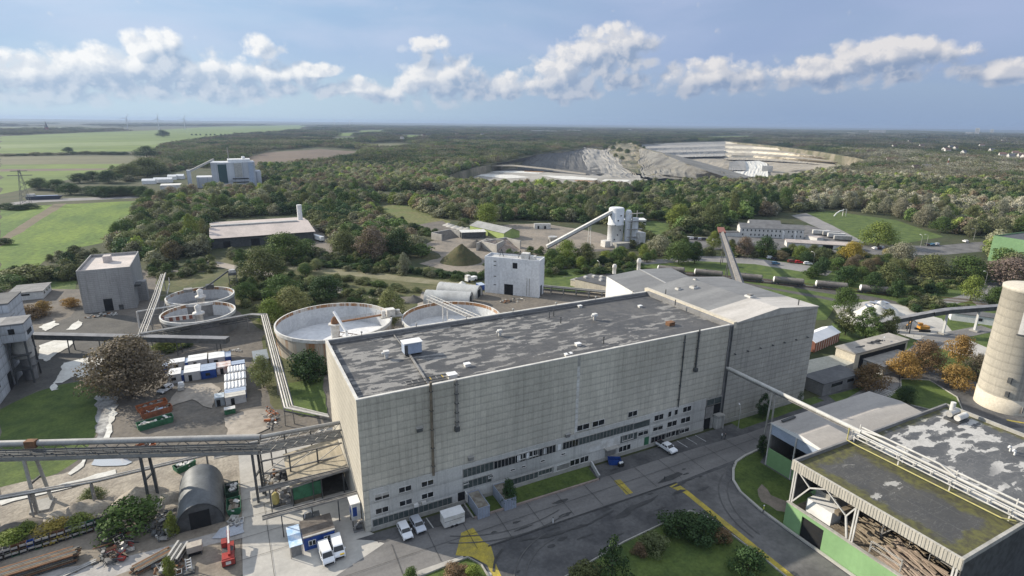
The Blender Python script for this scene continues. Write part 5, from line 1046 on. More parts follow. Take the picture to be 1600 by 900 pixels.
def arched(name, label, p0, p1, R, h, m, nrib=12, open_end=True, cat='hut', endm=None):
 """barrel hut along p0 -> p1"""
 M, L = quad_frame(p0, p1, 1); o = thing(name, label, cat, (p0[0], p0[1], 0)); rows = []; n = 14
 K = nrib * 2
 for k in range(K + 1):
  rr = 1.0 + (.02 if k % 2 else 0.0); x = L * k / K
  rows.append([M @ Vector((x, R * math.cos(math.pi * i / n) * rr, max(0, h * math.sin(math.pi * i / n) ** .85) * rr)) for i in range(n + 1)])
 q = MB(); q.grid(rows, m, True); q.grid([[p + Vector((0, 0, -.12)) for p in r] for r in rows][::-1], m, True); q.build('shell', o)
 for x, sgn in ((L - .25, 1), (.25, -1)):
  q = MB(); q.face([M @ Vector((x, R * .97 * math.cos(math.pi * i / n), h * .97 * math.sin(math.pi * i / n) ** .85)) for i in range(n + 1)][::sgn], endm or m); eo = q.build('end_wall', o)
  if sgn == 1 or not open_end:
   q = MB(); q.box(x - .02 * sgn, x + .06 * sgn, -R * .42, R * .42, 0, h * .68, DARK, M); q.build('door', eo)
 return o
arched('arched_hut', 'rear corrugated arched hut left of the white box building', (83.5, 236.0), (97.5, 222.5), 4.2, 5.2, ARCH, 11)
arched('arched_hut', 'front corrugated arched hut beside the slanting truss bridge', (74.0, 227.0), (90.5, 215.5), 4.4, 5.0, ARCH, 11)
QH = mat('dark_corrugated_hut', (.165, .175, .18), (.11, .118, .122), .3, .55, .15)
arched('barrel_hut', 'dark corrugated barrel hut with an open door in the scrap yard', (-11.0, 122.0), (-11.0, 107.6), 4.1, 5.5, QH, 7, True, 'hut', STEEL_D)
o, M, L = building('tan_flat_building', 'low tan flat-roofed building with roof hatches on the lawn behind the hall', 'building', (144, 216.5), (150.8, 198.5), 13, 4.6, CREAM, FELT, over=.2)
for x, y in ((2, 4), (4, 8), (7, 10), (10, 5)):
 q = MB(); q.box(x, x + 1.3, y, y + 1.3, 4.75, 5.6, WHITE_D, M); q.build('roof_hatch', o)
q = MB(); q.box(-4, -.02, 2, 7, 0, 3, CREAM, M); q.box(-4.2, -.02, 1.8, 7.2, 3, 3.2, CONC, M); q.build('annex', o)
pr = thing('pipe_rack', 'low dark concrete pipe rack behind the rear edge of the hall roof', 'pipe rack', (130, 210, 0))
q = MB(); A, B_ = Vector((124.5, 217, 0)), Vector((150, 193, 0))
for z, m_ in ((3.4, CONC), (1.7, STEEL_D)): q.beam(A + Vector((0, 0, z)), B_ + Vector((0, 0, z)), .5, .35, m_); q.beam(A + Vector((1.2, 1.4, z)), B_ + Vector((1.2, 1.4, z)), .5, .35, m_)
q.build('beam', pr)
q = MB(); q.beam(A + Vector((.6, .7, 3.0)), B_ + Vector((.6, .7, 3.0)), 1.2, .6, STEEL_D); q.build('pipe', pr)
for k in range(7): p = A.lerp(B_, k / 6); q = MB(); q.beam((p.x, p.y, 0), (p.x, p.y, 3.3), .35, .35, CONC); q.beam((p.x + 1.2, p.y + 1.4, 0), (p.x + 1.2, p.y + 1.4, 3.3), .35, .35, CONC); q.build('support', pr)
cp = thing('cement_silo_plant', 'white cement mixing tower with a long slanting conveyor, behind the white box building', 'cement plant', (223, 290, 0))
WS = mat('white_silo', (.70, .71, .72), (.60, .61, .62), .2, .55, streak=.18)
q = MB(); q.lathe((223, 291, 0), [(5.0, 0), (5.0, 13.0), (5.25, 13.1), (5.25, 14.0), (4.9, 14.1), (4.9, 23.5), (4.2, 24.2)], WS, 24); q.build('silo', cp)
q = MB(); q.lathe((230.0, 287.5, 0), [(2.0, 0), (2.0, 21.5), (1.3, 22.6)], WS, 14); q.lathe((232.8, 284, 0), [(2.2, 0), (2.2, 18)], WS, 14); q.build('silo', cp)
q = MB(); q.box(233, 238, 279, 286, 0, 9, WHITE_D); q.box(212, 216, 286, 291, 0, 4, WHITE_D); q.box(216, 233, 279, 284, 0, 3.4, CONC); q.build('base_building', cp)
q = MB()
for k in range(6): a = -2.3 + (k % 3) * .35; z = 4 + 3.4 * (k // 1) * .9; q.box(223 + 5.0 * math.cos(a) - .3, 223 + 5.0 * math.cos(a) + .3, 291 + 5.0 * math.sin(a) - .4, 291 + 5.0 * math.sin(a) + .1, z, z + .7, DARK)
q.build('hatch', cp)
q = MB()
for x, y in ((228, 281), (236.5, 287)): q.beam((x, y, 0), (x, y, 22), .35, .35, STEEL)
for z in (6, 11, 16, 21): q.box(226, 237, 281, 283, z, z + .25, STEEL)
q.build('steel_frame', cp)
q = MB(); A, B_ = Vector((176, 297.5, 1.5)), Vector((219, 290.5, 21.8)); q.beam(A, B_, 2.2, 2.0, WHITE_D); q.beam(A + Vector((-.2, 0, -1.1)), B_ + Vector((-.2, 0, -1.1)), 2.4, .5, STEEL_D); q.build('conveyor', cp)
for f, w in ((.66, 1.6), (.3, 1.4)): p = A.lerp(B_, f); q = MB(); legs(q, p.x, p.y, p.z - 1.2, w, 1.57, WHITE_D, .9); q.build('support', cp)
hp = thing('feed_hopper', 'grey steel feed hopper at the foot of the slanting plant conveyor', 'hopper', (182, 305, 0))
q = MB(); q.lathe((184, 304, 2), [(1.0, 0), (3.0, 3.0), (3.0, 4.2)], GALV, 10); q.build('bin', hp); q = MB()
for x, y in ((182, 302), (186, 302), (182, 306), (186, 306)): q.beam((x, y, 0), (x, y, 4), .25, .25, STEEL_D)
q.build('leg_frame', hp)
o, M, L = building('site_hut', 'small white hut at the wood edge behind the recycling yard', 'hut', (203, 362), (214, 357), 4, 3.4, WHITE_D, GALV)
wall_bits(o, M, [('door', 'f', 3, 0, 1.4, 2.2, DARK), ('door', 'f', 8, 0, 1.4, 2.2, DARK)])
o, M, L = building('white_flat_shed', 'low white shed with a row of windows right of the cement tower', 'shed', (272, 352), (291, 342), 10, 3.8, WHITE_D, WHITE, over=.4)
wall_bits(o, M, [('window', 'f', 2.2 + 3.6 * k, 1.4, 2.2, 1.2, GLASS) for k in range(6)])
o, M, L = building('green_walled_shed', 'long low grey-roofed shed with light green walls above the bunkers', 'shed', (164.5, 334.5), (178, 337.8), 38, 4.4, mat('lime_wall', (.34, .42, .14), (.26, .34, .12), .2, .8), mat('grey_slab_roof', (.33, .33, .315), (.25, .25, .24), .15, .9), gable=2.6, over=.3, axis='y')
o, M, L = building('flat_bunker_shed', 'dark sided flat white-roofed bunker shed left of the green walled shed', 'shed', (140, 349), (156, 345), 9, 4.2, STEEL_D, WHITE_D, over=.4)
def heap(name, label, c, r, h, m, seed=1, squash=1.0, peak=1.0, rz=0, rough=.18, cat='heap'):
 q = MB(); n, k = 30, 12; rows = []
 for j in range(k + 1):
  t = j / k; row = []
  for i in range(n):
   a = 2 * math.pi * i / n; rr = r * (1 - t) * (1 + .16 * noise.noise((math.cos(a) * 1.3, math.sin(a) * 1.3, seed)))
   x, y = rr * math.cos(a), rr * math.sin(a) * squash; x, y = x * math.cos(rz) - y * math.sin(rz), x * math.sin(rz) + y * math.cos(rz)
   z = h * (t ** peak) * (1 + rough * noise.noise((x * .35, y * .35, seed + 3))) + (noise.noise((x * 1.1, y * 1.1, seed)) * h * .05 if 0 < j < k else 0)
   row.append((c[0] + x, c[1] + y, max(-.02, z) if j else -.05))
  rows.append(row)
 q.grid(rows, m, True, True); q.face(rows[-1], m); o = q.build(name, origin=(c[0], c[1], 0)); return tag(o, label, cat)
MULCH = mat('dark_mulch', (.085, .075, .035), (.055, .06, .025), .4, .95, fine=.4, bump=.8)
heap('earth_mound', 'large conical dark mulch mound in the recycling yard', (116, 290), 12.5, 9.8, MULCH, 2, peak=1.0)
heap('earth_mound', 'low dark mulch heap left of the large conical mound', tuple(at(672, 402)[:2]), 6, 2.2, MULCH, 3)
heap('gravel_heap', 'grey gravel heap behind the conical mulch mound', tuple(at(745, 385)[:2]), 8, 4.5, GRAVEL, 4, .6)
BKW = mat('bunker_block', (.44, .42, .38), (.33, .315, .29), .3, .9)
def bunker(label, p0, p1, depth, h, fillm, seed):
 M, L = quad_frame(p0, p1, depth); o = thing('storage_bunker', label, 'bunker', (p0[0], p0[1], 0)); q = MB()
 q.box(0, .8, 0, depth, 0, h, BKW, M); q.box(L - .8, L, 0, depth, 0, h, BKW, M); q.box(.81, L - .81, depth - .8, depth, 0, h * 1.05, BKW, M); q.build('block_wall', o)
 q = MB(); rows = []
 for j in range(9):
  rows.append([M @ Vector((.85 + (L - 1.7) * i / 12, depth - .9 - (depth - 2) * j / 8, max(.02, h * .95 * (1 - j / 8) * (1 + .25 * noise.noise((i * .4, j * .5, seed)))))) for i in range(13)])
 q.grid(rows[::-1], fillm, True); q.build('heap', o); return o
bunker('storage bunker of grey gravel at the left end of the bunker row', tuple(at(690, 377)[:2]), tuple(at(720, 371)[:2]), 10, 4.4, GRAVEL, 1)
bunker('storage bunker of dark grit right behind the conical mound', tuple(at(744, 392)[:2]), tuple(at(774, 395)[:2]), 14, 5.0, GRAVEL, 2)
bunker('storage bunker of brown rubble beside the foot of the plant conveyor', tuple(at(776, 396)[:2]), tuple(at(814, 389)[:2]), 14, 5.2, mat('brown_rubble', (.23, .17, .13), (.30, .27, .24), .6, .95), 3)
for k, (px, py) in enumerate(((700, 352), (706, 354), (713, 356), (722, 358), (730, 359))):
 p = at(px, py); heap('rubble_heap', 'pale broken rubble heap in the row left of the bunkers', (p.x, p.y), 4.5, 2.0, BKW, 10 + k)['group'] = 'pale rubble heaps left of the bunkers'
OFW = mat('office_render', (.60, .59, .56), (.54, .53, .50), .1, .85)
SLATE = mat('slate_roof', (.175, .175, .175), (.13, .13, .132), .3, .8)
o, M, L = building('office_building', 'long white two-storey office building with two rows of windows', 'office building', (321, 277.5), (354.8, 252.5), 10, 6.6, OFW, SLATE, gable=2.4, over=.4)
for r_ in (1.1, 4.2):
 for k in range(15):
  if k in (1, 11) and r_ < 2: continue
  x = 2.0 + k * 2.72; f = MB(); f.box(x - .5, x + .5, -.07, -.004, r_, r_ + 1.5, WHITE, M, skip='k'); fo = f.build('window', o); g = MB(); g.box(x - .42, x + .42, -.09, -.071, r_ + .08, r_ + 1.42, GLASS, M, skip='k'); g.build('pane', fo)
for x in (28.5, 36.3): f = MB(); f.box(x - .6, x + .6, -1.3, -.01, 0, 5.2, WHITE, M); f.build('porch', o)
o, M, L = building('rear_office', 'small grey-roofed building rising behind the long white offices', 'building', (345, 290), (362, 277), 9, 6, OFW, SLATE, gable=2, over=.3)
o, M, L = building('low_office', 'low white building left of the long white offices', 'building', (312, 283), (320.5, 277), 7, 3, OFW, FELT, over=.2)
o, M, L = building('pinkish_low_shed', 'long low shed with a pinkish roof below the white offices', 'shed', (322, 240), (352, 213), 8, 3.2, OFW, LSH, gable=1.2, over=.6)
wall_bits(o, M, [('door', 'f', 24, 0, 6, 2.6, DARK), ('door', 'f', 34, 0, 4, 2.6, DARK)])
o, M, L = building('garage_row', 'small pale garage block behind the pinkish low shed', 'garage', tuple(at(1258, 374)[:2]), tuple(at(1276, 378)[:2]), 6, 2.8, OFW, LSH, over=.2)
o, M, L = building('green_warehouse', 'pale green warehouse with dark roof cut by the right edge', 'warehouse', (399.2, 163.4), (397.4, 112), 60, 15.0, mat('pale_green_wall', (.17, .29, .145), (.15, .26, .13), .1, .7), STEEL_D, parapet=.6)
wall_bits(o, M, [('sign_board', 'f', 12, 3, 3, 1.2, WHITE_D)])
o, M, L = building('flat_roof_shed', 'long open-fronted shed with a flat tan roof stained dark in places', 'shed', (174, 99.4), (202.6, 99.4), 6.5, 5.4, CREAM, mat('tan_flat_roof', (.37, .34, .30), (.29, .27, .24), .12, .9), over=.3, rthick=.45)
wall_bits(o, M, [('opening', 'f', 15, .05, 25, 4.6, DARK)])
q = MB()
for x, y, w, d in ((7, 2.8, 2.2, .7), (13, 3.2, 1.2, 1.2), (15.4, 2.9, 1.8, 1.3), (17.6, 3.6, 1.5, .9), (19, 3.0, 1.3, .8)):
 q.face([tuple(M @ Vector((x + w * math.cos(a) * (1 + .3 * math.sin(3 * a)), y + d * math.sin(a) * (1 + .25 * math.cos(2 * a + x)), 5.86))) for a in [2 * math.pi * k / 14 for k in range(14)]], STAIN)
q.build('roof_stain', o)
o, M, L = building('brick_low_shed', 'low slab-roofed pen with a sunlit white front wall beside the golden maple', 'shed', (178.4, 92.6), (197, 92.6), 6.6, 3.0, CONC, mat('slab_roof', (.36, .34, .31), (.24, .23, .21), .3, .9), over=.2)
wall_bits(o, M, [('wall_panel', 'l', 1.0 + 1.6 * k, .3, 1.3, 2.3, CONC_W) for k in range(4)])
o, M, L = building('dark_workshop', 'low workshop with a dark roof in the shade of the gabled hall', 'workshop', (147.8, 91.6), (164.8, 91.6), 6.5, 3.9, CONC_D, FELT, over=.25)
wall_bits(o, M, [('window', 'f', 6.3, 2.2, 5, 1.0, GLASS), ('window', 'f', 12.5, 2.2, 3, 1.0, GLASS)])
ter = thing('concrete_terrace', 'pale raised concrete terrace between the gabled hall and the flat sheds', 'terrace', (160, 104, 0))
q = MB(); q.prism([(149.5, 98.6), (164.9, 98.6), (173.8, 99.3), (173.8, 106.5), (158, 107.5), (149.5, 102.5)], 0, 2.6, CONC, mat('terrace_top', (.46, .44, .37), (.36, .35, .29), .2, .9)); q.build('slab', ter)
o, M, L = building('tent_hall', 'brown walled hall with a bright white tent roof behind the gabled hall', 'tent hall', (176, 114.5), (193.5, 117.4), 6.4, 3.6, BRICK, mat('white_tarpaulin', (.74, .74, .74), (.68, .68, .68), .3, .6, fine=.05), gable=1.5, over=.2)
wall_bits(o, M, [('post', 'f', 1.2 + 1.7 * k, 0, .25, 3.5, WHITE_D) for k in range(10)])
o, M, L = building('white_low_house', 'low white walled house behind the conveyor pylons', 'house', (258, 113), (267.5, 99.5), 7, 3.2, WHITE, FELT, over=.3)
wall_bits(o, M, [('window', 'f', 9.5, 1.2, 1.2, 1.2, GLASS)])
si = thing('concrete_silo', 'huge round pale concrete silo cut by the right edge of the picture', 'silo', (189.5, 65.65, 0))
SILO = panel_mat('silo_concrete', (.52, .48, .40), (.48, .445, .375), 3.0, 2.4, joint=(.40, .37, .315), jw=.03, streak=.28)
q = MB(); q.lathe((189.5, 65.65, 0), [(6.5, 4.4), (6.5, 33.6), (6.7, 33.7), (6.7, 34.6), (6.4, 34.8), (.5, 35.4)], SILO, 56); q.build('shell', si)
q = MB(); q.lathe((189.5, 65.65, 0), [(6.6, 0), (6.6, 4.38), (6.4, 4.4)], mat('silo_base', (.60, .54, .43), (.54, .49, .40), .2, .9), 56, cap=False); q.build('base_ring', si)
q = MB(); c = math.radians(206); rows = []
for z in (23.0, 30.6): rows.append([(189.5 + 6.55 * math.cos(c + a), 65.65 + 6.55 * math.sin(c + a), z) for a in [(-.26 + .52 * k / 8) for k in range(9)]])
q.grid(rows, mat('white_patch', (.66, .64, .60), (.60, .58, .54), .3, .85)); q.build('panel', si)
q = MB(); rows = []
for z in (22.6, 22.99): rows.append([(189.5 + 6.62 * math.cos(c + a), 65.65 + 6.62 * math.sin(c + a), z) for a in [(-.3 + .6 * k / 8) for k in range(9)]])
q.grid(rows, STEEL_D); q.build('ledge', si)
q = MB(); q.tube((188.6, 63.6, 35), (188.6, 63.6, 36.6), .5, CONC); q.tube((188.6, 63.6, 36.6), (188.6, 63.6, 36.9), .75, CONC); q.build('roof_vent', si)
for a_, z in ((192, 9.2), (194, 5.2)):
 q = MB(); a = math.radians(a_ + 8); x, y = 189.5 + 6.6 * math.cos(a), 65.65 + 6.6 * math.sin(a); q.box(x - .5, x + .2, y - .4, y + .4, z, z + 1.5, STEEL_D); q.build('wall_lamp', si)
q = MB(); a = math.radians(238); x, y = 189.5 + 6.7 * math.cos(a), 65.65 + 6.7 * math.sin(a); q.box(x - .6, x + .6, y - .12, y + .1, 1.2, 3.0, STEEL); q.build('door', si)
# open timber store on the right, shed and pipe gallery
M2 = (0.125, 0.122, 0.034)
ROOF2 = puddle_mat('mossy_puddled_roof', (0.085, 0.082, 0.074), (0.055, 0.055, 0.054), (0.36, 0.35, 0.32), s=.46, stretch=(.40, 1.0), zone=.045, thr=(.56, .66), moss=M2, mossbox=(91.6, 107.0, 31.6, 58.6))
ROOF3 = puddle_mat('puddled_roof', (0.13, 0.13, 0.127), (0.075, 0.077, 0.08), (0.47, 0.455, 0.425), s=.30, stretch=(.45, 1.0), zone=.02, thr=(.34, .52), mk=5.2, moss=M2, mossbox=(109.2, 141.6, 20, 58.6))
sx0, sx1, sy0, sy1, sz = 90.6, 142.4, 31.0, 59.3, 14.4
st = thing('timber_store', 'green walled open store with a mossy puddled flat roof at the lower right corner', 'storage hall', (116, 45, 0))
rz_ = sz - .7
q = MB(); q.face([(sx0 + .3, sy0 + .3, rz_), (107.8, sy0 + .3, rz_), (107.8, sy1 - .3, rz_), (sx0 + .3, sy1 - .3, rz_)], ROOF2); q.face([(107.8, sy0 + .3, rz_), (sx1 - .3, sy0 + .3, rz_), (sx1 - .3, sy1 - .3, rz_), (107.8, sy1 - .3, rz_)], ROOF3)
q.box(sx0 + .31, sx1 - .31, sy0 + .31, sy1 - .31, rz_ - .5, rz_ - .01, STEEL_D, skip='t'); q.build('roof', st)
FAS = mat('ribbed_fascia', (.48, .45, .39), (.36, .34, .295), .5, .85, stretch=(1, 6, .25))
q = MB(); q.box(sx0 - .15, sx0 + .3, sy0 - .2, sy1 + .1, sz - 2.0, sz, FAS)
k = 0
while k * .5 < sy1 - sy0: y = sy0 - .1 + k * .5; q.box(sx0 - .21, sx0 - .151, y, y + .2, sz - 1.95, sz - .05, FAS, skip='r'); k += 1
q.build('fascia', st)
q = MB(); q.box(sx0 + .31, sx1, sy1 - .3, sy1 + .1, sz - 2, sz + .02, CONC_D); q.box(sx0 + .31, sx1, sy0 - .2, sy0 + .3, sz - .8, sz + .02, CONC); q.box(sx1 - .3, sx1 + .1, sy0 + .31, sy1 - .31, sz - 2, sz + .01, CONC); q.build('parapet', st)
q = MB(); q.box(sx0 + .3, sx1, sy0 - .1, sy0 + .1, 0, sz - .81, STEEL_D); q.build('dark_wall', st)
q = MB(); q.box(sx1 - .2, sx1, sy0 + .11, sy1, 0, sz - 2.01, CONC_D); q.box(sx0 + 1, sx1 - .21, sy1 - .2, sy1, 5.4, sz - 2.01, STEEL_D); q.box(118, 118.3, sy0 + .2, sy1 - .3, 0, rz_ - .6, STEEL_D); q.build('rear_wall', st)
q = MB(); gw = sx0 - .1;
q.box(gw - .12, gw + .12, sy0, 51.2, 0, 5.3, GREEN_L); q.box(gw - .12, gw + .12, 55.6, sy1 - .2, 0, 5.3, GREEN_L); q.box(gw - .121, gw + .121, 51.2, 55.6, 4.5, 5.3, GREEN_L); q.build('green_wall', st)
q = MB(); q.box(gw + .13, gw + 2, 51.3, 55.5, 0, 4.45, DARK); q.build('gate', st)
q = MB(); q.box(gw - .25, gw + .35, sy0 - .1, sy1 - .2, 5.31, 5.55, CONC); q.build('sill', st)
WST = mat('white_steel_frame', (.58, .57, .54), (.46, .45, .43), .6, .7)
def ypost(y, lean=0.0):
 q = MB(); x = sx0 + .25
 for s in (-.45, .45): q.beam((x - .02, y + s * .5, 5.55 if y < 56 else 0), (x, y + s * .5, sz - 2.0), .22, .26, WST)
 if y > 56:
  q.beam((x, y - .4, 6.0), (x, y - 3.2, 10.6), .24, .24, WST); q.beam((x, y - 3.2, 10.6), (x, y - .8, sz - 2.1), .22, .22, WST); q.beam((x, y - 3.2, 10.6), (x, y - 6.2, sz - 2.1), .22, .22, WST)
  q.beam((x, y - 6.2, sz - 2.1), (x, y - 10.4, 9.6), .22, .22, WST); q.beam((x, y - 10.4, 9.6), (x, y - 11.8, sz - 2.1), .22, .22, WST); q.beam((x, y - 10.4, 9.6), (x, y - 11.2, 5.6), .3, .3, WST)
 q.build('post', st)
for y in (58.6, 46.6, 31.6): ypost(y)
for x in (97, 104, 111):
 for y in (57.5, 45): q = MB(); q.beam((x, y, 0), (x, y, rz_ - .5), .3, .3, STEEL); q.beam((x, y, 6), (x, y - 5, rz_ - .6), .2, .2, STEEL); q.build('column', st)
q = MB(); q.box(gw + .4, sx1 - .5, sy0 + .4, sy1 - .4, 3.6, 3.8, TIMBER); q.build('upper_floor', st)
q = MB()
q.box(95.5, 101, 53, 57, 3.81, 8.2, CONC); q.box(92.5, 95.49, 51.5, 56.5, 3.81, 7.2, WHITE); q.build('inner_cabin', st)
q = MB(); q.beam((91.4, 50.2, 8.6), (99, 49.0, 9.4), .9, .8, TIMBER); q.build('crane_beam', st)
WOODP = mat('pale_stacked_timber', (.40, .34, .25), (.26, .21, .155), .8, .9); REDB = mat('reddish_lath', (.40, .315, .25), (.30, .25, .20), 1.2, .9)
def pile(name, label, x0, x1, y0, y1, z0, z1, n, m, seed, ang=0.0, cat='timber pile', group=None):
 r = random.Random(seed); o = thing(name, label, cat, ((x0 + x1) / 2, (y0 + y1) / 2, z0), group=group); q = MB()
 for k in range(n):
  t = k / n; z = z0 + (z1 - z0) * (r.random() ** 1.2); cx = r.uniform(x0, x1); cy = r.uniform(y0, y1); L = r.uniform(.35, .55) * (y1 - y0); a = ang + r.gauss(0, .12)
  dx, dy = math.sin(a) * L, math.cos(a) * L
  q.beam((cx - dx, max(y0, cy - dy), z), (cx + dx, min(y1, cy + dy), z + r.uniform(-.2, .2)), r.uniform(.12, .4), r.uniform(.06, .2), m)
 q.box(x0, x1, y0, y1, z0, z0 + (z1 - z0) * .45, m); q.build('boards', o); return o
pile('timber_stack', 'long stack of grey planks behind the upper end of the green wall', 91.4, 94.4, 40, 51, 3.82, 5.3, 50, TIMBER, 1)
pile('timber_stack', 'broad jumble of pale planks in the middle of the open store', 93.5, 99.5, 37, 50, 3.82, 5.8, 80, WOODP, 2, .1)
pile('timber_stack', 'stack of reddish laths close behind the green wall', 91.3, 96.5, 33.5, 42.5, 3.9, 7.0, 110, REDB, 3, .25)
pile('timber_stack', 'small stack of planks in the near corner of the store', 92, 97, 31.4, 33.3, 3.82, 5.6, 24, WOODP, 4, 1.2)
def scaff(label, x0, x1, y0, y1, z0, h):
 o = thing('trestle_frame', label, 'trestle', (x0, y0, z0)); q = MB()
 for x in (x0, x1):
  for y in (y0, y1): q.tube((x, y, z0), (x, y, z0 + h), .06, GALV, 6)
  for z in (.5, 1.0): q.tube((x, y0, z0 + h * z), (x, y1, z0 + h * z), .05, GALV, 6)
 for y in (y0, y1):
  for z in (.5, 1.0): q.tube((x0, y, z0 + h * z), (x1, y, z0 + h * z), .05, GALV, 6)
 q.build('frame', o)
scaff('tubular steel trestle at the back of the open timber store', 98, 101, 41, 46, 3.82, 3.4); scaff('tubular steel trestle beside the reddish laths', 90.95, 91.25, 38.5, 43.5, 5.6, 2.2); scaff('tubular steel trestle near the dark corner of the store', 97.2, 99.6, 32.5, 37.5, 3.82, 3.8)
for px, py, s in ((1358, 716, .6), (1380, 718, .6), (1365, 740, .3)):
 pass
rf = thing('roof_fan_unit', 'pale twin fan unit with pipe bends near the far edge of the mossy roof', 'fan unit', tuple(at(1492, 655, rz_)))
p = at(1492, 655, rz_); q = MB()
q.tube((p.x - 1.6, p.y + .6, p.z + 1.3), (p.x + 1.8, p.y + .6, p.z + 1.3), .65, GALV, 14); q.tube((p.x - 1.6, p.y - 1.0, p.z + 1.1), (p.x + 1.8, p.y - 1.0, p.z + 1.1), .65, WHITE_D, 14); q.build('drum', rf)
q = MB(); q.box(p.x - 2, p.x + 2.2, p.y - 1.7, p.y + 1.3, p.z, p.z + .4, STEEL_D); q.build('frame', rf); q = MB(); q.tube((p.x + .6, p.y + 1.2, p.z + 1.5), (p.x + .6, p.y + 1.2, p.z + 3.4), .5, WHITE_D, 12); q.build('stack', rf)
for px, py in ((1578, 705), (1585, 711)):
 p = at(px, py, rz_); o = thing('gooseneck_vent', 'white bent vent pipe on the puddled roof right of the pipe gallery', 'vent', tuple(p), group='bent vents on the puddled roof'); q = MB(); q.path([(p.x, p.y, p.z), (p.x, p.y, p.z + .9), (p.x - .5, p.y + .1, p.z + 1.2), (p.x - .8, p.y + .1, p.z + .9)], .18, WHITE, 8); q.build('pipe', o)
sh = thing('pale_roof_shed', 'open shed with a wide pale grey felt roof beside the mossy roofed store', 'shed', (105, 62, 0))
q = MB(); X = [104.6, 109.5, 140.6]
PALE = mat('pale_shed_roof', (.40, .37, .335), (.32, .30, .275), .14, .88, stretch=(.25, 1.4, 1), fine=.1)
q.face([(104.4, 60.0, 10.6), (140.6, 60.0, 10.6), (140.6, 67.6, 11.5), (104.4, 67.6, 11.5)], PALE); q.face([(104.4, 67.6, 11.5), (140.6, 67.6, 11.5), (140.6, 75.2, 10.7), (104.4, 75.2, 10.7)], PALE)
q.face([(104.4, 75.2, 10.45), (140.6, 75.2, 10.45), (140.6, 60, 10.35), (104.4, 60, 10.35)], STEEL_D)
q.face([(104.4, 60.0, 10.35), (104.4, 60, 10.6), (104.4, 67.6, 11.5), (104.4, 75.2, 10.7), (104.4, 75.2, 10.45)], WHITE); q.face([(104.4, 75.2, 10.45), (104.4, 75.2, 10.7), (140.6, 75.2, 10.7), (140.6, 75.2, 10.45)], WHITE_D); q.build('roof', sh)
q = MB(); q.box(104.6, 104.8, 60, 75, 8.0, 10.3, BLUE_PALE); q.build('fascia', sh)
q = MB(); q.box(104.5, 104.75, 60, 75, 0, 4.4, GREEN_L); q.box(104.76, 140.4, 74.7, 74.95, 0, 10.4, CONC_D); q.box(140.2, 140.4, 60, 74.6, 0, 10.4, CONC_D); q.build('wall', sh)
q = MB()
for y in (74.9, 68.5, 61.5): q.beam((104.45, y, 0), (104.45, y, 10.4), .25, .25, WST)
q.build('post', sh) if False else q.build('frame', sh)
q = MB(); q.box(105, 139, 60.4, 74.4, .02, .1, CONC_D); q.build('floor', sh)
q = MB(); q.box(104.30, 104.44, 63.0, 66.2, 4.45, 5.2, WHITE); q.build('sign_board', sh)
q = MB(); q.beam((106.5, 73.9, 11.2), (111, 74.1, 11.2), .6, .3, STEEL_D); q.build('roof_beam', sh)
pg = thing('pipe_gallery', 'white pipe gallery running from the gabled hall across the shed and store roofs', 'pipe bridge', (108.4, 60, 0))
WP = mat('white_lagged_pipe', (.52, .51, .475), (.42, .41, .38), .4, .6)
GX_ = 108.6
q = MB(); q.tube((GX_, 92.7, 16.3), (GX_, 58, 16.3), .45, WP, 12); q.tube((GX_, 58, 16.4), (GX_, 26, 16.4), .28, WP, 10); q.build('pipe', pg)
q = MB(); q.tube((GX_ - 1.1, 58.5, 15.9), (GX_ - 1.1, 26, 15.9), .22, WP, 8); q.tube((GX_ + .9, 58.5, 16.9), (GX_ + .9, 26, 16.9), .2, WP, 8); q.path([(GX_ + .2, 58.2, 16.6), (GX_ + .6, 54, 17.1), (GX_ + .4, 44, 17.2), (GX_ - .2, 41, 16.5)], .2, WP); q.build('pipe', pg)
q = MB()
for x, z in ((GX_ - 1.6, 15.4), (GX_ + 1.4, 15.4), (GX_ - 1.6, 16.6)): q.beam((x, 59, z), (x, 26, z), .14, .16, WHITE_D)
for k in range(12):
 y = 58.8 - k * 2.9; q.beam((GX_ - 1.6, y, 15.4), (GX_ + 1.4, y, 15.4), .12, .14, WHITE_D); q.beam((GX_ - 1.6, y, 15.4), (GX_ - 1.6, y, 16.6), .1, .1, WHITE_D)
 if k % 3 == 0: q.beam((GX_ - .6, y, rz_), (GX_ - .6, y, 15.4), .2, .2, WHITE_D); q.beam((GX_ + .8, y, rz_), (GX_ + .8, y, 17.4), .16, .16, WHITE_D)
q.beam((GX_, 92.7, 15.7), (GX_, 59, 15.7), .5, .2, STEEL); q.build('girder', pg)
q = MB(); q.path([(GX_ - 2.2, 59.2, 17.2), (GX_ - 2.2, 59.2, 14.5), (GX_ - 2.4, 57, 14.5), (GX_ - 2.4, 33, 14.6), (GX_ - 1.2, 31.6, 14.6)], .12, mat('yellow_gas_pipe', (.46, .42, .16), (.38, .34, .14), .8, .6)); q.build('gas_pipe', pg)
q = MB(); legs(q, GX_, 78.6, 15.5, 1.2, 0, CONC, .6); q.build('support', pg)
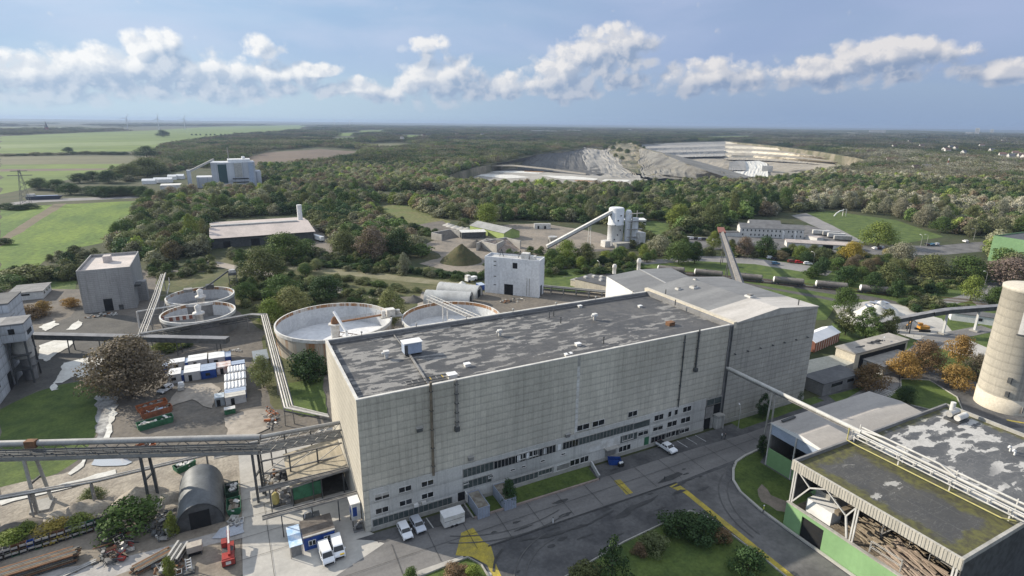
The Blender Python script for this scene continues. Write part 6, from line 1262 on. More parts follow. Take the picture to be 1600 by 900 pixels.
# vehicles
CARR = new_mat('red_car_paint'); CARR[2].inputs['Base Color'].default_value = (.45, .03, .03, 1); CARR[2].inputs['Roughness'].default_value = .3; CARR = CARR[0]
CARB = new_mat('blue_car_paint'); CARB[2].inputs['Base Color'].default_value = (.06, .16, .26, 1); CARB[2].inputs['Roughness'].default_value = .3; CARB = CARB[0]
CARD = new_mat('dark_car_paint'); CARD[2].inputs['Base Color'].default_value = (.03, .032, .036, 1); CARD[2].inputs['Roughness'].default_value = .3; CARD = CARD[0]
LAMP = new_mat('headlight_glass'); LAMP[2].inputs['Base Color'].default_value = (.75, .76, .78, 1); LAMP[2].inputs['Roughness'].default_value = .15; LAMP = LAMP[0]
TAIL = new_mat('tail_light'); TAIL[2].inputs['Base Color'].default_value = (.35, .02, .02, 1); TAIL[2].inputs['Roughness'].default_value = .25; TAIL = TAIL[0]
PROF = dict(  # side outline from the lower rear corner over the roof to the lower front: (x, z)
 van=([(-2.55, .32), (-2.6, .9), (-2.56, 1.25), (-2.48, 1.9), (-2.3, 1.98), (.75, 1.98), (1.1, 1.9), (1.85, 1.2), (2.35, 1.02), (2.52, .82), (2.55, .45), (2.45, .3)], 1.95, 6, 7, [(-2.2, -.1), (0.0, 1.25)], 1.27),
 suv=([(-2.2, .35), (-2.26, .8), (-2.22, 1.05), (-1.95, 1.55), (-1.7, 1.62), (.15, 1.64), (.45, 1.58), (1.1, 1.08), (1.95, .95), (2.2, .78), (2.25, .5), (2.15, .32)], 1.85, 6, 7, [(-1.75, -.75), (-.65, .35), (.42, .75)], 1.12),
 pickup=([(-2.65, .5), (-2.68, .85), (-2.66, 1.08), (-.95, 1.1), (-.72, 1.72), (-.5, 1.78), (.55, 1.78), (.8, 1.72), (1.45, 1.15), (2.4, 1.06), (2.62, .85), (2.65, .55), (2.5, .4)], 1.88, 7, 8, [(-.62, .0), (.08, .85)], 1.22))
def car(kind, paint, label, name, cat, group=None, stripe=None):
 prof, w, wa, wb, sides, zs = PROF[kind]; o = thing(name, label, cat, (0, 0, 0), group=group, local=True)
 zt = max(z for _, z in prof)
 def hw(z): return w / 2 * (1 - .16 * max(0, (z - zs + .1) / (zt - zs + .1)))
 q = MB(); q.grid([[(x, -hw(z), z) for x, z in prof], [(x, hw(z), z) for x, z in prof]], paint, True)
 q.face([(x, -hw(z), z) for x, z in prof][::-1], paint); q.face([(x, hw(z), z) for x, z in prof], paint)
 xs = [p[0] for p in prof]; q.face([(min(xs) + .1, -w / 2 + .05, .31), (max(xs) - .15, -w / 2 + .05, .31), (max(xs) - .15, w / 2 - .05, .31), (min(xs) + .1, w / 2 - .05, .31)][::-1], BLACK)
 if kind == 'pickup': q.box(-2.55, -1.0, -w / 2 + .12, w / 2 - .12, 1.085, 1.13, BLACK)
 q.build('body', o)
 (xa, za), (xb, zb) = prof[wa], prof[wb]; d = Vector((zb - za, 0, xa - xb)).normalized() * (-.02); d = Vector((abs(d.x), 0, abs(d.z)))
 f0, f1 = .06, .94; A = (xa + (xb - xa) * f0, za + (zb - za) * f0); B_ = (xa + (xb - xa) * f1, za + (zb - za) * f1)
 q = MB(); q.face([(B_[0] + d.x, -hw(B_[1]) * .92, B_[1] + d.z), (B_[0] + d.x, hw(B_[1]) * .92, B_[1] + d.z), (A[0] + d.x, hw(A[1]) * .92, A[1] + d.z), (A[0] + d.x, -hw(A[1]) * .92, A[1] + d.z)], CARGLASS); q.build('windscreen', o)
 if kind != 'van' or True:
  (xa, za), (xb, zb) = (prof[2], prof[3]) if kind != 'pickup' else (prof[3], prof[4]); q = MB(); q.face([(xa - .02 + (xb - xa) * .1, -hw(za) * .86, za + (zb - za) * .1 + .01), (xa - .02 + (xb - xa) * .9, -hw(zb) * .86, za + (zb - za) * .9 + .01), (xa - .02 + (xb - xa) * .9, hw(zb) * .86, za + (zb - za) * .9 + .01), (xa - .02 + (xb - xa) * .1, hw(za) * .86, za + (zb - za) * .1 + .01)], CARGLASS); q.build('rear_window', o)
 for s in (-1, 1):
  for x0, x1 in sides:
   if kind == 'van' and x0 < -1: continue
   z0, z1 = zs, zt - .2; q = MB(); P = [(x0, s * (hw(z0) + .012), z0), (x1 + .25 if x1 > .3 else x1, s * (hw(z0) + .012), z0), (x1, s * (hw(z1) + .012), z1), (x0 + .05, s * (hw(z1) + .012), z1)]; q.face(P if s < 0 else P[::-1], CARGLASS); q.build('side_window', o)
  q = MB(); xf = max(xs); q.box(xf - .3, xf - .02, s * (w / 2 - .42), s * (w / 2 - .08), .68, .86, LAMP); q.build('headlight', o)
  q = MB(); xr = min(xs); q.box(xr - .02, xr + .08, s * (w / 2 - .28), s * (w / 2 - .04), .75, 1.1, TAIL); q.build('tail_light', o)
  q = MB(); xm = prof[wb][0] - .35; q.box(xm - .1, xm + .08, s * (w / 2 + .02), s * (w / 2 + .22), zs - .02, zs + .2, paint); q.build('wing_mirror', o)
  for xw in (min(xs) + .95, max(xs) - .95):
   q = MB(); q.tube((xw, s * (w / 2 + .01), .33), (xw, s * (w / 2 - .22), .33), .34, BLACK, 14); wo = q.build('wheel', o); q = MB(); q.tube((xw, s * (w / 2 + .025), .33), (xw, s * (w / 2 + .011), .33), .2, GALV, 10); q.build('rim', wo)
 q = MB(); q.box(max(xs) - .12, max(xs) + .03, -w / 2 + .2, w / 2 - .2, .36, .62, BLACK); q.build('grille', o)
 if stripe: q = MB(); q.box(1.2, 2.3, -w / 2 - .016, -w / 2 - .003, .5, 1.0, stripe); q.box(2.0, 2.5, w / 2 - .9, w / 2 - .15, .86, 1.06, stripe); q.build('livery_patch', o)
 return o
def put(o, px, py, rz): p = at(px, py); o.location = (p.x, p.y, .05); o.rotation_euler = (0, 0, rz); return o
DN = -math.pi / 2
v = car('van', CARW, 'plain white van parked in front of the dark blue cabin, left of two', 'white_van', 'van', 'white vans by the blue cabin'); put(v, 510, 872, DN + .06)
v2 = car('van', CARW, 'white van with a yellow patch on its front corner beside the dark blue cabin', 'white_van', 'van', 'white vans by the blue cabin', YELLOW_P); put(v2, 528, 862, DN - .02)
c1 = car('suv', CARW, 'white car with open rear rack parked nearest the hall corner', 'parked_car', 'car'); put(c1, 633, 836, DN + .02)
c2 = car('suv', CARS, 'silver estate car parked right of the white car below the hall windows', 'parked_car', 'car'); put(c2, 653, 826, DN + .05)
pk = car('pickup', CARW, 'white pickup truck parked alone in the marked bays by the hall', 'pickup_truck', 'pickup'); put(pk, 1041, 704, DN + .1)
proto_suv = car('suv', CARD, 'dark car in the row parked left of the white two-storey offices', 'parked_car', 'car', 'cars parked left of the offices'); put(proto_suv, 1067, 373, -.6)
def dupcar(src, px, py, rz, label, paint=None, group=None):
 p = at(px, py); c = copy_thing(src, (p.x, p.y, .05), rz, label, group=group)
 if paint is not None:
  for ch in c.children:
   if ch.name.startswith('body') or ch.name.startswith('wing'):
    ch.data = ch.data.copy()
    for i, m in enumerate(ch.data.materials):
     if m in (CARD, CARW, CARS): ch.data.materials[i] = paint
 return c
for k, (px, py, paint) in enumerate(((1072, 373.5, CARD), (1078, 374, CARW), (1083, 374.5, CARW), (1089, 375, CARD), (1095, 375.5, CARS), (1101, 376, CARD))):
 dupcar(proto_suv, px, py, -.6, 'parked car in the row left of the white two-storey offices', paint, 'cars parked left of the offices')
proto_suv['label'] = 'parked car in the row left of the white two-storey offices'
dupcar(proto_suv, 1118, 378, -.5, 'white car parked beside the upper end of the long inclined conveyor', CARW, '')
dupcar(proto_suv, 1204, 405, -.55, 'white car on the street behind the tank wagons', CARW, ''); dupcar(proto_suv, 1212, 407, -.55, 'dark car right behind the white car on the street', CARD, '')
dupcar(proto_suv, 1212, 414, -.6, 'blue car on the street above the tank wagons', CARB, ''); dupcar(proto_suv, 1248, 412, -.6, 'bright red car on the street above the tank wagons', CARR, '')
dupcar(proto_suv, 1237, 411, -.6, 'dark red car beside the bright red one on the street', mat('dull_red_paint', (.2, .06, .04), (.16, .05, .04), 1, .4), ''); dupcar(proto_suv, 1262, 414, -.6, 'small white car right of the red cars on the street', CARW, '')
dupcar(v, 1354, 421, -1.0, 'white van on the street between the roadside trees', None, '')
dupcar(v, 1428, 402, .3, 'white van parked near the silvery willow', None, ''); dupcar(proto_suv, 1408, 400, .4, 'pale car parked beside the tiny yellow tree', CARS, '')
for k, (px, py, paint) in enumerate(((1448, 384, CARD), (1456, 384, CARB), (1463, 383.5, CARS), (1508, 379, CARW), (1366, 390, CARW), (1372, 389, CARD), (1377, 388.5, CARS))):
 dupcar(proto_suv, px, py, .9, 'car on the large car park below the playing field', paint, 'cars on the car park below the playing field')
for k, (px, py) in enumerate(((1298, 369), (1306, 372), (1316, 376), (1282, 367))):
 t = thing('box_trailer', 'pale box trailer in the yard right of the white offices', 'trailer', tuple(at(px, py)), -.7, 'pale trailers right of the offices', True)
 q = MB(); q.box(-5.5, 5.5, -1.25, 1.25, .9, 3.5, WHITE_D if k % 2 else GALV); q.build('box_body', t)
 q = MB(); q.box(-5.2, 5.2, -.7, .7, .4, .88, BLACK); q.build('chassis', t)
for o_ in bpy.data.objects:
 if o_.get('group') == '': del o_['group']
t = thing('box_trailer', 'white box trailer parked right of the two cars below the hall', 'trailer', (30.4, 86.7, .03), 0.0, None, True)
q = MB(); q.box(0, 4.2, 0, 2.3, .5, 2.7, WHITE_D); q.box(-.05, 4.25, -.05, 2.35, 2.7, 2.8, WHITE); q.build('box_body', t); q = MB(); q.box(.1, 4.1, -.02, -.002, 1.7, 1.78, STEEL_D); q.build('rubbing_strip', t)
q = MB()
for s in (-.02, 2.12):
 for x in (1.6, 2.5): q.tube((x, s, .32), (x, s + .2, .32), .32, BLACK, 12)
q.build('wheels', t); q = MB(); q.beam((-1.2, 1.15, .45), (0, 1.15, .45), .1, .1, STEEL_D); q.build('drawbar', t)
CABW = mat('grey_blue_cabin', (.30, .335, .40), (.26, .29, .35), .6, .7, streak=.15); CABR = mat('dirty_cabin_roof', (.16, .14, .11), (.28, .26, .22), .8, .95)
for (x0, x1, y0, y1, lab) in ((37.4, 39.9, 86.6, 92.2, 'left one of two grey-blue cabins with dirty roofs on the hall lawn'), (43.2, 45.8, 86.6, 92.3, 'right grey-blue cabin with a dirty roof beside the dark shrub')):
 t = thing('portable_cabin', lab, 'cabin', (x0, y0, 0)); q = MB(); q.box(x0, x1, y0, y1, .06, 2.55, CABW, skip='t'); q.build('wall', t)
 q = MB(); q.box(x0 + .1, x1 - .1, y0 + .1, y1 - .1, 2.4, 2.48, CABR); q.box(x0 - .03, x1 + .03, y0 - .03, y0 + .1, 2.45, 2.6, CABW); q.box(x0 - .03, x1 + .03, y1 - .1, y1 + .03, 2.45, 2.6, CABW); q.box(x0 - .03, x0 + .1, y0 + .1, y1 - .1, 2.45, 2.6, CABW); q.box(x1 - .1, x1 + .03, y0 + .1, y1 - .1, 2.45, 2.6, CABW); q.build('roof', t)
 q = MB()
 for k in range(4): q.box(x0 + .3 + k * .6, x0 + .34 + k * .6, y0 - .03, y0 - .002, .1, 2.44, STEEL, skip='k')
 q.build('panel_rib', t)
def skip_bin(label, p, L, W, h, m, rz, fillm=None, cat='skip', name='skip_container', n=7):
 t = thing(name, label, cat, (p[0], p[1], .03), rz, None, True); q = MB(); w = .1; sl = .35
 out = [(-L / 2 + sl, -W / 2, 0), (L / 2 - sl, -W / 2, 0), (L / 2, -W / 2, h), (-L / 2, -W / 2, h)]
 q.face(out, m); q.face([(x, -y, z) for x, y, z in out][::-1], m); q.face([(-L / 2 + sl, W / 2, 0), (-L / 2 + sl, -W / 2, 0), (-L / 2, -W / 2, h), (-L / 2, W / 2, h)], m); q.face([(L / 2 - sl, -W / 2, 0), (L / 2 - sl, W / 2, 0), (L / 2, W / 2, h), (L / 2, -W / 2, h)], m)
 inn = [(-L / 2 + w, -W / 2 + w, h), (L / 2 - w, -W / 2 + w, h), (L / 2 - w, W / 2 - w, h), (-L / 2 + w, W / 2 - w, h)]; o4 = [(-L / 2, -W / 2, h), (L / 2, -W / 2, h), (L / 2, W / 2, h), (-L / 2, W / 2, h)]; lo = [(x, y, h * .3) for x, y, _ in inn]
 for k in range(4): j = (k + 1) % 4; q.face([o4[k], o4[j], inn[j], inn[k]], m); q.face([inn[k], inn[j], lo[j], lo[k]], m)
 q.face(lo, m)
 for k in range(n): x = -L / 2 + .5 + (L - 1) * k / max(1, n - 1); q.box(x - .05, x + .05, -W / 2 - .08, -W / 2 - .002, .1, h - .05, m); q.box(x - .05, x + .05, W / 2 + .002, W / 2 + .08, .1, h - .05, m)
 q.build('body', t)
 if fillm:
  q = MB(); r = random.Random(len(label))
  for k in range(26):
   M = Matrix.Translation((r.uniform(-L / 2 + .6, L / 2 - .6), r.uniform(-W / 2 + .4, W / 2 - .4), h * r.uniform(.45, .95))) @ Matrix.Rotation(r.uniform(0, 6), 4, 'Z') @ Matrix.Rotation(r.uniform(-.4, .4), 4, 'X'); s = r.uniform(.2, .7)
   q.box(-s, s, -s * .5, s * .5, -.08, .12, r.choice(fillm), M)
  q.build('scrap_fill', t)
 return t
skip_bin('small blue skip standing by the hall parking bays', (73.2, 90.6), 3.0, 1.7, 1.3, BLUE_P, -.5)
t = thing('rubbish_bin', 'black waste bin with white bags beside the small blue skip', 'bin', tuple(at(970, 729))); p = at(970, 729); q = MB(); q.box(p.x - .6, p.x + .6, p.y - .4, p.y + .4, .06, .9, BLACK); q.build('body', t)
q = MB(); q.lathe((p.x - .25, p.y, .9), [(.28, 0), (.33, .2), (.15, .45), (0, .5)], WHITE, 10); q.lathe((p.x + .3, p.y, .9), [(.25, 0), (.3, .2), (.1, .4), (0, .45)], WHITE, 10); q.build('bag', t)
skip_bin('long orange skip full of rusty scrap nearest the brown willow', (-23.6, 166.5), 7.2, 2.5, 1.5, ORANGE, .30, [RUST, STEEL, TIMBER])
skip_bin('orange skip full of grey scrap between the other orange skip and the green one', (-22.2, 162.2), 7.2, 2.5, 1.6, mat('rusty_orange', (.33, .12, .06), (.2, .085, .05), 1, .8), .30, [STEEL, GALV, BLUE_PALE, TIMBER])
skip_bin('long green skip with pale waste, nearest of the row by the willow', (-22.0, 155.8), 8.0, 2.6, 1.6, GREEN_P, .24, [WHITE_D, GALV, STEEL])
skip_bin('orange rubbish skip half hidden under the round duct gallery', (-24.5, 143.2), 7.0, 2.5, 1.5, ORANGE, .25, [STEEL, GALV, TIMBER])
skip_bin('green skip beside the thin pipe trestle on the sandy ground', (-14.6, 131), 4.2, 2.2, 1.5, GREEN_P, .5, [WHITE_D, GALV])
skip_bin('dark green skip full of brown waste at the barrel hut side, nearer one', (-5.2, 111.0), 2.6, 4.2, 1.5, GREEN_P, 0, [TIMBER, WHITE_D, SAND])
skip_bin('dark green skip at the barrel hut side, farther one', (-5.4, 116.8), 2.6, 4.0, 1.5, mat('dark_green_paint', (.03, .075, .045), (.03, .06, .04), 1, .7), 0, [STEEL_D, WHITE_D])
CW = mat('cabin_white_wall', (.50, .50, .50), (.40, .40, .41), .8, .7, streak=.3); STR = mat('striped_tent_roof', (.72, .72, .71), (.60, .60, .60), .4, .6)
cab = [(-20.9, -16.6, 191.2, 194.6, 2.6, CW, WHITE, 'white roofed cabin at the left end of the back row'), (-22.6, -21.0, 190.4, 194.2, 2.2, BLUE_P, BLUE_PALE, 'narrow blue cabin outermost left in the back row'),
 (-15.6, -10.4, 190.5, 195.6, 2.6, CW, WHITE, 'large white roofed cabin in the middle of the back row'), (-9.9, -5.4, 190.0, 195.2, 2.6, CW, WHITE, 'white roofed cabin at the right of the back row'), (-5.3, -3.6, 190.0, 194.6, 2.4, BLUE_P, BLUE_PALE, 'small blue cabin at the right end of the back row'),
 (-16.5, -15.7, 190.6, 194.4, 2.3, BLUE_P, BLUE_PALE, 'blue gap cabin between the left two white roofs of the back row'), (-20.7, -17.2, 180.8, 185.6, 2.9, CW, WHITE, 'tall white cabin beside the brown willow in the front row'), (-17.1, -16.4, 181.0, 184.6, 2.3, BLUE_P, BLUE_PALE, 'narrow pale blue cabin between two tall white ones in the front row'),
 (-16.3, -12.1, 180.6, 186.4, 2.9, CW, WHITE, 'tall white cabin next to the blue container in the front row'), (-12.0, -7.9, 180.3, 185.4, 2.8, BLUE_P, BLUE_PALE, 'royal blue container with a pale blue roof in the front row'),
 (-9.0 + 1.2, -3.8, 181.8, 186.0, 2.5, mat('patchy_red_white', (.62, .58, .56), (.40, .22, .17), .7, .8), mat('patchy_red_white_roof', (.66, .63, .61), (.42, .25, .20), .5, .8), 'caravan with a reddish patched roof right of the blue container'), (-3.6, .1, 182.4, 185.2, 2.4, BLUE_P, BLUE_PALE, 'pale blue roofed cabin at the top of the right column'),
 (-4.7, .1, 176.3, 180.6, 2.6, CW, STR, 'uppermost of three ribbed white roof cabins in the right column'), (-5.7, -.1, 170.2, 175.0, 2.6, CW, STR, 'middle one of three ribbed white roof cabins in the right column'), (-5.8, -.3, 164.4, 169.0, 2.6, CW, STR, 'lowest of three ribbed white roof cabins in the right column'),
 (-5.8, -.5, 161.9, 164.2, 2.5, BLUE_P, BLUE_PALE, 'blue cabin squeezed between ribbed roofs and the caravan in the right column'), (-5.8, -.7, 159.0, 161.7, 2.5, CW, mat('cream_cabin_roof', (.52, .50, .45), (.44, .42, .38), .5, .7), 'cream caravan with a dark window at the lower end of the right column'),
 (-8.3, -6.0, 159.6, 162.6, 2.6, mat('grey_cabin', (.30, .33, .35), (.24, .26, .28), .6, .7), mat('grey_cabin_roof', (.45, .5, .53), (.38, .42, .45), .6, .7), 'grey box cabin left of the cream caravan'), (-6.2, -3.6, 153.6, 155.2, 1.5, GREEN_P, WHITE_D, 'small green box with a white lid in front of the caravan')]
for i, (x0, x1, y0, y1, h, wm, rm, lab) in enumerate(cab):
 t = thing('site_cabin', lab, 'cabin', (x0, y0, 0), group='site cabins and containers in the yard'); q = MB(); q.box(x0, x1, y0, y1, .15, h, wm, skip='t')
 n = max(2, int((x1 - x0) / .5))
 for k in range(n): xx = x0 + (x1 - x0) * (k + .5) / n; q.box(xx - .05, xx + .05, y0 - .04, y0 - .002, .2, h - .1, wm, skip='k')
 q.build('wall', t); q = MB(); q.box(x0 - .05, x1 + .05, y0 - .06, y1 + .06, h, h + .12, rm)
 if rm is STR:
  for k in range(6): xx = x0 + (x1 - x0) * (k + .5) / 6; q.tube((xx, y0 + .2, h + .12), (xx, y1 - .2, h + .12), .28, STR, 8)
 else:
  r = random.Random(i); q.box(x0 + .2, x1 - .2, (y0 + y1) / 2 - .04, (y0 + y1) / 2 + .04, h + .121, h + .16, rm)
 q.build('roof', t)
 if x1 - x0 > 2:
  q = MB(); cx = x0 + (x1 - x0) * .35; q.box(cx - .45, cx + .45, y0 - .07, y0 - .042, .2, min(2.1, h - .3), DARK if wm is not BLUE_P else STEEL_D, skip='k') if i % 3 else q.box(cx - .2, cx + 1.0, y0 - .07, y0 - .042, 1.1, min(2.0, h - .3), GLASS, skip='k'); q.build('door' if i % 3 else 'window', t)
 q = MB(); q.box(x0 + .2, x1 - .2, y0 + .2, y1 - .2, .02, .149, STEEL_D); q.build('skid', t)
t = thing('site_cabin', 'grey flat-roofed cabin behind the bent pipe bridge', 'cabin', (3.2, 182.5, 0)); q = MB(); q.box(2.9, 6.9, 182, 190, .05, 2.8, CW); q.build('wall', t); q = MB(); q.box(2.6, 7.1, 181.7, 190.3, 2.8, 2.98, mat('grey_blue_roof', (.24, .27, .29), (.2, .22, .24), .4, .8)); q.build('roof', t)
t = thing('mixer_trailer', 'small white trailer standing before the tall white cabins', 'trailer', tuple(at(284, 610))); p = at(284, 610); q = MB(); q.box(p.x - .8, p.x + .8, p.y - 1.3, p.y + 1.3, .5, 1.5, GALV); q.box(p.x - .7, p.x + .7, p.y + .1, p.y + 1.2, 1.5, 2.3, WHITE); q.build('body', t)
q = MB(); q.tube((p.x - .9, p.y, .35), (p.x - .7, p.y, .35), .35, BLACK); q.tube((p.x + .7, p.y, .35), (p.x + .9, p.y, .35), .35, BLACK); q.build('wheels', t)
dupcar(c1, 259, 612, -2.2, 'white car half hidden beneath the brown willow')
t = thing('blue_site_cabin', 'dark blue site cabin with two white windows behind the white vans', 'cabin', (5.8, 92.6, 0))
q = MB(); q.box(5.8, 11.2, 92.6, 97.6, .1, 2.75, BLUE_P, skip='t'); q.build('wall', t); q = MB(); q.box(5.7, 11.3, 92.5, 97.7, 2.75, 2.9, mat('dark_brown_roof', (.09, .075, .065), (.17, .15, .13), .5, .9)); q.box(5.7, 11.3, 92.45, 92.8, 2.9, 3.05, GALV); q.build('roof', t)
for x in (7.2, 9.9):
 q = MB(); q.box(x - .65, x + .65, 92.52, 92.59, .95, 2.05, WHITE, skip='k'); wo = q.build('window', t); q = MB()
 for s in (-.3, .3): q.box(x + s - .24, x + s + .24, 92.49, 92.515, 1.05, 1.95, GLASS, skip='k')
 q.build('pane', wo)
t = thing('tarpaulin_shelter', 'pale blue tarpaulin roof on posts beside the dark blue site cabin', 'shelter', (3.2, 92.4, 0))
q = MB(); q.box(3.3, 5.5, 91.6, 97.4, 2.5, 2.6, mat('blue_white_tarp', (.30, .50, .74), (.72, .76, .80), .5, .6)); q.build('roof', t)
q = MB()
for x in (3.4, 5.4):
 for y in (91.7, 97.3): q.beam((x, y, 0), (x, y, 2.5), .1, .1, STEEL)
q.box(3.5, 5.3, 92, 92.05, .1, 2.4, CONC_D); q.build('frame', t)
t = thing('machine_trailer', 'dark machine with bent white tube frame behind the blue cabin roof', 'machine', (8, 99.4, 0)); q = MB(); q.box(6.6, 9.6, 98.4, 100.4, .6, 2.2, STEEL_D); q.build('body', t); q = MB(); q.path([(6.8, 99, 2.2), (6.9, 99, 3.4), (8.0, 99.2, 3.5), (8.4, 99.2, 2.3)], .08, WHITE); q.build('tube_frame', t); q = MB(); q.tube((7, 98.2, .45), (7, 98.45, .45), .45, BLACK); q.tube((9.2, 98.2, .45), (9.2, 98.45, .45), .45, BLACK); q.build('wheels', t)
t = thing('yellow_tank', 'yellow upright tank beside pumps left of the tan shed', 'tank', (2.8, 107, 0)); p = at(432, 790); q = MB(); q.lathe((p.x, p.y, .6), [(.6, 0), (.7, .3), (.7, 2.0), (.3, 2.5)], mat('faded_yellow', (.50, .42, .14), (.36, .30, .12), 1, .7), 14); q.build('body', t); q = MB(); q.box(p.x - .7, p.x + .7, p.y - .7, p.y + .7, 0, .6, STEEL_D); q.build('stand', t)
for k, (px, py, lab) in enumerate(((440, 750, 'dark pump frame beside the sloping shed roof'), (452, 772, 'white bagged goods on pallets at the shed corner'), (444, 785, 'grey gearbox parts at the foot of the shed'))):
 p = at(px, py); t = thing('machine_parts' if k != 1 else 'bagged_pallet', lab, 'machine' if k != 1 else 'pallet', tuple(p)); r = random.Random(k); q = MB(); q.box(p.x - 1.2, p.x + 1.2, p.y - 1, p.y + 1, 0.02, .3, TIMBER); q.build('pallet', t); q = MB()
 for j in range(9):
  s = r.uniform(.25, .55); x, y = p.x + r.uniform(-.9, .9), p.y + r.uniform(-.8, .8); q.box(x - s, x + s, y - s, y + s, .3, .3 + r.uniform(.5, 1.9), [STEEL_D, WHITE_D, STEEL][k] if j % 3 else STEEL)
 q.build('load', t)
SKIN = mat('skin', (.50, .34, .26), (.48, .32, .25), 2, .6); HIVIS = mat('hi_vis_jacket', (.62, .70, .10), (.55, .62, .10), 2, .7); JEANS = mat('dark_trousers', (.05, .06, .09), (.04, .045, .06), 2, .9); HELM = mat('white_helmet', (.8, .8, .8), (.75, .75, .75), 2, .4); DJ = mat('dark_jacket', (.035, .04, .05), (.03, .03, .035), 2, .9); WJ = mat('white_jacket', (.7, .7, .7), (.62, .62, .62), 2, .8)
def person(px, py, rz, top, label, helmet=True):
 p = at(px, py); V = {}; E = []; vs = []; rad = []
 def j(n, x, y, z, r): V[n] = len(vs); vs.append((x, y, z)); rad.append(r)
 j('pelvis', 0, 0, .95, .145); j('belly', 0, 0, 1.12, .14); j('chest', .01, 0, 1.36, .165); j('neck', .01, 0, 1.52, .06); j('head', .03, 0, 1.66, .095); j('crown', .02, 0, 1.75, .075)
 for s, nm in ((1, 'l'), (-1, 'r')):
  j('hip' + nm, 0, s * .1, .9, .1); j('knee' + nm, .06 * s, s * .11, .5, .07); j('ankle' + nm, -.05 + .12 * (s > 0), s * .11, .09, .05); j('toe' + nm, .12 + .12 * (s > 0), s * .12, .05, .04)
  j('sh' + nm, 0, s * .2, 1.43, .07); j('el' + nm, -.03 * s, s * .27, 1.15, .05); j('wr' + nm, .1, s * .25, .93, .036); j('hand' + nm, .14, s * .24, .84, .035)
  for a, b in (('pelvis', 'hip' + nm), ('hip' + nm, 'knee' + nm), ('knee' + nm, 'ankle' + nm), ('ankle' + nm, 'toe' + nm), ('chest', 'sh' + nm), ('sh' + nm, 'el' + nm), ('el' + nm, 'wr' + nm), ('wr' + nm, 'hand' + nm)): E.append((V[a], V[b]))
 for a, b in (('pelvis', 'belly'), ('belly', 'chest'), ('chest', 'neck'), ('neck', 'head'), ('head', 'crown')): E.append((V[a], V[b]))
 me = bpy.data.meshes.new('body'); me.from_pydata(vs, E, []); b = bpy.data.objects.new('tmp', me); COL.objects.link(b)
 b.modifiers.new('skin', 'SKIN');
 for i, sv in enumerate(me.skin_vertices[0].data): sv.radius = (rad[i], rad[i]); sv.use_root = (i == 0)
 sd_ = b.modifiers.new('sub', 'SUBSURF'); sd_.levels = 1; sd_.render_levels = 1
 dg = bpy.context.evaluated_depsgraph_get(); me2 = bpy.data.meshes.new_from_object(b.evaluated_get(dg)); bpy.data.objects.remove(b)
 me2.materials.clear()
 for m in (top, JEANS, SKIN, BLACK): me2.materials.append(m)
 for f in me2.polygons:
  c = f.center; f.material_index = 2 if c.z > 1.5 or (c.z < .9 and abs(c.y) > .2) else 0 if c.z > .92 or abs(c.y) > .19 else 3 if c.z < .1 else 1; f.use_smooth = True
 o = bpy.data.objects.new('person', me2); COL.objects.link(o); o.location = (p.x, p.y, .04); o.rotation_euler = (0, 0, rz); tag(o, label, 'person')
 if helmet:
  q = MB(); q.lathe((.02, 0, 1.70), [(.15, 0), (.125, .02), (.12, .08), (.07, .14), (0, .155)], HELM, 12); h = q.build('helmet'); h.parent = o
 else:
  q = MB(); q.lathe((.005, 0, 1.68), [(.1, 0), (.105, .06), (.06, .115), (0, .12)], JEANS, 10); h = q.build('hair'); h.parent = o
person(1192, 803, -1.2, HIVIS, 'person in a yellow hi-vis jacket and white helmet on the kerb of the traffic island')
person(1127.5, 687, 2.6, WJ, 'person in a white top standing on the dark parking area', False); person(1132.5, 688, 2.4, DJ, 'person in dark clothes right beside the one in white on the parking area', False)
def post(px, py, h, label, m=WHITE, r=.09):
 p = at(px, py); q = MB(); q.tube((p.x, p.y, 0), (p.x, p.y, h), r, m, 8); q.tube((p.x, p.y, h), (p.x, p.y, h + .12), r * 1.3, STEEL_D, 8); tag(q.build('bollard', origin=(p.x, p.y, 0)), label, 'bollard')
post(864, 818, 1.3, 'small white marker post at the kerb line in mid street'); post(1038, 752, 1.1, 'dark marker post at the kerb line near the yellow crossing', STEEL_D, .12); post(1146, 732, 1.2, 'thin marker post at the tip of the traffic island', WHITE_D)
def lamp(px, py, h, rz, label, arm=1.8):
 p = at(px, py); t = thing('street_lamp', label, 'street lamp', (p.x, p.y, 0), rz, None, True); q = MB(); q.tube((0, 0, 0), (0, 0, h * .8), .11, GALV, 8, .08); n = 6
 pts = [(arm * (1 - math.cos(k / n * 1.5)), 0, h * .8 + h * .2 * math.sin(k / n * 1.5)) for k in range(n + 1)]; q.path(pts, .07, GALV, 6); q.build('pole', t); q = MB(); e = pts[-1]; q.box(e[0] - .1, e[0] + .8, -.16, .16, e[2] - .1, e[2] + .08, WHITE); q.build('lamp_head', t)
for px, py, h, rz, lab in ((1538, 448, 8, 2.8, 'tall curved street lamp beside the roundabout street'), (1521, 375, 8, 2.4, 'curved street lamp left of the green hall'), (1438, 386, 8, 1.2, 'curved street lamp on the car park, left of a pair'), (1447, 385, 8, 2.6, 'curved street lamp on the car park, right of a pair'), (1271, 410, 6, 1.5, 'lamp post by the street above the wagons'), (1153, 670, 6, .9, 'dark lamp post in front of the gabled hall'), (936, 426, 6, 1.5, 'lamp post behind the tan flat building'), (1375, 560, 7, .5, 'pale mast between the flat-roofed shed and the maple')):
 lamp(px, py, h, rz, lab)
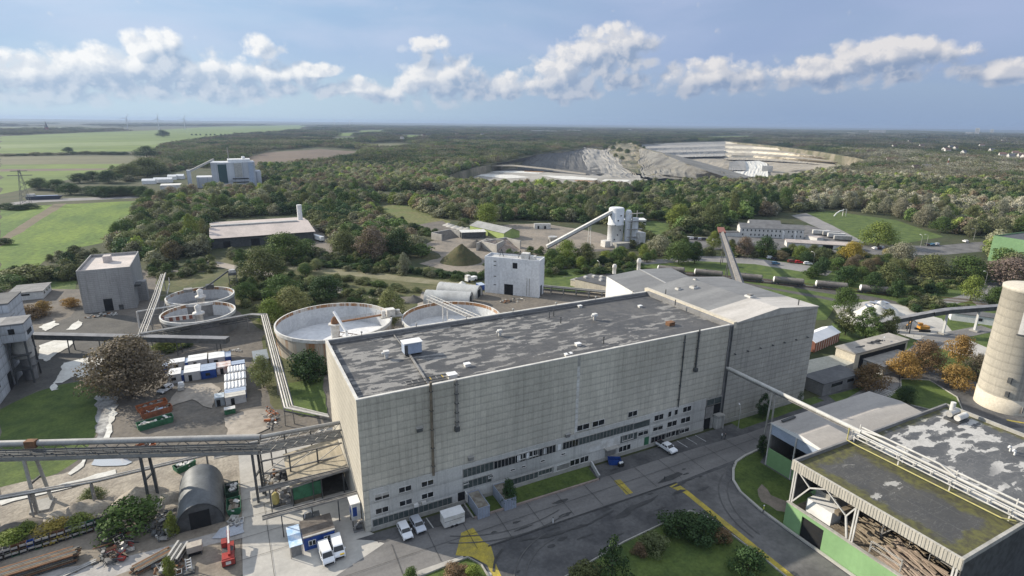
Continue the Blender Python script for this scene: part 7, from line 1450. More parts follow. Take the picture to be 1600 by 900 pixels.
def strip(name, pxs, w, m, h=0.0, z=None, world=False):
 P = [Vector((x, y, 0)) if world else at(x, y) for x, y in pxs]; q = MB(); zz = z if z is not None else .47
 L, R = [], []
 for i, p in enumerate(P):
  d = (P[min(i + 1, len(P) - 1)] - P[max(i - 1, 0)]).normalized(); n = Vector((-d.y, d.x, 0)); L.append(p + n * w / 2); R.append(p - n * w / 2)
 for i in range(len(P) - 1):
  a, b, c, d = R[i], R[i + 1], L[i + 1], L[i]
  q.face([(a.x, a.y, zz + h), (b.x, b.y, zz + h), (c.x, c.y, zz + h), (d.x, d.y, zz + h)], m)
  if h:
   q.face([(a.x, a.y, zz), (b.x, b.y, zz), (b.x, b.y, zz + h), (a.x, a.y, zz + h)], m); q.face([(c.x, c.y, zz), (d.x, d.y, zz), (d.x, d.y, zz + h), (c.x, c.y, zz + h)], m)
 q.build(name, kind='structure')
for o_ in bpy.data.objects:
 if o_.parent is None and o_.get('category') in ('car', 'van', 'pickup', 'person'): o_.location.z = GZ + .004
# scrap yard, lower left
def crate_row():
 a, b = Vector((-44.5, 113.6, 0)), Vector((-26.6, 116.2, 0)); d = (b - a).normalized(); r = random.Random(4); proto = {}
 for k in range(17):
  for lev in range(2):
   p = a + d * (k * 1.08); m = [STEEL_D, STEEL, GREEN_P, BLUE_P, RUST, STEEL_D][r.randrange(6)]
   key = m.name
   if key not in proto:
    o = thing('wire_crate', 'grey steel crate in the long double row below the yellow-green weeds', 'crate', (p.x, p.y, .12 + lev * 1.0), .145, 'steel crates in the long row', True)
    q = MB(); w = .06
    q.box(-.5, .5, -.5, .5, .1, .14, m)
    for x in (-.5, .44):
     for y in (-.5, .44): q.box(x, x + w, y, y + w, 0, .96, m)
    q.box(-.5, .5, -.5, -.46, .55, .95, GALV); q.box(-.5, .5, .46, .5, .14, .95, m); q.box(-.5, -.46, -.46, .46, .14, .95, m); q.box(.46, .5, -.46, .46, .14, .95, m); q.box(-.44, .44, -.42, .42, .14, .4 + .3 * r.random(), DARK)
    q.build('frame', o); proto[key] = o
   else: copy_thing(proto[key], (p.x + r.uniform(-.05, .05), p.y + r.uniform(-.1, .1) + lev * .25, .12 + lev * 1.0), .145 + r.uniform(-.06, .06))
crate_row()
def junk(name, label, cat, c, rx, ry, h, n, ms, seed, rz=0, big=1.0):
 r = random.Random(seed); t = thing(name, label, cat, (c[0], c[1], 0), rz, None, True); per = {}
 for k in range(n):
  m = r.choice(ms); q = per.setdefault('all', (MB(), m))[0]; a = r.uniform(0, 6.28); d = math.sqrt(r.random()); x, y = d * rx * math.cos(a), d * ry * math.sin(a); z = h * (1 - d * .8) * r.random(); s = r.uniform(.25, .8) * big
  M = Matrix.Translation((x, y, z + .2)) @ Matrix.Rotation(r.uniform(0, 6), 4, 'Z') @ Matrix.Rotation(r.uniform(-.7, .7), 4, 'X')
  ty = r.randrange(4)
  if ty == 0: q.box(-s, s, -s * .6, s * .6, -.1, s * .5, m, M)
  elif ty == 1: q.tube(M @ Vector((-s * 1.6, 0, 0)), M @ Vector((s * 1.6, 0, 0)), .07 * big + .04, m, 6)
  elif ty == 2:
   for sx in (-s, s): q.box(sx - .06, sx + .06, -s, s, -.06, .06, m, M)
   for sy in (-s, s): q.box(-s, s, sy - .06, sy + .06, -.05, .07, m, M)
  else: q.tube(M @ Vector((0, 0, -.2)), M @ Vector((0, 0, s * .6)), s * .5, m, 10)
 for q, m in per.values(): o = q.build('scrap', t)
 return t
junk('scrap_heap', 'tall heap of mixed scrap metal with red pieces at the end of the crate row', 'scrap heap', (-24.6, 108.6), 2.6, 5.0, 2.6, 95, [STEEL_D, STEEL_D, RUST, STEEL, RED_P, GALV, BLACK], 1)
junk('scrap_heap', 'dark machine frames and drums heaped left of the barrel hut', 'scrap heap', (-17.0, 111.0), 2.6, 4.6, 1.8, 70, [STEEL_D, BLACK, GALV, STEEL, STEEL_D], 2)
junk('scrap_heap', 'small dark parts lying below the green bush', 'scrap heap', (-21.0, 113.4), 2.2, 2.0, 1.0, 26, [STEEL_D, GALV, STEEL], 3)
junk('scrap_heap', 'pale frames and cartons beside the barrel hut door', 'scrap heap', (-5.2, 106.8), 1.2, 1.6, 1.0, 16, [WHITE_D, GALV, STEEL], 4)
junk('scrap_heap', 'mixed machine parts and light boxes at the bottom edge below the pale track', 'scrap heap', (-15.8, 97.5), 3.0, 3.2, 1.6, 60, [STEEL_D, GALV, WHITE_D, RUST, TIMBER], 5)
junk('scrap_heap', 'rubble and pallets around the legs of the gallery end frame', 'scrap heap', (3.0, 117.0), 2.4, 4.0, 1.0, 40, [TIMBER, CONC, STEEL, RUST], 6)
junk('scrap_heap', 'scattered boxes and pipes on the bank under the pipe bridge', 'scrap heap', (4.5, 147.0), 1.6, 6.5, .9, 26, [WHITE_D, RUST, STEEL, ORANGE], 7)
junk('scrap_heap', 'scattered pale beams and rubbish behind the site cabins', 'scrap heap', (-9, 200.0), 9, 2.2, .5, 34, [GALV, STEEL, WHITE_D, TIMBER], 8)
junk('scrap_heap', 'pale rubble pieces and pipes in front of the square concrete building', 'scrap heap', (-48, 262), 6, 2.4, .6, 34, [WHITE_D, GALV, CHALK, RUST], 9)
junk('scrap_heap', 'dark lumps and rubbish at the foot of the white box building', 'scrap heap', (108, 211), 6, 2.5, .9, 30, [STEEL_D, RUST, GALV], 10)
junk('scrap_heap', 'rusty parts lying behind the rear edge of the hall roof', 'scrap heap', (100, 190), 8, 4, 1.0, 36, [RUST, STEEL_D, STEEL], 11)
def stack(label, p0, p1, n, m, w=.3, rows=5):
 a, b = Vector((p0[0], p0[1], 0)), Vector((p1[0], p1[1], 0)); d = (b - a).normalized(); nrm = Vector((-d.y, d.x, 0)); t = thing('beam_stack', label, 'beam stack', (a.x, a.y, 0)); r = random.Random(n)
 for k in range(rows):
  q = MB()
  for j in range(n):
   o = nrm * (j * w * 1.25) + Vector((0, 0, .35 + k * w * 1.1)); e = r.uniform(-.6, .6); q.beam(a + o + d * e, b + o + d * e, w, w * .7, m[(j + k) % len(m)])
  q.build('beam_layer', t)
 q = MB()
 for f in (.15, .5, .85): p = a.lerp(b, f); q.beam(p - nrm * .3 + Vector((0, 0, .15)), p + nrm * (n * w * 1.25) + Vector((0, 0, .15)), .25, .25, TIMBER)
 q.build('bearer', t)
stack('long stack of rusty steel beams at the lower left corner', (-43, 106.0), (-30.2, 107.2), 7, [STEEL_D, RUST, TIMBER], .34, 5)
stack('thin pale beams lying in front of the rusty beam stack', (-33.0, 103.6), (-27, 106.0), 4, [GALV, STEEL], .2, 1)
stack('stack of brown timbers and red rails beside the pale track', (-20.6, 99.0), (-15.2, 101.6), 6, [TIMBER, RUST, STEEL_D], .3, 3)
stack('dark rack of metal shelves right of the brown timbers', (-14.6, 98.6), (-13.0, 102.6), 5, [STEEL_D, GALV], .35, 4)
t = thing('ladder_rack', 'white steel ladder rack standing at the bottom of the scrap yard', 'rack', (-12.6, 96.2, 0)); q = MB()
for x in (-13.0, -12.2): q.beam((x, 96.2, 0), (x, 96.6, 2.6), .12, .12, WHITE)
for k in range(5): q.beam((-13.0, 96.2 + k * .08, .4 + k * .5), (-12.2, 96.2 + k * .08, .4 + k * .5), .1, .1, WHITE)
q.box(-13.6, -11.8, 95.4, 97.4, 0.02, .5, STEEL_D); q.build('frame', t)
t = thing('portable_generator', 'pale topped box machine on a frame beside the pale track', 'machine', (-11.6, 100.6, 0)); q = MB(); q.box(-13, -10.6, 99.8, 101.4, 1.0, 2.2, mat('beige_paint', (.42, .38, .32), (.34, .3, .26), 1, .7)); q.build('body', t); q = MB()
for x in (-12.9, -10.8):
 for y in (99.9, 101.3): q.beam((x, y, 0), (x, y, 1.0), .14, .14, STEEL_D)
q.box(-12.9, -10.7, 100, 101.2, .3, .9, DARK); q.build('frame', t)
t = thing('mobile_crane', 'red mobile crane with a pale telescopic boom on the brown yard', 'crane', (-6.5, 96.9, 0.06), math.radians(90), None, True); t.scale = (.86, .82, .86)
q = MB(); q.box(-3.2, 3.2, -1.2, 1.2, .7, 1.5, RED_P); q.box(-3.0, -1.0, -1.15, 1.15, 1.5, 2.3, RED_P); q.box(-.6, .9, -1.1, 1.1, 1.5, 2.0, STEEL_D); q.build('chassis', t)
q = MB(); q.box(1.0, 2.6, .1, 1.15, 1.5, 3.0, RED_P); q.box(1.1, 2.5, .05, 1.2, 2.1, 2.8, GLASS); q.box(.98, 2.62, .08, 1.17, 3.0, 3.1, RED_P); q.build('cab', t)
q = MB(); q.beam((-2.4, -.3, 2.5), (4.4, -.3, 3.3), .5, .6, RED_P); q.beam((.5, -.3, 3.0), (5.6, -.3, 3.55), .35, .4, WHITE_D); q.tube((5.5, -.3, 3.5), (5.5, -.3, 2.6), .12, STEEL_D); q.build('boom', t)
q = MB(); q.box(-3.5, -3.0, -1.25, 1.25, 1.0, 2.2, RED_P); q.box(-3.52, -3.0, -.5, .5, 1.2, 1.9, WHITE_D); q.build('counterweight', t)
for x in (-2.2, 2.2):
 for s in (-1, 1): q = MB(); q.tube((x, s * 1.3, .6), (x, s * .85, .6), .6, BLACK, 14); wo = q.build('wheel', t); q = MB(); q.tube((x, s * 1.32, .6), (x, s * 1.301, .6), .3, RED_P, 10); q.build('rim', wo)
heap('spoil_heap', 'tall brown spoil heap behind the thin pipe trestles', (-22.5, 122.2), 5.6, 3.6, SAND, 21, .7, .8, .2, .3)
heap('spoil_heap', 'long sandy spoil heap left of the tall brown one', (-33.0, 122.6), 6.6, 2.8, SAND, 22, .55, .7, .1, .35); heap('spoil_heap', 'low grey spoil heap at the left edge below the pipes', (-42.5, 121.2), 6.4, 2.4, GRAVEL, 23, .6, .7, .1, .3)
heap('spoil_heap', 'long low spoil ridge in front of the trestle feet', (-36, 118.6), 8.5, 1.9, SAND, 24, .3, .7, .12, .35); heap('spoil_heap', 'flat sandy heap between trestle and barrel hut', (-17.2, 120.6), 3.6, 1.6, SAND, 25, .6, .8, 0, .3)
# railway
def wagons():
 P = [at(1021, 426), at(1095, 432.5), at(1180, 441), at(1262, 449), at(1330, 459), at(1400, 472)]
 A, B_ = Vector((199.0, 225.6, 0)), Vector((273.5, 142.0, 0)); d = (B_ - A).normalized(); L = (B_ - A).length; ang = math.atan2(d.y, d.x); n = 6; pitch = L / n
 WAG = mat('tank_wagon_grey', (.21, .19, .17), (.15, .135, .125), .35, .6, streak=.4)
 o = thing('tank_wagon', 'grey tank wagon of the goods train standing on the track behind the hall', 'tank wagon', tuple(A + d * pitch * .5), ang, 'tank wagons on the track', True)
 q = MB(); q.tube((-6.4, 0, 2.55), (6.4, 0, 2.55), 1.45, WAG, 20, caps=False); q.build('barrel', o)
 q = MB(); q.lathe((0, 0, 0), [(1.45, 0), (1.2, .35), (.6, .55), (0, .6)], WHITE, 20)
 q.v = [(-6.4 - z, x, 2.55 + y) for x, y, z in q.v]; q.build('end_dome', o)
 q = MB(); q.lathe((0, 0, 0), [(1.45, 0), (1.2, .35), (.6, .55), (0, .6)], WAG, 20); q.v = [(6.4 + z, -x, 2.55 + y) for x, y, z in q.v]; q.build('end_dome', o)
 q = MB(); q.box(-7.6, 7.6, -1.1, 1.1, .95, 1.2, STEEL_D)
 for x in (-4, 0, 4): q.box(x - .2, x + .2, -1.2, 1.2, 1.2, 1.6, STEEL_D)
 q.tube((-1.2, 0, 3.9), (-1.2, 0, 4.3), .35, STEEL_D); q.box(-3, 3, -.35, .35, 3.98, 4.05, STEEL_D); q.build('underframe', o)
 for x in (-6.0, -4.4, 4.4, 6.0):
  q = MB()
  for s in (-.76, .76): q.tube((x, s - .06, .62), (x, s + .06, .62), .46, STEEL_D, 12)
  q.build('wheelset', o)
 LBL = ['leftmost tank wagon of the goods train, with the palest barrel', 'second tank wagon from the left, left of the long conveyor', 'third tank wagon from the left, crossed by the long conveyor', 'fourth tank wagon from the left, right of the long conveyor', 'fifth tank wagon from the left, above the grassy siding', 'rightmost tank wagon of the goods train, beside the scrub']
 o['label'] = LBL[0]
 for k in range(1, n): p = A + d * pitch * (k + .5); copy_thing(o, (p.x, p.y, 0), ang, LBL[k])
 for off in (0.0, 5.2):
  nrm = Vector((-d.y, d.x, 0)); q = MB()
  for s in (-.72, .72): a = A - d * 60 + nrm * (s - off * 0 + (off if off else 0)); b = B_ + d * 60 + nrm * (s + off); q.beam((a.x, a.y, _zl[0] + .1), (b.x, b.y, _zl[0] + .1), .1, .16, RUST)
  q.build('rails', kind='structure')
wagons()
t = thing('inclined_conveyor', 'long narrow conveyor with a red far end rising to the gabled hall roof', 'conveyor', (143, 122, 0)); e0_, e1_ = Vector((143.0, 120.5, 25.5)), at(1126, 356, 9.0)
q = MB(); dd = (e1_ - e0_); cutp = e0_ + dd * .84
for s in (-2.2, 2.2): q.beam(e0_ + Vector((s * .75, s * .5, 0)), cutp + Vector((s * .75, s * .5, 0)), .8, 1.0, mat('conveyor_brown', (.30, .27, .235), (.22, .2, .175), .4, .7))
q.beam(e0_ + Vector((0, 0, -.3)), cutp + Vector((0, 0, -.3)), 3.6, .3, STEEL_D); q.beam(e0_ + Vector((0, 0, .3)), cutp + Vector((0, 0, .3)), .9, .3, STEEL); q.build('gallery', t)
q = MB(); q.beam(cutp, e1_, 4.2, 1.0, mat('dull_red_sheet', (.24, .095, .07), (.18, .075, .06), .4, .8)); q.build('end_section', t)
for f in (.12, .4, .68, .9): p = e0_ + dd * f; q = MB(); legs(q, p.x, p.y, p.z - .5, 2.0, .5, STEEL_D, 1.2); q.build('support', t)
ch = heap('chalk_heap', 'white chalk heap under blue-grey sheets behind the bushy trees', (228.5, 124.5), 13.5, 9.0, CHALK, 31, .62, .75, -.6, .25)
tp_ = MB()
r = random.Random(8); TARP = mat('blue_grey_tarp', (.22, .26, .33), (.34, .37, .41), .5, .6)
t = thing('sheet_cover', 'crumpled blue-grey sheets weighted on top of the white chalk heap', 'tarpaulin', (228, 126, 5))
for k in range(12):
 x, y = 228.5 + r.uniform(-7, 7), 124.5; x2, y2 = x * 1, y + r.uniform(-3, 3); dx, dy = x2 - 228.5, y2 - 124.5; u_ = dx * math.cos(.6) - dy * math.sin(.6); v_ = (dx * math.sin(.6) + dy * math.cos(.6)) / .62; dd_ = min(.85, math.hypot(u_, v_) / 13.5); z = 9.0 * (1 - dd_) ** .75 + .35
 tp_.box(-1.5, 1.5, -1.0, 1.0, 0, .12, TARP, Matrix.Translation((x2, y2, z)) @ Matrix.Rotation(r.uniform(0, 3), 4, 'Z') @ Matrix.Rotation(r.uniform(-.3, .3), 4, 'X'))
tp_.build('sheet', t)
t = thing('excavator', 'orange excavator with a white boom parked on the pale loading yard', 'excavator', tuple(at(1441, 517)), -.5, None, True)
q = MB(); q.box(-1.6, 1.8, -1.2, 1.2, 1.0, 2.2, mat('excavator_orange', (.55, .27, .04), (.45, .22, .04), 1, .5)); q.box(-1.6, 0, .2, 1.2, 2.2, 3.0, MATS['excavator_orange']); q.build('body', t)
for s in (-1, 1): q = MB(); q.box(-2.0, 2.0, s * 1.35 - .3, s * 1.35 + .3, .05, .85, BLACK); q.build('track', t)
q = MB(); q.beam((-1.2, 0, 1.8), (-4.2, 0, 4.4), .4, .5, WHITE_D); q.beam((-4.2, 0, 4.4), (-6.2, 0, 2.0), .35, .4, MATS['excavator_orange']); q.build('boom', t); q = MB(); q.box(-6.8, -5.6, -.6, .6, .8, 2.0, STEEL_D); q.build('bucket', t)
t = thing('belt_conveyor', 'dark belt conveyor on pale pylons leading to the concrete silo', 'conveyor', (238, 105, 0)); K = [Vector((219, 119, 2.4)), Vector((232, 107.8, 8.2)), Vector((238, 105.8, 8.9)), Vector((266, 98, 9.2)), Vector((300, 90, 9.4))]
q = MB()
for a, b in zip(K[:-1], K[1:]): q.beam(a, b, 2.4, 1.5, STEEL_D); q.beam(a + Vector((0, 0, .85)), b + Vector((0, 0, .85)), 2.6, .12, MATS['grey_sheet_roof'])
q.build('gallery', t)
for x, y, z in ((237.7, 105.2, 8.0), (252.5, 101.7, 8.3)):
 q = MB(); q.beam((x - .5, y, 0), (x - .5, y, z), .7, .7, CONC_W); q.beam((x + .6, y + .6, 0), (x + .6, y + .6, z), .5, .5, CONC_W); q.box(x - 1.6, x + 1.6, y - 1.4, y + 1.4, 0, .6, CONC); q.build('pylon', t)
for x, y, z in ((222.5, 116, 3.4), (227, 112, 5.4)): q = MB(); legs(q, x, y, z, 2.0, .8, STEEL_D, .4); q.build('support', t)
q = MB()
for k in range(5): q.beam((217 + k * 2.2, 113 - k * 1.6, 1.2), (219 + k * 2.2, 111.4 - k * 1.6, 1.2), .12, .12, STEEL); q.beam((217 + k * 2.2, 113 - k * 1.6, 0), (217 + k * 2.2, 113 - k * 1.6, 1.3), .12, .12, STEEL)
tag(q.build('railing', origin=(217, 113, 0)), 'low steel railing at the edge of the pale loading yard', 'railing')
t = thing('digger_loader', 'white vehicle and lumps beside the rail track above the arched huts', 'loader', tuple(at(736, 440)), .3, None, True); q = MB(); q.box(-3, 3, -1.2, 1.2, .8, 2.4, WHITE); q.box(-3, -1, -1.1, 1.1, 2.4, 3.6, WHITE_D); q.build('body', t); q = MB()
for x in (-2, 2):
 for s in (-1, 1): q.tube((x, s * 1.3, .7), (x, s * .9, .7), .7, BLACK, 12)
q.build('wheels', t)
p = at(751, 452); t = thing('blue_container', 'small blue container between the rear arched hut and the white box building', 'container', tuple(p)); q = MB(); q.box(p.x - 1.4, p.x + 1.4, p.y - 2.2, p.y + 2.2, .05, 2.6, BLUE_P); q.box(p.x - 1.45, p.x + 1.45, p.y - 2.25, p.y + 2.25, 2.6, 2.7, BLUE_PALE); q.build('body', t)
p = at(722, 444); heap('ballast_heap', 'white ballast lump beside the rail track above the arched huts', (p.x, p.y), 2.2, 1.6, CHALK, 41)
p = at(646, 470); heap('rubble_heap', 'dark rubble heap between the willow and the truss bridge tank', (p.x, p.y), 4.5, 2.6, DIRT, 42)
# far country
ck = thing('chalk_works', 'far white chalk works with tall silo blocks amid the woods on the left', 'industrial plant', (12, 745, 0))
CKW = panel_mat('chalk_works_wall', (.56, .58, .61), (.49, .51, .545), 9, 40, joint=(.36, .38, .42), jw=.4, streak=.2)
q = MB(); q.box(-8, 38, 740, 770, 0, 28, CKW); q.box(38.1, 44, 744, 766, 0, 17, CKW); q.box(-24, -8.1, 742, 766, 0, 12, CKW); q.box(-33, -29, 744, 752, 0, 20, CKW); q.build('silo_block', ck)
q = MB(); q.box(-1, 8, 739.5, 739.95, 5, 26, mat('dark_green_glazing', (.03, .07, .08), (.04, .085, .09), .1, .3), skip='k'); q.build('glazing', ck)
q = MB(); q.box(13, 30, 739.4, 739.9, 9, 10, DARK, skip='k'); q.box(13, 30, 739.4, 739.9, 5, 6, DARK, skip='k'); q.build('window_band', ck)
q = MB(); q.box(8, 14, 739.6, 740, 7, 27, CKW, skip='k'); q.box(31, 36, 739.6, 740, 4, 27.5, mat('pale_blue_cladding', (.42, .48, .58), (.38, .44, .54), .1, .7), skip='k'); q.box(16, 24, 739.7, 740, 11, 27, GALV, skip='k'); q.build('cladding', ck)
q = MB(); q.box(10, 34, 745, 765, 28, 31, WHITE); q.tube((27, 755, 31), (27, 755, 34), 1.8, WHITE); q.tube((11.5, 760, 28), (11.5, 760, 44), .5, STEEL); q.build('roof_house', ck)
q = MB(); q.beam((-31, 748, 18), (-4, 752, 31), 2.6, 2.2, GALV); q.build('conveyor', ck)
q = MB(); q.box(-60, -40, 735, 755, 0, 5, WHITE_D); q.box(-8, 4, 715, 735, 0, 4, GALV); q.build('annex', ck)
heap('chalk_heap', 'far white chalk heap in front of the chalk works', (-4, 700), 14, 5, CHALK, 51)
o, M, L = building('dark_roof_shed', 'far dark roofed shed right of the chalk works', 'shed', (48, 690), (72, 676), 12, 5, CONC_W, STEEL_D, gable=3)
for k, (px, py, w) in enumerate(((222, 288, 14), (240, 286, 20), (262, 281, 10), (275, 280, 9))):
 p = at(px, py); building('white_tent', 'far white tent hall among the trees left of the chalk works', 'tent', (p.x, p.y), (p.x + w, p.y - 1), 10, 4, WHITE, WHITE, gable=2, group='white tents left of the chalk works')
def turbine(px, dist, rot, label):
 v = ROT @ _dir(px, 186); v.z = 0; v.normalize(); p = v * dist; t = thing('wind_turbine', label, 'wind turbine', (p.x, p.y, 0), math.atan2(p.y, p.x) + math.pi, None, True)
 TM = mat('turbine_grey', (.55, .56, .58), (.5, .51, .53), .1, .6)
 q = MB(); q.tube((0, 0, 0), (0, 0, 78), 3.2, TM, 10, 2.0); q.build('tower', t); q = MB(); q.box(-5, 4, -2, 2, 76.5, 80.5, TM); q.build('nacelle', t)
 for k in range(3):
  a = rot + k * 2.094; q = MB(); c = Vector((5, 0, 78.5)); tip = c + Vector((0, math.sin(a) * 40, math.cos(a) * 40)); q.tube(c, c.lerp(tip, .25), 1.6, TM, 6, 2.0); q.tube(c.lerp(tip, .25), tip, 2.0, TM, 6, .5); q.build('blade', t)
turbine(197, 5200, .5, 'leftmost of three far wind turbines on the horizon'); turbine(246, 5000, .1, 'middle one of three far wind turbines on the horizon'); turbine(287, 5200, .4, 'rightmost of three far wind turbines on the horizon'); turbine(522, 9000, .3, 'tiny wind turbine pair member left on the horizon above the woods'); turbine(546, 8600, .8, 'tiny far wind turbine right of another tiny one above the woods')
p = at(74, 207); t = thing('village_church', 'far dark village church with a pointed spire in the left tree line', 'church', (p.x, p.y, 0)); q = MB(); q.box(p.x - 7, p.x + 7, p.y - 7, p.y + 7, 0, 28, BRICK); q.build('tower', t); q = MB(); q.lathe((p.x, p.y, 28), [(9, 0), (2, 18), (0, 34)], STEEL_D, 4, False); q.build('spire', t); q = MB(); q.box(p.x + 7.01, p.x + 40, p.y - 8, p.y + 8, 0, 13, BRICK); q.build('nave', t)
def mast(px, py, h, label):
 p = at(px, py); t = thing('power_pylon', label, 'pylon', (p.x, p.y, 0)); q = MB(); w = 3.4
 for sx in (-1, 1):
  for sy in (-1, 1): q.beam((p.x + sx * w, p.y + sy * w, 0), (p.x + sx * .5, p.y + sy * .5, h), .26, .26, STEEL)
 for k in range(7):
  z0, z1 = h * k / 7, h * (k + 1) / 7; a0, a1 = w * (1 - k / 7) + .5, w * (1 - (k + 1) / 7) + .5; q.beam((p.x - a0, p.y - a0, z0), (p.x + a1, p.y - a1, z1), .25, .25, STEEL); q.beam((p.x + a0, p.y - a0, z0), (p.x - a1, p.y - a1, z1), .25, .25, STEEL)
 q.build('lattice', t); q = MB(); q.beam((p.x - 9, p.y, h * .84), (p.x + 9, p.y, h * .84), .5, .6, STEEL); q.beam((p.x - 6, p.y, h * .97), (p.x + 6, p.y, h * .97), .5, .6, STEEL); q.build('cross_arm', t)
mast(41, 318, 30, 'grey lattice power pylon beside the country road on the left')
p = at(68, 312); t = thing('canal_boat', 'dark hulled canal barge on the grey strip below the line of trees', 'barge', (p.x, p.y, 0), -.1, None, True); q = MB(); q.extrude([(-13, 0, .3), (12, 0, .3), (15, 0, 3.4), (-14, 0, 3.0)], (0, 5, 0), mat('dark_hull', (.05, .06, .08), (.04, .045, .06), .5, .5)); q.build('hull', t); q = MB(); q.box(-13, -7, .8, 4.2, 3.0, 5.4, WHITE_D); q.box(-6, 11, .6, 4.4, 3.05, 3.8, BLUE_PALE); q.build('deckhouse', t)
t = thing('slide_arch', 'white play slide with an arched top on the far edge of the playing field', 'slide', tuple(at(1315, 338))); p = at(1315, 338); q = MB(); pts = [Vector((p.x - 6, p.y + 3, 0)), Vector((p.x - 4.5, p.y + 2.2, 2.6)), Vector((p.x - 2, p.y + 1, 4.6)), Vector((p.x + 1, p.y, 5.2))]; q.path(pts, .5, WHITE); q.build('chute', t); q = MB(); q.beam((p.x + 1, p.y, 0), (p.x + 1, p.y, 6.4), .4, .4, WHITE_D); q.beam((p.x + 3, p.y - 1.6, 0), (p.x + 3, p.y - 1.6, 6.4), .4, .4, WHITE_D); q.beam((p.x + 1, p.y, 6), (p.x + 3, p.y - 1.6, 6), .4, .3, WHITE_D); q.build('tower', t)
r = random.Random(5); HW = mat('house_wall_white', (.62, .60, .56), (.55, .53, .5), .05, .8); HR = mat('house_roof_brown', (.16, .10, .08), (.12, .085, .075), .05, .85); HG = mat('house_roof_grey', (.15, .15, .155), (.12, .12, .125), .05, .8)
spots = [(696, 206), (712, 213), (744, 209), (752, 214), (775, 212), (660, 216), (625, 221), (1437, 234), (1475, 240), (1483, 236), (1492, 238), (1560, 250), (1575, 253), (1590, 252), (1598, 254), (1547, 242), (1580, 247), (1530, 233), (1565, 224), (1420, 226), (1395, 235), (1440, 268), (1428, 270), (1385, 256), (880, 205), (925, 204), (945, 206), (760, 205), (1100, 210), (1210, 212), (1300, 216), (1255, 207), (1476, 242), (1505, 246)]
for k, (px, py) in enumerate(spots):
 p = at(px, py); D = math.hypot(p.x, p.y); s = max(1.0, D / 2600); a = r.uniform(-.5, .5) - .5
 o, M, L = building('house', 'far white walled house showing between the trees of the woods', 'house', (p.x, p.y), (p.x + 14 * s * math.cos(a), p.y + 14 * s * math.sin(a)), 10 * s, 14 if D > 1500 else 8, HW, HR if k % 3 else HG, gable=5, over=.3, group='far houses in the woods')
for px, py, w, h, lab in ((1357, 210, 150, 46, 'broad white block standing out on the right horizon'), (1323, 211, 90, 22, 'long low white block left of the broad one on the right horizon'), (1522, 212, 36, 78, 'white tower block on the right horizon, left of two'), (1546, 211, 30, 66, 'white tower block on the right horizon, right of two'), (1508, 212, 60, 36, 'pale block left of the white tower blocks on the right horizon'), (1452, 213, 80, 20, 'low pale block in the middle of the right horizon'), (830, 208, 200, 22, 'long white industrial block above the woods near the picture centre'), (886, 207, 120, 22, 'long pale industrial block right of the longer one above the woods'), (982, 206, 30, 26, 'bright white block above the woods right of centre'), (1190, 268, 26, 18, 'grey crusher building on the quarry floor')):
 p = at(px, py) if px != 1190 else at(px, py, -40); a = math.atan2(p.y, p.x) - math.pi / 2; o, M, L = building('white_block', lab, 'building', (p.x, p.y), (p.x + w * math.cos(a), p.y + w * math.sin(a)), 24, h, WHITE_D if px != 1190 else GALV, FELT_L, over=0, z0=0 if px != 1190 else -44)
 n = max(2, int(w / 12)); q = MB()
 for z in range(4, int(h) - 4, 9): q.box(3, w - 3, -.4, -.05, z, z + 3, GLASS, M, skip='k')
 if px != 1190: q.build('window_band', o)
t = thing('radio_mast', 'red and white banded mast among the houses in the right woods', 'mast', tuple(at(1479, 266))); p = at(1479, 266)
for k in range(5): q = MB(); q.tube((p.x, p.y, k * 4.5), (p.x, p.y, k * 4.5 + 4.49), 1.0 if k < 4 else .7, [WHITE, BRICK][k % 2], 8); q.build('mast_section', t)
# trees
def leaf_mat(name, instancer):
 m, nt, b = new_mat(name)
 if instancer:
  a = nt.node('ShaderNodeAttribute', attribute_type='INSTANCER', attribute_name='tint'); tint = a.outputs['Color']
 else: tint = nt.node('ShaderNodeObjectInfo').outputs['Color']
 geo = nt.node('ShaderNodeNewGeometry')
 ri = geo.outputs['Random Per Island']
 c = nt.mix(1.0, tint, nt.comb(*[nt.ramp(ri, 0, 1, 0.80, 1.22, False)] * 3), 'MULTIPLY')
 oc = nt.node('ShaderNodeTexCoord').outputs['Object']
 n = nt.noise(oc, 0.42, 2)
 c = nt.mix(nt.ramp(n, 0.45, 0.75, 0, 0.45), c, nt.mix(1.0, c, (1.35, 1.18, 0.85), 'MULTIPLY'))
 nt.put(b.inputs['Base Color'], c); b.inputs['Roughness'].default_value = 0.75; b.inputs['Specular IOR Level'].default_value = 0.2
 tr = nt.node('ShaderNodeBsdfTranslucent'); nt.put(tr.inputs[0], nt.mix(1.0, c, (1.2, 1.3, 0.7), 'MULTIPLY'))
 mx = nt.node('ShaderNodeMixShader'); mx.inputs[0].default_value = 0.16
 nt.l.new(b.outputs[0], mx.inputs[1]); nt.l.new(tr.outputs[0], mx.inputs[2])
 nt.l.new(mx.outputs[0], m.node_tree.nodes['Material Output'].inputs[0])
 return m
LEAF = leaf_mat('leaves', False); LEAFI = leaf_mat('woodland_leaves', True)
BARK = mat('bark', (0.10, 0.08, 0.06), (0.06, 0.05, 0.04), 2.0, 0.95)
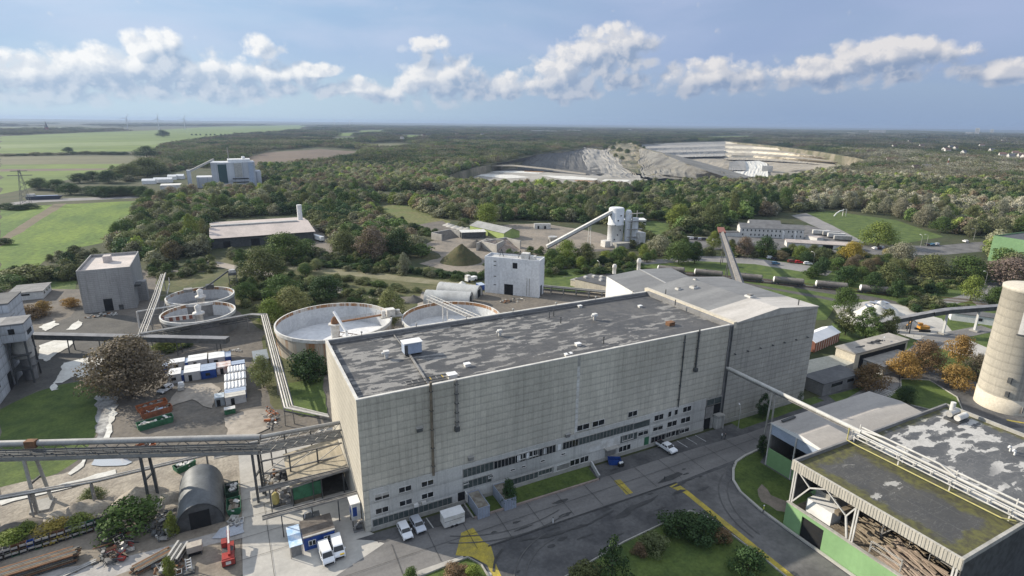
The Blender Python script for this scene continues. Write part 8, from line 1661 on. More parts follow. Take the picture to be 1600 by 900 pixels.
def crown_mesh(name, seed, nq, leaf, lobes, shape='round', material=None, hgap=0.10, skirt=False):
 """unit tree: height 1, crown width about 1 at scale 1; leaf = clump size"""
 r = random.Random(seed); L = []
 for k in range(lobes):
  t = (k + 0.5) / lobes; a = k * 2.399 + r.uniform(-.4, .4)
  if shape == 'round': z = hgap + .06 + .70 * t; rad = .36 * math.sin(math.pi * min(1, .26 + .70 * t)) * r.uniform(.45, 1.08); s = r.uniform(.15, .235)
  elif shape == 'tall': z = hgap + .08 + .82 * t; rad = .30 * math.sin(math.pi * min(1, .22 + .76 * t)) * r.uniform(.4, 1.1); s = r.uniform(.10, .19) * (1.15 - .45 * t)
  elif shape == 'cone': z = .10 + .85 * t; rad = .40 * (1 - t) * r.uniform(.5, 1.1); s = .08 + .14 * (1 - t)
  elif shape == 'bush': z = .12 + .62 * t; rad = .40 * math.sin(math.pi * min(1, .35 + .6 * t)) * r.uniform(.4, 1.1); s = r.uniform(.16, .26)
  else: z = .1; rad = 0; s = .2
  L.append((math.cos(a) * rad, math.sin(a) * rad, z, s))
 if shape == 'grove':
  L = []
  for k in range(lobes):
   x, y = r.uniform(-.5, .5), r.uniform(-.5, .5); h = r.uniform(.55, 1.0)
   L.append((x, y, h - .16, r.uniform(.10, .17))); L.append((x + r.uniform(-.06, .06), y + r.uniform(-.06, .06), h - .34, r.uniform(.13, .19)))
 mb = MB(); k = mb.m(material or LEAF)
 W = [s * s for *_, s in L]; tot = sum(W)
 for (cx, cy, cz, s), w in zip(L, W):
  for q in range(max(6, int(nq * w / tot))):
   d = Vector((r.gauss(0, 1), r.gauss(0, 1), r.gauss(0, 1) + .25)).normalized()
   rr = s * (r.random() ** 0.25) * r.uniform(.82, 1.16)
   p = Vector((cx, cy, cz)) + Vector((d.x, d.y, d.z * .82)) * rr
   if p.z < 0.02: continue
   n = (d + Vector((r.gauss(0, .33), r.gauss(0, .33), r.gauss(0, .33)))).normalized()
   u = n.orthogonal().normalized(); u = Matrix.Rotation(r.uniform(0, 6.28), 3, n) @ u; v = n.cross(u)
   z = leaf * r.uniform(.55, 1.25); z2 = z * r.uniform(.5, .95)
   i = len(mb.v)
   pts = (p + u * z, p + v * z2 + u * z * .2, p - u * z * .8 + v * z2 * .25, p - v * z2)
   mb.v += [tuple(x) for x in pts]; mb.f.append((i, i + 1, i + 2, i + 3)); mb.mi.append(k); mb.sm.append(False)
 me = bpy.data.meshes.new(name); me.from_pydata(mb.v, [], mb.f); me.materials.append(material or LEAF); me.update()
 return me
def trunk_mesh(name, seed, shape='round', hgap=.10):
 r = random.Random(seed); mb = MB(); rr = .022 if shape != 'bush' else .014
 top = .62 if shape != 'bush' else .4
 mb.tube((0, 0, -.02), (.01, 0, hgap + .12), rr, BARK, 7, rr * .75, caps=False); mb.tube((.01, 0, hgap + .12), (.02, .01, top), rr * .75, BARK, 6, rr * .3, caps=False)
 for k in range(6):
  a = k * 2.4 + r.uniform(-.3, .3); z = hgap + .05 + .05 * k; q = r.uniform(.18, .3)
  mb.tube((.01, 0, z), (math.cos(a) * q, math.sin(a) * q, z + r.uniform(.12, .26)), rr * .5, BARK, 5, rr * .15, caps=False)
 me = bpy.data.meshes.new(name); me.from_pydata(mb.v, [], mb.f); me.materials.append(BARK); me.update(); return me
CROWNS = {}; TRUNKS = {}
for nm, shape, nq, leaf, lobes, n in (('round', 'round', 5200, .0215, 24, 5), ('tall', 'tall', 4200, .021, 23, 3), ('bush', 'bush', 2600, .031, 14, 4), ('dense', 'round', 13000, .0165, 36, 1), ('cone', 'cone', 1600, .028, 14, 1)):
 CROWNS[nm] = [crown_mesh('crown_' + nm, 10 + i * 7 + len(nm), nq, leaf, lobes, shape) for i in range(n)]
 TRUNKS[nm] = [trunk_mesh('trunk_' + nm, i, shape) for i in range(2)]
TINT = dict(green=(.060, .092, .026), dark=(.034, .060, .022), olive=(.088, .100, .040), grey=(.125, .128, .076), silver=(.185, .180, .130), brown=(.112, .092, .058), rust=(.135, .092, .050),
   yellow=(.235, .19, .04), lime=(.125, .155, .035), orange=(.235, .145, .045), pale=(.145, .155, .070), pink=(.15, .11, .085))
N_TREE = [0]; TREE_SPOTS = []
def tree(p, h, w, tint, label, group=None, shape='round', name=None, cat='tree', rz=None, var=None):
 i = N_TREE[0]; N_TREE[0] += 1
 r = random.Random(i * 13 + 5)
 name = name or {'bush': 'shrub'}.get(shape, 'broadleaf_tree'); cat = 'shrub' if shape == 'bush' and cat == 'tree' else cat
 o = bpy.data.objects.new(name, None); COL.objects.link(o); o.location = (p[0], p[1], p[2] if len(p) > 2 else 0)
 o.rotation_euler = (0, 0, r.uniform(0, 6.28) if rz is None else rz); o.scale = (w * 1.05, w * 1.05, h); o.empty_display_size = .3
 tag(o, label, cat, group)
 t = TINT[tint] if isinstance(tint, str) else tint; k = r.uniform(.86, 1.14)
 c = bpy.data.objects.new('crown', CROWNS[shape][i % len(CROWNS[shape]) if var is None else var]); COL.objects.link(c); c.parent = o
 k *= 1.32; c.color = (t[0] * k * r.uniform(.94, 1.06), t[1] * k, t[2] * k * r.uniform(.9, 1.1), 1)
 q = bpy.data.objects.new('trunk', TRUNKS[shape][i % 2]); COL.objects.link(q); q.parent = o
 TREE_SPOTS.append((p[0], p[1], w * .5))
 return o
def tree_px(px, by, ty, wpx, tint, label, group=None, shape='round', **k):
 """base pixel, pixel row of the crown top, crown width in pixels"""
 p = at(px, by); D = math.hypot(p.x, p.y); v = ROT @ _dir(px, ty); h = CAM_H + v.z / math.hypot(v.x, v.y) * D
 w = wpx / FPX * math.sqrt(D * D + (CAM_H - h / 2) ** 2)
 return tree(p, max(h, 1.2), w, tint, label, group, shape, **k)
# trees that stand out on their own
tree_px(206, 618, 522, 104, 'brown', 'big rounded brown willow standing beside the blue and white site cabins', shape='dense', name='willow_tree', var=0)
tree_px(412, 606, 553, 36, 'pale', 'small pale green tree between the site cabins and the bent pipe bridge')
tree_px(482, 596, 538, 62, 'dark', 'dark green bushy tree in front of the big rusty tank beside the hall', shape='bush')
tree_px(458, 500, 446, 62, 'pale', 'yellow-green willow left of the big rusty round tank', name='willow_tree')
tree_px(425, 508, 464, 44, 'lime', 'small yellow-green tree behind the corner of the pipe bridge')
tree_px(508, 470, 430, 64, 'dark', 'dark round tree behind the rim of the big rusty tank')
tree_px(440, 468, 428, 60, 'green', 'green tree in the scrub between the small tanks and the big tank')
tree_px(385, 470, 440, 40, 'green', 'green bush tree right behind the far small tank')
tree_px(610, 506, 452, 52, 'pale', 'pale green tree between the two large white-floored tanks')
tree_px(584, 500, 462, 36, 'olive', 'olive tree rising just behind the big tank rim')
tree_px(412, 440, 385, 66, 'olive', 'large light-topped tree beside the grassy track near the far small tank')
tree_px(445, 408, 362, 74, 'green', 'broad green tree in front of the long pinkish shed roof')
tree_px(480, 400, 372, 34, 'green', 'small green tree at the right end of the long shed')
tree_px(583, 405, 352, 56, 'pink', 'pinkish grey tree amid the dark clump left of the earth mound')
tree_px(540, 400, 358, 50, 'olive', 'olive tree at the left edge of the dark clump above the track')
tree_px(622, 402, 356, 54, 'dark', 'dark tree at the right edge of the clump beside the recycling yard')
tree_px(632, 428, 395, 26, 'silver', 'slender silvery tree beside the track left of the earth mound', shape='tall')
tree_px(762, 352, 316, 42, 'lime', 'bright yellow-green round tree behind the row of bunkers')
tree_px(885, 410, 374, 42, 'lime', 'yellow-green tree right behind the white block building')
tree_px(915, 412, 378, 36, 'olive', 'olive tree in front of the slanting plant conveyor')
tree_px(862, 414, 388, 36, 'green', 'green tree touching the right edge of the white block building')
tree_px(965, 410, 386, 30, 'green', 'round green tree below the white cement silo')
tree_px(1060, 412, 376, 48, 'green', 'tall rounded tree behind the first tank wagon')
tree_px(1085, 412, 378, 34, 'dark', 'dark tree at the right of the pair behind the tank wagons', shape='tall')
tree_px(1030, 400, 366, 46, 'silver', 'pale tree left of the car park behind the tank wagons')
tree_px(1058, 356, 318, 40, 'lime', 'yellow-green tall tree above the small lawn right of the cement silo')
tree_px(1115, 390, 360, 22, 'lime', 'small yellow-green tree beside the top of the inclined conveyor')
tree_px(1162, 402, 368, 28, 'pink', 'pinkish bare tree beside the inclined conveyor in front of the white offices')
tree_px(1195, 398, 368, 34, 'dark', 'dark tree standing in front of the white two-storey offices')
tree_px(1250, 405, 382, 26, 'lime', 'small yellow-green tree left of the low pinkish shed roof')
tree_px(1283, 408, 386, 28, 'olive', 'low round tree in front of the low pinkish shed')
tree_px(1330, 408, 376, 34, 'yellow', 'bright yellow tree at the right end of the low pinkish shed')
tree_px(1385, 398, 388, 12, 'yellow', 'small yellow tree beside the car park right of the bright yellow tree')
tree_px(1372, 386, 345, 48, 'lime', 'single broad tree on the edge of the playing field')
tree_px(1407, 410, 377, 42, 'silver', 'silvery willow right of the single broad tree', name='willow_tree')
tree_px(1455, 436, 396, 44, 'olive', 'tree with yellowed top left of the green hall')
tree_px(1508, 438, 398, 56, 'green', 'large green tree in front of the pale green hall')
tree_px(1575, 448, 400, 52, 'pink', 'greyish tree at the right edge in front of the green hall')
tree_px(1385, 452, 408, 40, 'olive', 'loose olive tree beside the end of the last tank wagon')
tree_px(1318, 486, 446, 36, 'green', 'single green tree on the lawn above the white tent roof')
tree_px(1515, 470, 428, 30, 'lime', 'small light tree beside the roundabout street')
tree_px(1553, 478, 446, 30, 'green', 'round green tree beside the top of the concrete silo')
tree_px(1408, 400, 386, 16, 'yellow', 'tiny yellow tree beside the parked cars')
tree_px(1320, 524, 482, 36, 'olive', 'leftmost bushy tree hiding the chalk heap', shape='tall')
tree_px(1352, 530, 480, 44, 'green', 'middle bushy tree hiding the chalk heap', shape='tall')
tree_px(1382, 528, 482, 42, 'olive', 'rightmost bushy tree hiding the chalk heap', shape='tall')
tree_px(1410, 592, 546, 40, 'orange', 'golden orange maple in front of the low flat-roofed sheds', name='maple_tree')
tree_px(1440, 584, 528, 46, 'rust', 'brownish maple behind the golden one by the flat-roofed sheds', name='maple_tree')
tree_px(1357, 608, 566, 50, 'rust', 'rust brown thin tree beside the dark low workshop', name='maple_tree')
tree_px(1497, 566, 520, 36, 'orange', 'orange maple on the lawn below the conveyor pylons', name='maple_tree')
tree_px(1489, 606, 566, 44, 'orange', 'orange maple beside the zebra crossing left of the concrete silo', name='maple_tree')
tree_px(1526, 592, 550, 32, 'brown', 'brownish maple partly hidden by the concrete silo', name='maple_tree')
tree_px(1414, 630, 601, 28, 'dark', 'small dark round tree at the street corner above the pale shed roof')
tree_px(1243, 622, 600, 22, 'dark', 'small dark tree at the far corner of the gabled hall')
tree_px(1191, 655, 614, 26, 'dark', 'dark slender tree against the gabled hall wall', shape='tall')
tree_px(1189, 712, 680, 24, 'dark', 'dark little tree on the traffic island', shape='tall')
tree_px(795, 790, 742, 26, 'dark', 'dark shrub growing between the two grey-blue cabins', shape='bush')
tree_px(956, 908, 833, 58, 'dark', 'dark pyramidal evergreen at the bottom edge beside the street', shape='cone', name='conifer_tree')
tree_px(1062, 838, 796, 62, 'dark', 'large dark shrub at the corner of the bottom lawn', shape='bush')
tree_px(1098, 842, 800, 56, 'dark', 'dark shrub right of the large one at the bottom lawn', shape='bush')
tree_px(1020, 862, 828, 46, 'olive', 'olive shrub in the hedge along the bottom lawn', shape='bush')
tree_px(998, 868, 846, 24, 'rust', 'reddish low shrub in the hedge along the bottom lawn', shape='bush')
tree_px(1128, 848, 822, 30, 'rust', 'reddish brown shrub beside the yellow line', shape='bush')
tree_px(1168, 892, 850, 50, 'dark', 'dark low shrub beside the lower end of the yellow line', shape='bush')
tree_px(915, 905, 876, 50, 'olive', 'low olive shrub left of the pyramidal evergreen', shape='bush')
tree_px(642, 906, 886, 26, 'green', 'small green shrub at the bottom edge on the left lawn', shape='bush')
tree_px(712, 900, 880, 40, 'rust', 'orange tinged low shrub on the small lawn by the yellow marking', shape='bush')
tree_px(738, 905, 882, 30, 'lime', 'light green low shrub on the small lawn by the yellow marking', shape='bush')
tree_px(206, 826, 772, 74, 'green', 'broad green bush above the scrap frames left of the arched hut', shape='bush')
tree_px(22, 855, 822, 40, 'lime', 'yellow-green weed bush at the left end of the crate row', shape='bush')
tree_px(45, 840, 808, 24, 'lime', 'taller yellow-green weed bush above the crate row', shape='bush')
tree_px(85, 836, 812, 46, 'yellow', 'yellowing weed bush above the middle of the crate row', shape='bush')
tree_px(125, 826, 802, 40, 'lime', 'yellow-green weed bush at the right end of the crate row', shape='bush')
tree_px(272, 840, 790, 16, 'lime', 'thin tall weed bush against the arched hut', shape='bush')
tree_px(266, 905, 860, 18, 'lime', 'thin weed bush among the timber stacks at the bottom', shape='bush')
tree_px(146, 780, 760, 30, 'olive', 'olive weed patch bush on the spoil heaps', shape='bush')
tree_px(42, 498, 474, 40, 'rust', 'rust red hedge bush in front of the white bungalow', shape='bush')
tree_px(68, 490, 466, 24, 'orange', 'orange hedge bush at the right of the white bungalow', shape='bush')
tree_px(110, 480, 462, 24, 'orange', 'orange-leaved bush left of the square concrete building', shape='bush')
tree_px(262, 545, 530, 44, 'lime', 'low bright green bush below the pipe bridge', shape='bush')
tree_px(105, 418, 398, 22, 'dark', 'round dark bush at the edge of the green field', shape='bush')
tree_px(112, 436, 408, 34, 'olive', 'light olive bush beside the square concrete building', shape='bush')
tree_px(48, 440, 410, 60, 'olive', 'broad hedge bush above the white bungalow', shape='bush')
tree_px(20, 450, 425, 40, 'green', 'green hedge bush at the left edge above the white bungalow', shape='bush')
tree_px(8, 382, 370, 20, 'dark', 'single dark bush on the green field at the left edge', shape='bush')
tree_px(240, 380, 350, 24, 'olive', 'light tree at the corner of the wood strip right of the green field')
tree_px(300, 380, 335, 30, 'lime', 'tall yellow-green tree left of the long shed', shape='tall')
tree_px(320, 376, 342, 26, 'pale', 'pale tree touching the left end of the long shed', shape='tall')
# groups of trees that look alike
EXCL = []
def scatter_trees(poly, n, hr, wr, tints, label, group, shape=('round',), seed=1, mind=.75):
 """n trees inside a pixel outline, spread evenly over the ground it covers"""
 r = random.Random(seed); P = [tuple(at(x, y)[:2]) for x, y in poly]; xs = [p[0] for p in P]; ys = [p[1] for p in P]
 done = 0; tries = 0; put = []
 while done < n and tries < n * 120:
  tries += 1; x, y = r.uniform(min(xs), max(xs)), r.uniform(min(ys), max(ys))
  if not inside((x, y), P): continue
  w = r.uniform(*wr)
  if any((x - a) ** 2 + (y - b) ** 2 < ((w + c) * .5 * mind) ** 2 for a, b, c in put): continue
  if any((x - a) ** 2 + (y - b) ** 2 < (c + w * .25) ** 2 for a, b, c in TREE_SPOTS[:100]): continue
  put.append((x, y, w)); done += 1
  tree((x, y, 0), r.uniform(*hr), w, r.choice(tints), label, group, r.choice(shape))
 return done
cnt = 0
cnt += scatter_trees([(218, 318), (300, 306), (325, 335), (318, 395), (262, 412), (195, 402), (172, 388), (210, 350)], 42, (9, 14), (10, 15), ['grey', 'olive', 'olive', 'grey', 'green', 'brown'], 'bushy grey-green tree in the wood strip beside the left green field', 'trees of the wood strip beside the green field', ('round', 'bush'), 3)
cnt += scatter_trees([(332, 312), (430, 300), (560, 302), (575, 322), (505, 352), (468, 335), (380, 338), (330, 340)], 26, (11, 17), (10, 15), ['green', 'dark', 'olive', 'grey'], 'tree of the wood behind the long pinkish shed', 'trees of the wood behind the long shed', ('round', 'tall'), 4)
cnt += scatter_trees([(498, 362), (560, 330), (612, 352), (628, 372), (660, 395), (620, 405), (540, 400), (520, 376)], 15, (8, 13), (8, 12), ['dark', 'green', 'olive', 'dark'], 'dark tree in the clump between the long shed and the recycling yard', 'trees between the shed and the recycling yard', ('round', 'bush'), 5)
cnt += scatter_trees([(715, 322), (830, 318), (960, 312), (1005, 328), (1000, 342), (950, 350), (850, 342), (770, 342), (720, 336)], 44, (11, 17), (9, 13), ['grey', 'olive', 'grey', 'green', 'grey'], 'slim grey-green tree in the wood behind the recycling yard', 'trees of the wood behind the recycling yard', ('tall', 'tall', 'round'), 6)
cnt += scatter_trees([(1055, 330), (1120, 318), (1235, 315), (1250, 335), (1140, 345), (1130, 356), (1070, 362)], 26, (12, 22), (11, 16), ['green', 'olive', 'dark', 'green'], 'tall dark green tree behind the white two-storey offices', 'trees behind the white offices', ('tall', 'round'), 7)
cnt += scatter_trees([(1262, 325), (1330, 322), (1600, 345), (1600, 376), (1485, 370), (1400, 341), (1310, 328)], 34, (11, 18), (11, 16), ['silver', 'grey', 'silver', 'olive', 'grey', 'green'], 'silver-grey tree at the wood edge behind the playing field', 'trees at the wood edge behind the playing field', ('round', 'tall'), 8)
cnt += scatter_trees([(1262, 422), (1330, 420), (1400, 440), (1440, 462), (1400, 466), (1320, 448), (1270, 438)], 13, (7, 11), (8, 12), ['dark', 'green', 'olive', 'brown'], 'bushy tree in the belt between the street and the tank wagons', 'trees between the street and the wagons', ('round', 'bush'), 9)
cnt += scatter_trees([(1130, 392), (1240, 394), (1340, 402), (1440, 420), (1540, 425), (1600, 430), (1600, 455), (1500, 444), (1400, 428), (1290, 414), (1130, 402)], 17, (5, 9), (6, 10), ['green', 'dark', 'olive', 'olive', 'brown'], 'roadside tree among the trees along the street to the right', 'trees along the street on the right', ('round',), 10)
cnt += scatter_trees([(848, 408), (1000, 396), (1040, 396), (1090, 392), (1110, 400), (1000, 412), (850, 424)], 16, (5, 9), (6, 10), ['green', 'dark', 'olive', 'lime'], 'tree in the belt below the white cement silo', 'trees below the cement silo', ('round', 'bush'), 11)
cnt += scatter_trees([(345, 408), (470, 412), (520, 425), (560, 452), (500, 470), (410, 470), (370, 440)], 13, (5, 8), (6, 10), ['green', 'dark', 'olive', 'pale'], 'bushy tree in the scrub behind the big rusty tank', 'trees in the scrub behind the tanks', ('round', 'bush'), 12)
print('trees', N_TREE[0])
SHR = 'low dark shrub in the hedge along the rail track behind the tanks'
def hedge(pxs, n, h, w, tints, label, group, seed):
 r = random.Random(seed); P = [at(x, y) for x, y in pxs]; D = [0]
 for a, b in zip(P[:-1], P[1:]): D.append(D[-1] + (b - a).length)
 for k in range(n):
  t = D[-1] * (k + r.uniform(.2, .8)) / n; i = max(j for j in range(len(P) - 1) if D[j] <= t)
  p = P[i].lerp(P[i + 1], (t - D[i]) / (D[i + 1] - D[i])); tree((p.x + r.uniform(-1.5, 1.5), p.y + r.uniform(-1.5, 1.5), 0), r.uniform(*h), r.uniform(*w), r.choice(tints), label, group, 'bush')
hedge([(440, 410), (520, 417), (600, 422), (690, 430), (756, 436)], 26, (2.2, 4.2), (6, 10), ['dark', 'dark', 'green'], SHR, 'shrubs in the hedge along the rail track', 21)
hedge([(520, 436), (600, 448), (650, 458)], 12, (2, 4), (5, 8), ['olive', 'green', 'olive'], 'olive shrub in the weedy strip between track and tanks', 'shrubs in the weedy strip behind the tanks', 22)
hedge([(850, 416), (940, 412), (1010, 420), (1000, 426), (850, 430)], 18, (2, 4.5), (6, 9), ['dark', 'dark', 'green'], 'dark hedge shrub below the trees left of the tank wagons', 'hedge shrubs left of the wagons', 23)
hedge([(1400, 476), (1460, 480), (1530, 490)], 12, (1.5, 3.2), (5, 8), ['green', 'olive', 'dark'], 'shrub in the thicket between the lawn and the roundabout street', 'shrubs right of the wagons', 24)
hedge([(0, 244), (60, 243), (130, 241), (215, 242), (245, 243)], 14, (5, 9), (26, 40), ['dark', 'olive', 'grey'], 'dark hedge shrub in the far field hedge on the left', 'far field hedge on the left', 25)
hedge([(120, 590), (240, 570), (252, 562)], 0, (1, 2), (2, 3), ['green'], 'x', None, 26) if False else None
for k in range(24):
 px = 300 + k * 7.5 - (k % 3); tree((at(px, 211.5).x, at(px, 211.5).y, 0), 9, 11, 'dark', 'small round tree in the evenly spaced far row on the left meadow', 'far tree row on the left meadow', 'bush', name='broadleaf_tree', cat='tree')
for px, by, w in ((62, 296, 30), (90, 298, 30), (125, 286, 26), (145, 283, 26), (170, 286, 34), (200, 280, 40), (230, 276, 50), (110, 304, 30), (230, 246, 30), (107, 238, 14), (255, 214, 18)):
 tree_px(px, by, by - w * .62, w, 'dark' if w < 40 else 'olive', 'dark rounded tree in the line along the country road on the left', 'trees along the country road on the left')
for px in range(140, 225, 12):
 tree_px(px, 304 + (px % 5), 290, 26, 'dark', 'dark rounded tree in the line along the country road on the left', 'trees along the country road on the left')
for px, by in ((10, 326), (26, 328), (45, 326)): tree_px(px, by, by - 10, 24, 'dark', 'dark rounded tree in the line along the country road on the left', 'trees along the country road on the left', 'bush')
# woodland: the thousands of trees beyond, one mass
WPROTO = bpy.data.collections.new('woodland_prototypes')
def proto(name, me):
 o = bpy.data.objects.new(name, me); WPROTO.objects.link(o); return o
for i in range(4): proto('a_wood_tree_%d' % i, crown_mesh('wood_crown', 50 + i, 1100, .046, 16, 'bush' if i == 3 else 'round', LEAFI, .02))
for i in range(3): proto('b_grove_%d' % i, crown_mesh('grove_crown', 70 + i, 1100, .036, 26, 'grove', LEAFI))
NEAR_WOOD = [  # pixel outlines that carry woodland nearer than the far belt
 [(218, 318), (300, 304), (330, 330), (322, 398), (262, 414), (190, 404), (170, 390), (210, 350)], [(325, 300), (570, 295), (590, 322), (560, 345), (505, 356), (480, 340), (468, 334), (328, 342)],
 [(590, 312), (700, 310), (720, 338), (690, 342), (660, 330)], [(500, 360), (570, 330), (615, 355), (640, 372), (660, 400), (600, 412), (540, 405), (520, 376)],
 [(700, 300), (960, 296), (1010, 325), (1000, 344), (950, 352), (850, 344), (770, 346), (715, 338)], [(1010, 300), (1250, 300), (1256, 330), (1140, 348), (1130, 358), (1060, 364), (1050, 350), (1005, 340)],
 [(1262, 300), (1600, 300), (1600, 378), (1485, 369), (1400, 340), (1310, 328), (1258, 330)], [(1550, 380), (1600, 380), (1600, 440), (1560, 440)]]
NOT_FAR = [  # open land among the far woods
 [(-400, 213), (0, 213), (130, 207), (230, 204), (330, 198), (480, 195), (478, 203), (430, 209), (372, 212), (262, 228), (240, 240), (262, 247), (215, 262), (170, 272), (245, 300), (300, 304), (220, 318), (212, 335), (200, 360), (170, 395), (-400, 480)],
 [(-300, 197), (135, 198), (120, 203), (-300, 207)], [(380, 250), (415, 236), (500, 230), (572, 235), (560, 247), (505, 256), (430, 263), (388, 268)], [(550, 225), (625, 222), (668, 228), (600, 235)],
 [(300, 262), (405, 262), (420, 300), (360, 312), (290, 305), (205, 292), (205, 282)], [(555, 203), (610, 202.5), (605, 209), (552, 210)], [(525, 207), (560, 206), (556, 214), (522, 215)], [(595, 211), (640, 210), (700, 212), (640, 218)], [(515, 215), (566, 214), (560, 221), (516, 222)],
 [(692, 276), (742, 260.5), (800, 249.3), (840, 240.4), (880, 235), (915, 230.2), (942, 231.5), (1000, 225.6), (1060, 222.6), (1130, 220.6), (1200, 226.7), (1282, 236.8), (1342, 246.8), (1369, 254), (1345, 263), (1200, 287), (1050, 291), (920, 295), (790, 293), (700, 288)],
 [(1095, 213), (1180, 211), (1182, 217), (1100, 219)]]
THICKETS = [([(425, 432), (520, 442), (620, 462), (640, 470), (600, 482), (560, 478), (470, 456), (415, 448)], 4), ([(440, 408), (600, 420), (756, 434), (756, 441), (600, 430), (440, 417)], 5), ([(365, 436), (420, 440), (500, 466), (470, 500), (440, 520), (420, 490), (372, 486)], 5),
 ([(440, 560), (505, 542), (510, 588), (462, 604)], 4), ([(606, 345), (640, 350), (690, 364), (655, 374), (625, 372)], 5), ([(1395, 476), (1450, 470), (1540, 488), (1520, 497), (1440, 492)], 4.5), ([(850, 413), (1000, 408), (1012, 422), (850, 430)], 5),
 ([(0, 432), (45, 424), (110, 394), (172, 396), (195, 420), (230, 432), (118, 440), (60, 434)], 6), ([(1000, 366), (1060, 368), (1085, 392), (1000, 396), (985, 392)], 5), ([(1130, 386), (1240, 391), (1340, 399), (1440, 415), (1540, 422), (1540, 437), (1400, 430), (1290, 412), (1130, 400)], 5.5),
 ([(960, 350), (1003, 344), (1006, 368), (1000, 374), (988, 382), (965, 358)], 6), ([(1050, 345), (1130, 350), (1136, 366), (1100, 370), (1050, 368)], 7), ([(340, 395), (480, 392), (530, 402), (640, 410), (640, 418), (520, 416), (440, 408), (350, 405)], 5), ([(230, 420), (330, 408), (345, 424), (300, 432), (240, 440)], 5),
 ([(480, 345), (530, 345), (545, 372), (520, 378), (500, 358)], 6), ([(556, 330), (585, 326), (615, 362), (600, 372), (560, 350)], 7), ([(690, 300), (735, 300), (735, 335), (700, 336)], 8), ([(440, 404), (500, 402), (520, 392), (600, 404), (640, 408), (560, 412), (470, 410)], 6), ([(755, 420), (800, 404), (852, 398), (852, 392), (800, 396), (752, 412)], 4), ([(255, 545), (300, 540), (305, 560), (262, 560)], 3), ([(640, 326), (700, 340), (720, 356), (740, 352), (700, 334), (660, 322)], 6), ([(1420, 440), (1500, 445), (1530, 440), (1530, 452), (1430, 462)], 5), ([(1560, 452), (1600, 455), (1600, 475), (1556, 478)], 5)]
for px, py, z, w in ((946, 232, 3, 16), (952, 226, 4, 18), (960, 224, 6, 20), (968, 225, 12, 16), (976, 226, 12, 18), (984, 224, 14, 16), (992, 226, 12, 16), (1000, 230, 8, 14), (958, 234, 0, 16), (968, 238, 0, 18), (980, 240, 0, 16), (962, 246, -10, 14), (972, 250, -14, 14), (1006, 233, 4, 12)):
 p = at(px, py, z - 1); tree((p.x, p.y, z - 1), w * .8, w * 1.2, 'olive' if w % 4 else 'green', 'tree on the green ridge in the middle of the quarry', 'trees on the quarry ridge')
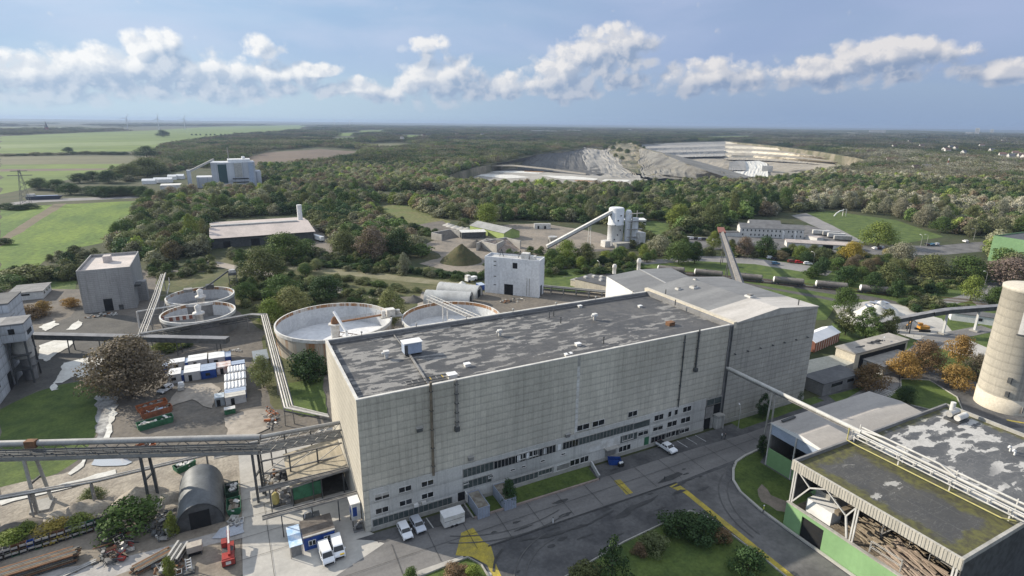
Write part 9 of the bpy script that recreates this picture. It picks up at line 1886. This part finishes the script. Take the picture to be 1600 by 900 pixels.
def woodland():
 r = random.Random(99); NW = [[tuple(at(x, y)[:2]) for x, y in P] for P in NEAR_WOOD]; NF = [[tuple(at(x, y)[:2]) for x, y in P] for P in NOT_FAR]
 fwd = math.atan2((ROT @ Vector((0, 0, -1))).y, (ROT @ Vector((0, 0, -1))).x)
 pts, sc, idx, tint, rot = [], [], [], [], []
 spots = {}
 for x, y, w in TREE_SPOTS: spots.setdefault((int(x // 20), int(y // 20)), []).append((x, y, w))
 rad = 330.0
 while rad < 9500:
  far = rad > 1050
  step = (rad * .0105 if far else 8.8) if rad > 480 else 7.4
  if rad > 4000: step = rad * .0125
  a = -R_(52) + r.random() * step / rad
  while a < R_(52):
   rr = rad + r.uniform(-.5, .5) * step * (2.2 if far else 1); an = fwd + a + r.uniform(-.4, .4) * step / rad
   x, y = math.cos(an) * rr, math.sin(an) * rr; a += step / rad * (1.25 if far else 1.0)
   px, py = to_px((x, y, 0)); ok = False
   if py > 299: ok = any(inside((x, y), P) for P in NW)
   else: ok = not any(inside((x, y), P) for P in NF)
   if not ok: continue
   if far and px < 520 and py < 205 and noise.noise((x / 900, y / 900, 3)) < .05 and py > 190: continue
   if far and py < 222 and noise.noise((x / 700, y / 700, 8)) > .42: continue
   if not far:
    gx, gy = int(x // 20), int(y // 20)
    if any((x - p) ** 2 + (y - q) ** 2 < (w + 1.5) ** 2 for i in (-1, 0, 1) for j in (-1, 0, 1) for p, q, w in spots.get((gx + i, gy + j), ())): continue
   z = 0.0
   if rr > 5800: z = 0
   pts.append((x, y, z)); rot.append(r.uniform(0, 6.28))
   n = noise.noise((x / 160, y / 160, 1.5)); n2 = noise.noise((x / 45, y / 45, 7))
   right = px > 1150 and py < 345
   pal = (['grey', 'silver', 'olive', 'brown', 'silver', 'grey'] if n > -.05 and right else ['olive', 'grey', 'grey', 'green', 'brown'] if n > -.1 else ['green', 'dark', 'olive', 'grey'])
   t = TINT[r.choice(pal)]
   if r.random() < .07: t = TINT[r.choice(['lime', 'pale', 'brown', 'lime', 'pale'])]
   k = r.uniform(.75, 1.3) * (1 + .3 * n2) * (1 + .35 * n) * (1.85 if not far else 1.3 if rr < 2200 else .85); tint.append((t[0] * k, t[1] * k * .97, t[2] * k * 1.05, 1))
   if far:
    w = step * 1.75; h = min(24, 12 + w * .1) * r.uniform(.7, 1.2); idx.append(4 + r.randrange(3))
   else:
    w = r.uniform(11, 17.5); h = r.uniform(7.5, 14) * (1 + .3 * n2); idx.append(r.randrange(4))
    if right: h *= 1.1
   sc.append((w, w, h))
  rad += step * (1.5 if far else .95)
 for P, st in THICKETS:
  Q = [tuple(at(x, y)[:2]) for x, y in P]; xs = [q[0] for q in Q]; ys = [q[1] for q in Q]; n = int((max(xs) - min(xs)) * (max(ys) - min(ys)) / (st * st))
  for _ in range(n):
   x, y = r.uniform(min(xs), max(xs)), r.uniform(min(ys), max(ys))
   if not inside((x, y), Q) or noise.noise((x / 14, y / 14, 5)) < -.28: continue
   w = r.uniform(.8, 1.5) * st; h = w * r.uniform(.45, .85) * (1.25 if r.random() < .15 else 1); t = TINT[r.choice(['green', 'olive', 'dark', 'green', 'olive', 'grey', 'pale'])]; k = r.uniform(.9, 1.5)
   pts.append((x, y, 0)); rot.append(r.uniform(0, 6.28)); tint.append((t[0] * k, t[1] * k, t[2] * k, 1)); idx.append(3 if r.random() < .7 else r.randrange(3)); sc.append((w, w, h))
 me = bpy.data.meshes.new('woodland'); me.from_pydata(pts, [], [])
 for nm, ty, dat, fld in (('sc', 'FLOAT_VECTOR', sc, 'vector'), ('tint', 'FLOAT_COLOR', tint, 'color')):
  at_ = me.attributes.new(nm, ty, 'POINT'); at_.data.foreach_set(fld, [c for v in dat for c in v])
 for nm, ty, dat in (('pick', 'INT', idx), ('rz', 'FLOAT', rot)):
  at_ = me.attributes.new(nm, ty, 'POINT'); at_.data.foreach_set('value', dat)
 o = bpy.data.objects.new('woodland', me); COL.objects.link(o); tag(o, 'mixed green and grey-green woods spreading to the horizon around the quarry', 'woodland', None, 'stuff')
 g = bpy.data.node_groups.new('woodland_scatter', 'GeometryNodeTree')
 g.interface.new_socket('Geometry', in_out='INPUT', socket_type='NodeSocketGeometry'); g.interface.new_socket('Geometry', in_out='OUTPUT', socket_type='NodeSocketGeometry')
 N, Lk = g.nodes, g.links
 gi, go = N.new('NodeGroupInput'), N.new('NodeGroupOutput')
 ci = N.new('GeometryNodeCollectionInfo'); ci.inputs['Collection'].default_value = WPROTO; ci.inputs['Separate Children'].default_value = True; ci.inputs['Reset Children'].default_value = True
 ip = N.new('GeometryNodeInstanceOnPoints'); ip.inputs['Pick Instance'].default_value = True
 def attr(nm, ty):
  a = N.new('GeometryNodeInputNamedAttribute'); a.data_type = ty; a.inputs['Name'].default_value = nm
  return next(s for s in a.outputs if s.enabled and s.name == 'Attribute')
 Lk.new(gi.outputs[0], ip.inputs['Points']); Lk.new(ci.outputs[0], ip.inputs['Instance'])
 Lk.new(attr('pick', 'INT'), ip.inputs['Instance Index']); Lk.new(attr('sc', 'FLOAT_VECTOR'), ip.inputs['Scale'])
 cx = N.new('ShaderNodeCombineXYZ'); Lk.new(attr('rz', 'FLOAT'), cx.inputs[2])
 er = N.new('FunctionNodeEulerToRotation'); Lk.new(cx.outputs[0], er.inputs[0]); Lk.new(er.outputs[0], ip.inputs['Rotation'])
 Lk.new(ip.outputs[0], go.inputs[0])
 md = o.modifiers.new('scatter', 'NODES'); md.node_group = g
 print('woodland points', len(pts))
woodland()
# the air
def haze():
 mb = MB(); mb.box(-16000, 16000, -400, 16000, -60, 96, None) if False else None
 m = bpy.data.materials.new('haze'); m.use_nodes = True; t = m.node_tree; t.nodes.clear()
 out = t.nodes.new('ShaderNodeOutputMaterial'); pv = t.nodes.new('ShaderNodeVolumePrincipled')
 pv.inputs['Color'].default_value = (0.42, 0.54, 0.74, 1); pv.inputs['Density'].default_value = 7.0e-5; pv.inputs['Anisotropy'].default_value = 0.2
 t.links.new(pv.outputs[0], out.inputs['Volume'])
 b = MB(); b.box(-20000, 20000, -600, 20000, -62, 110, m); o = b.build('haze', kind='stuff')
haze()
for o in list(bpy.data.objects):
 for k in ('_org', '_local'):
  if k in o: del o[k]
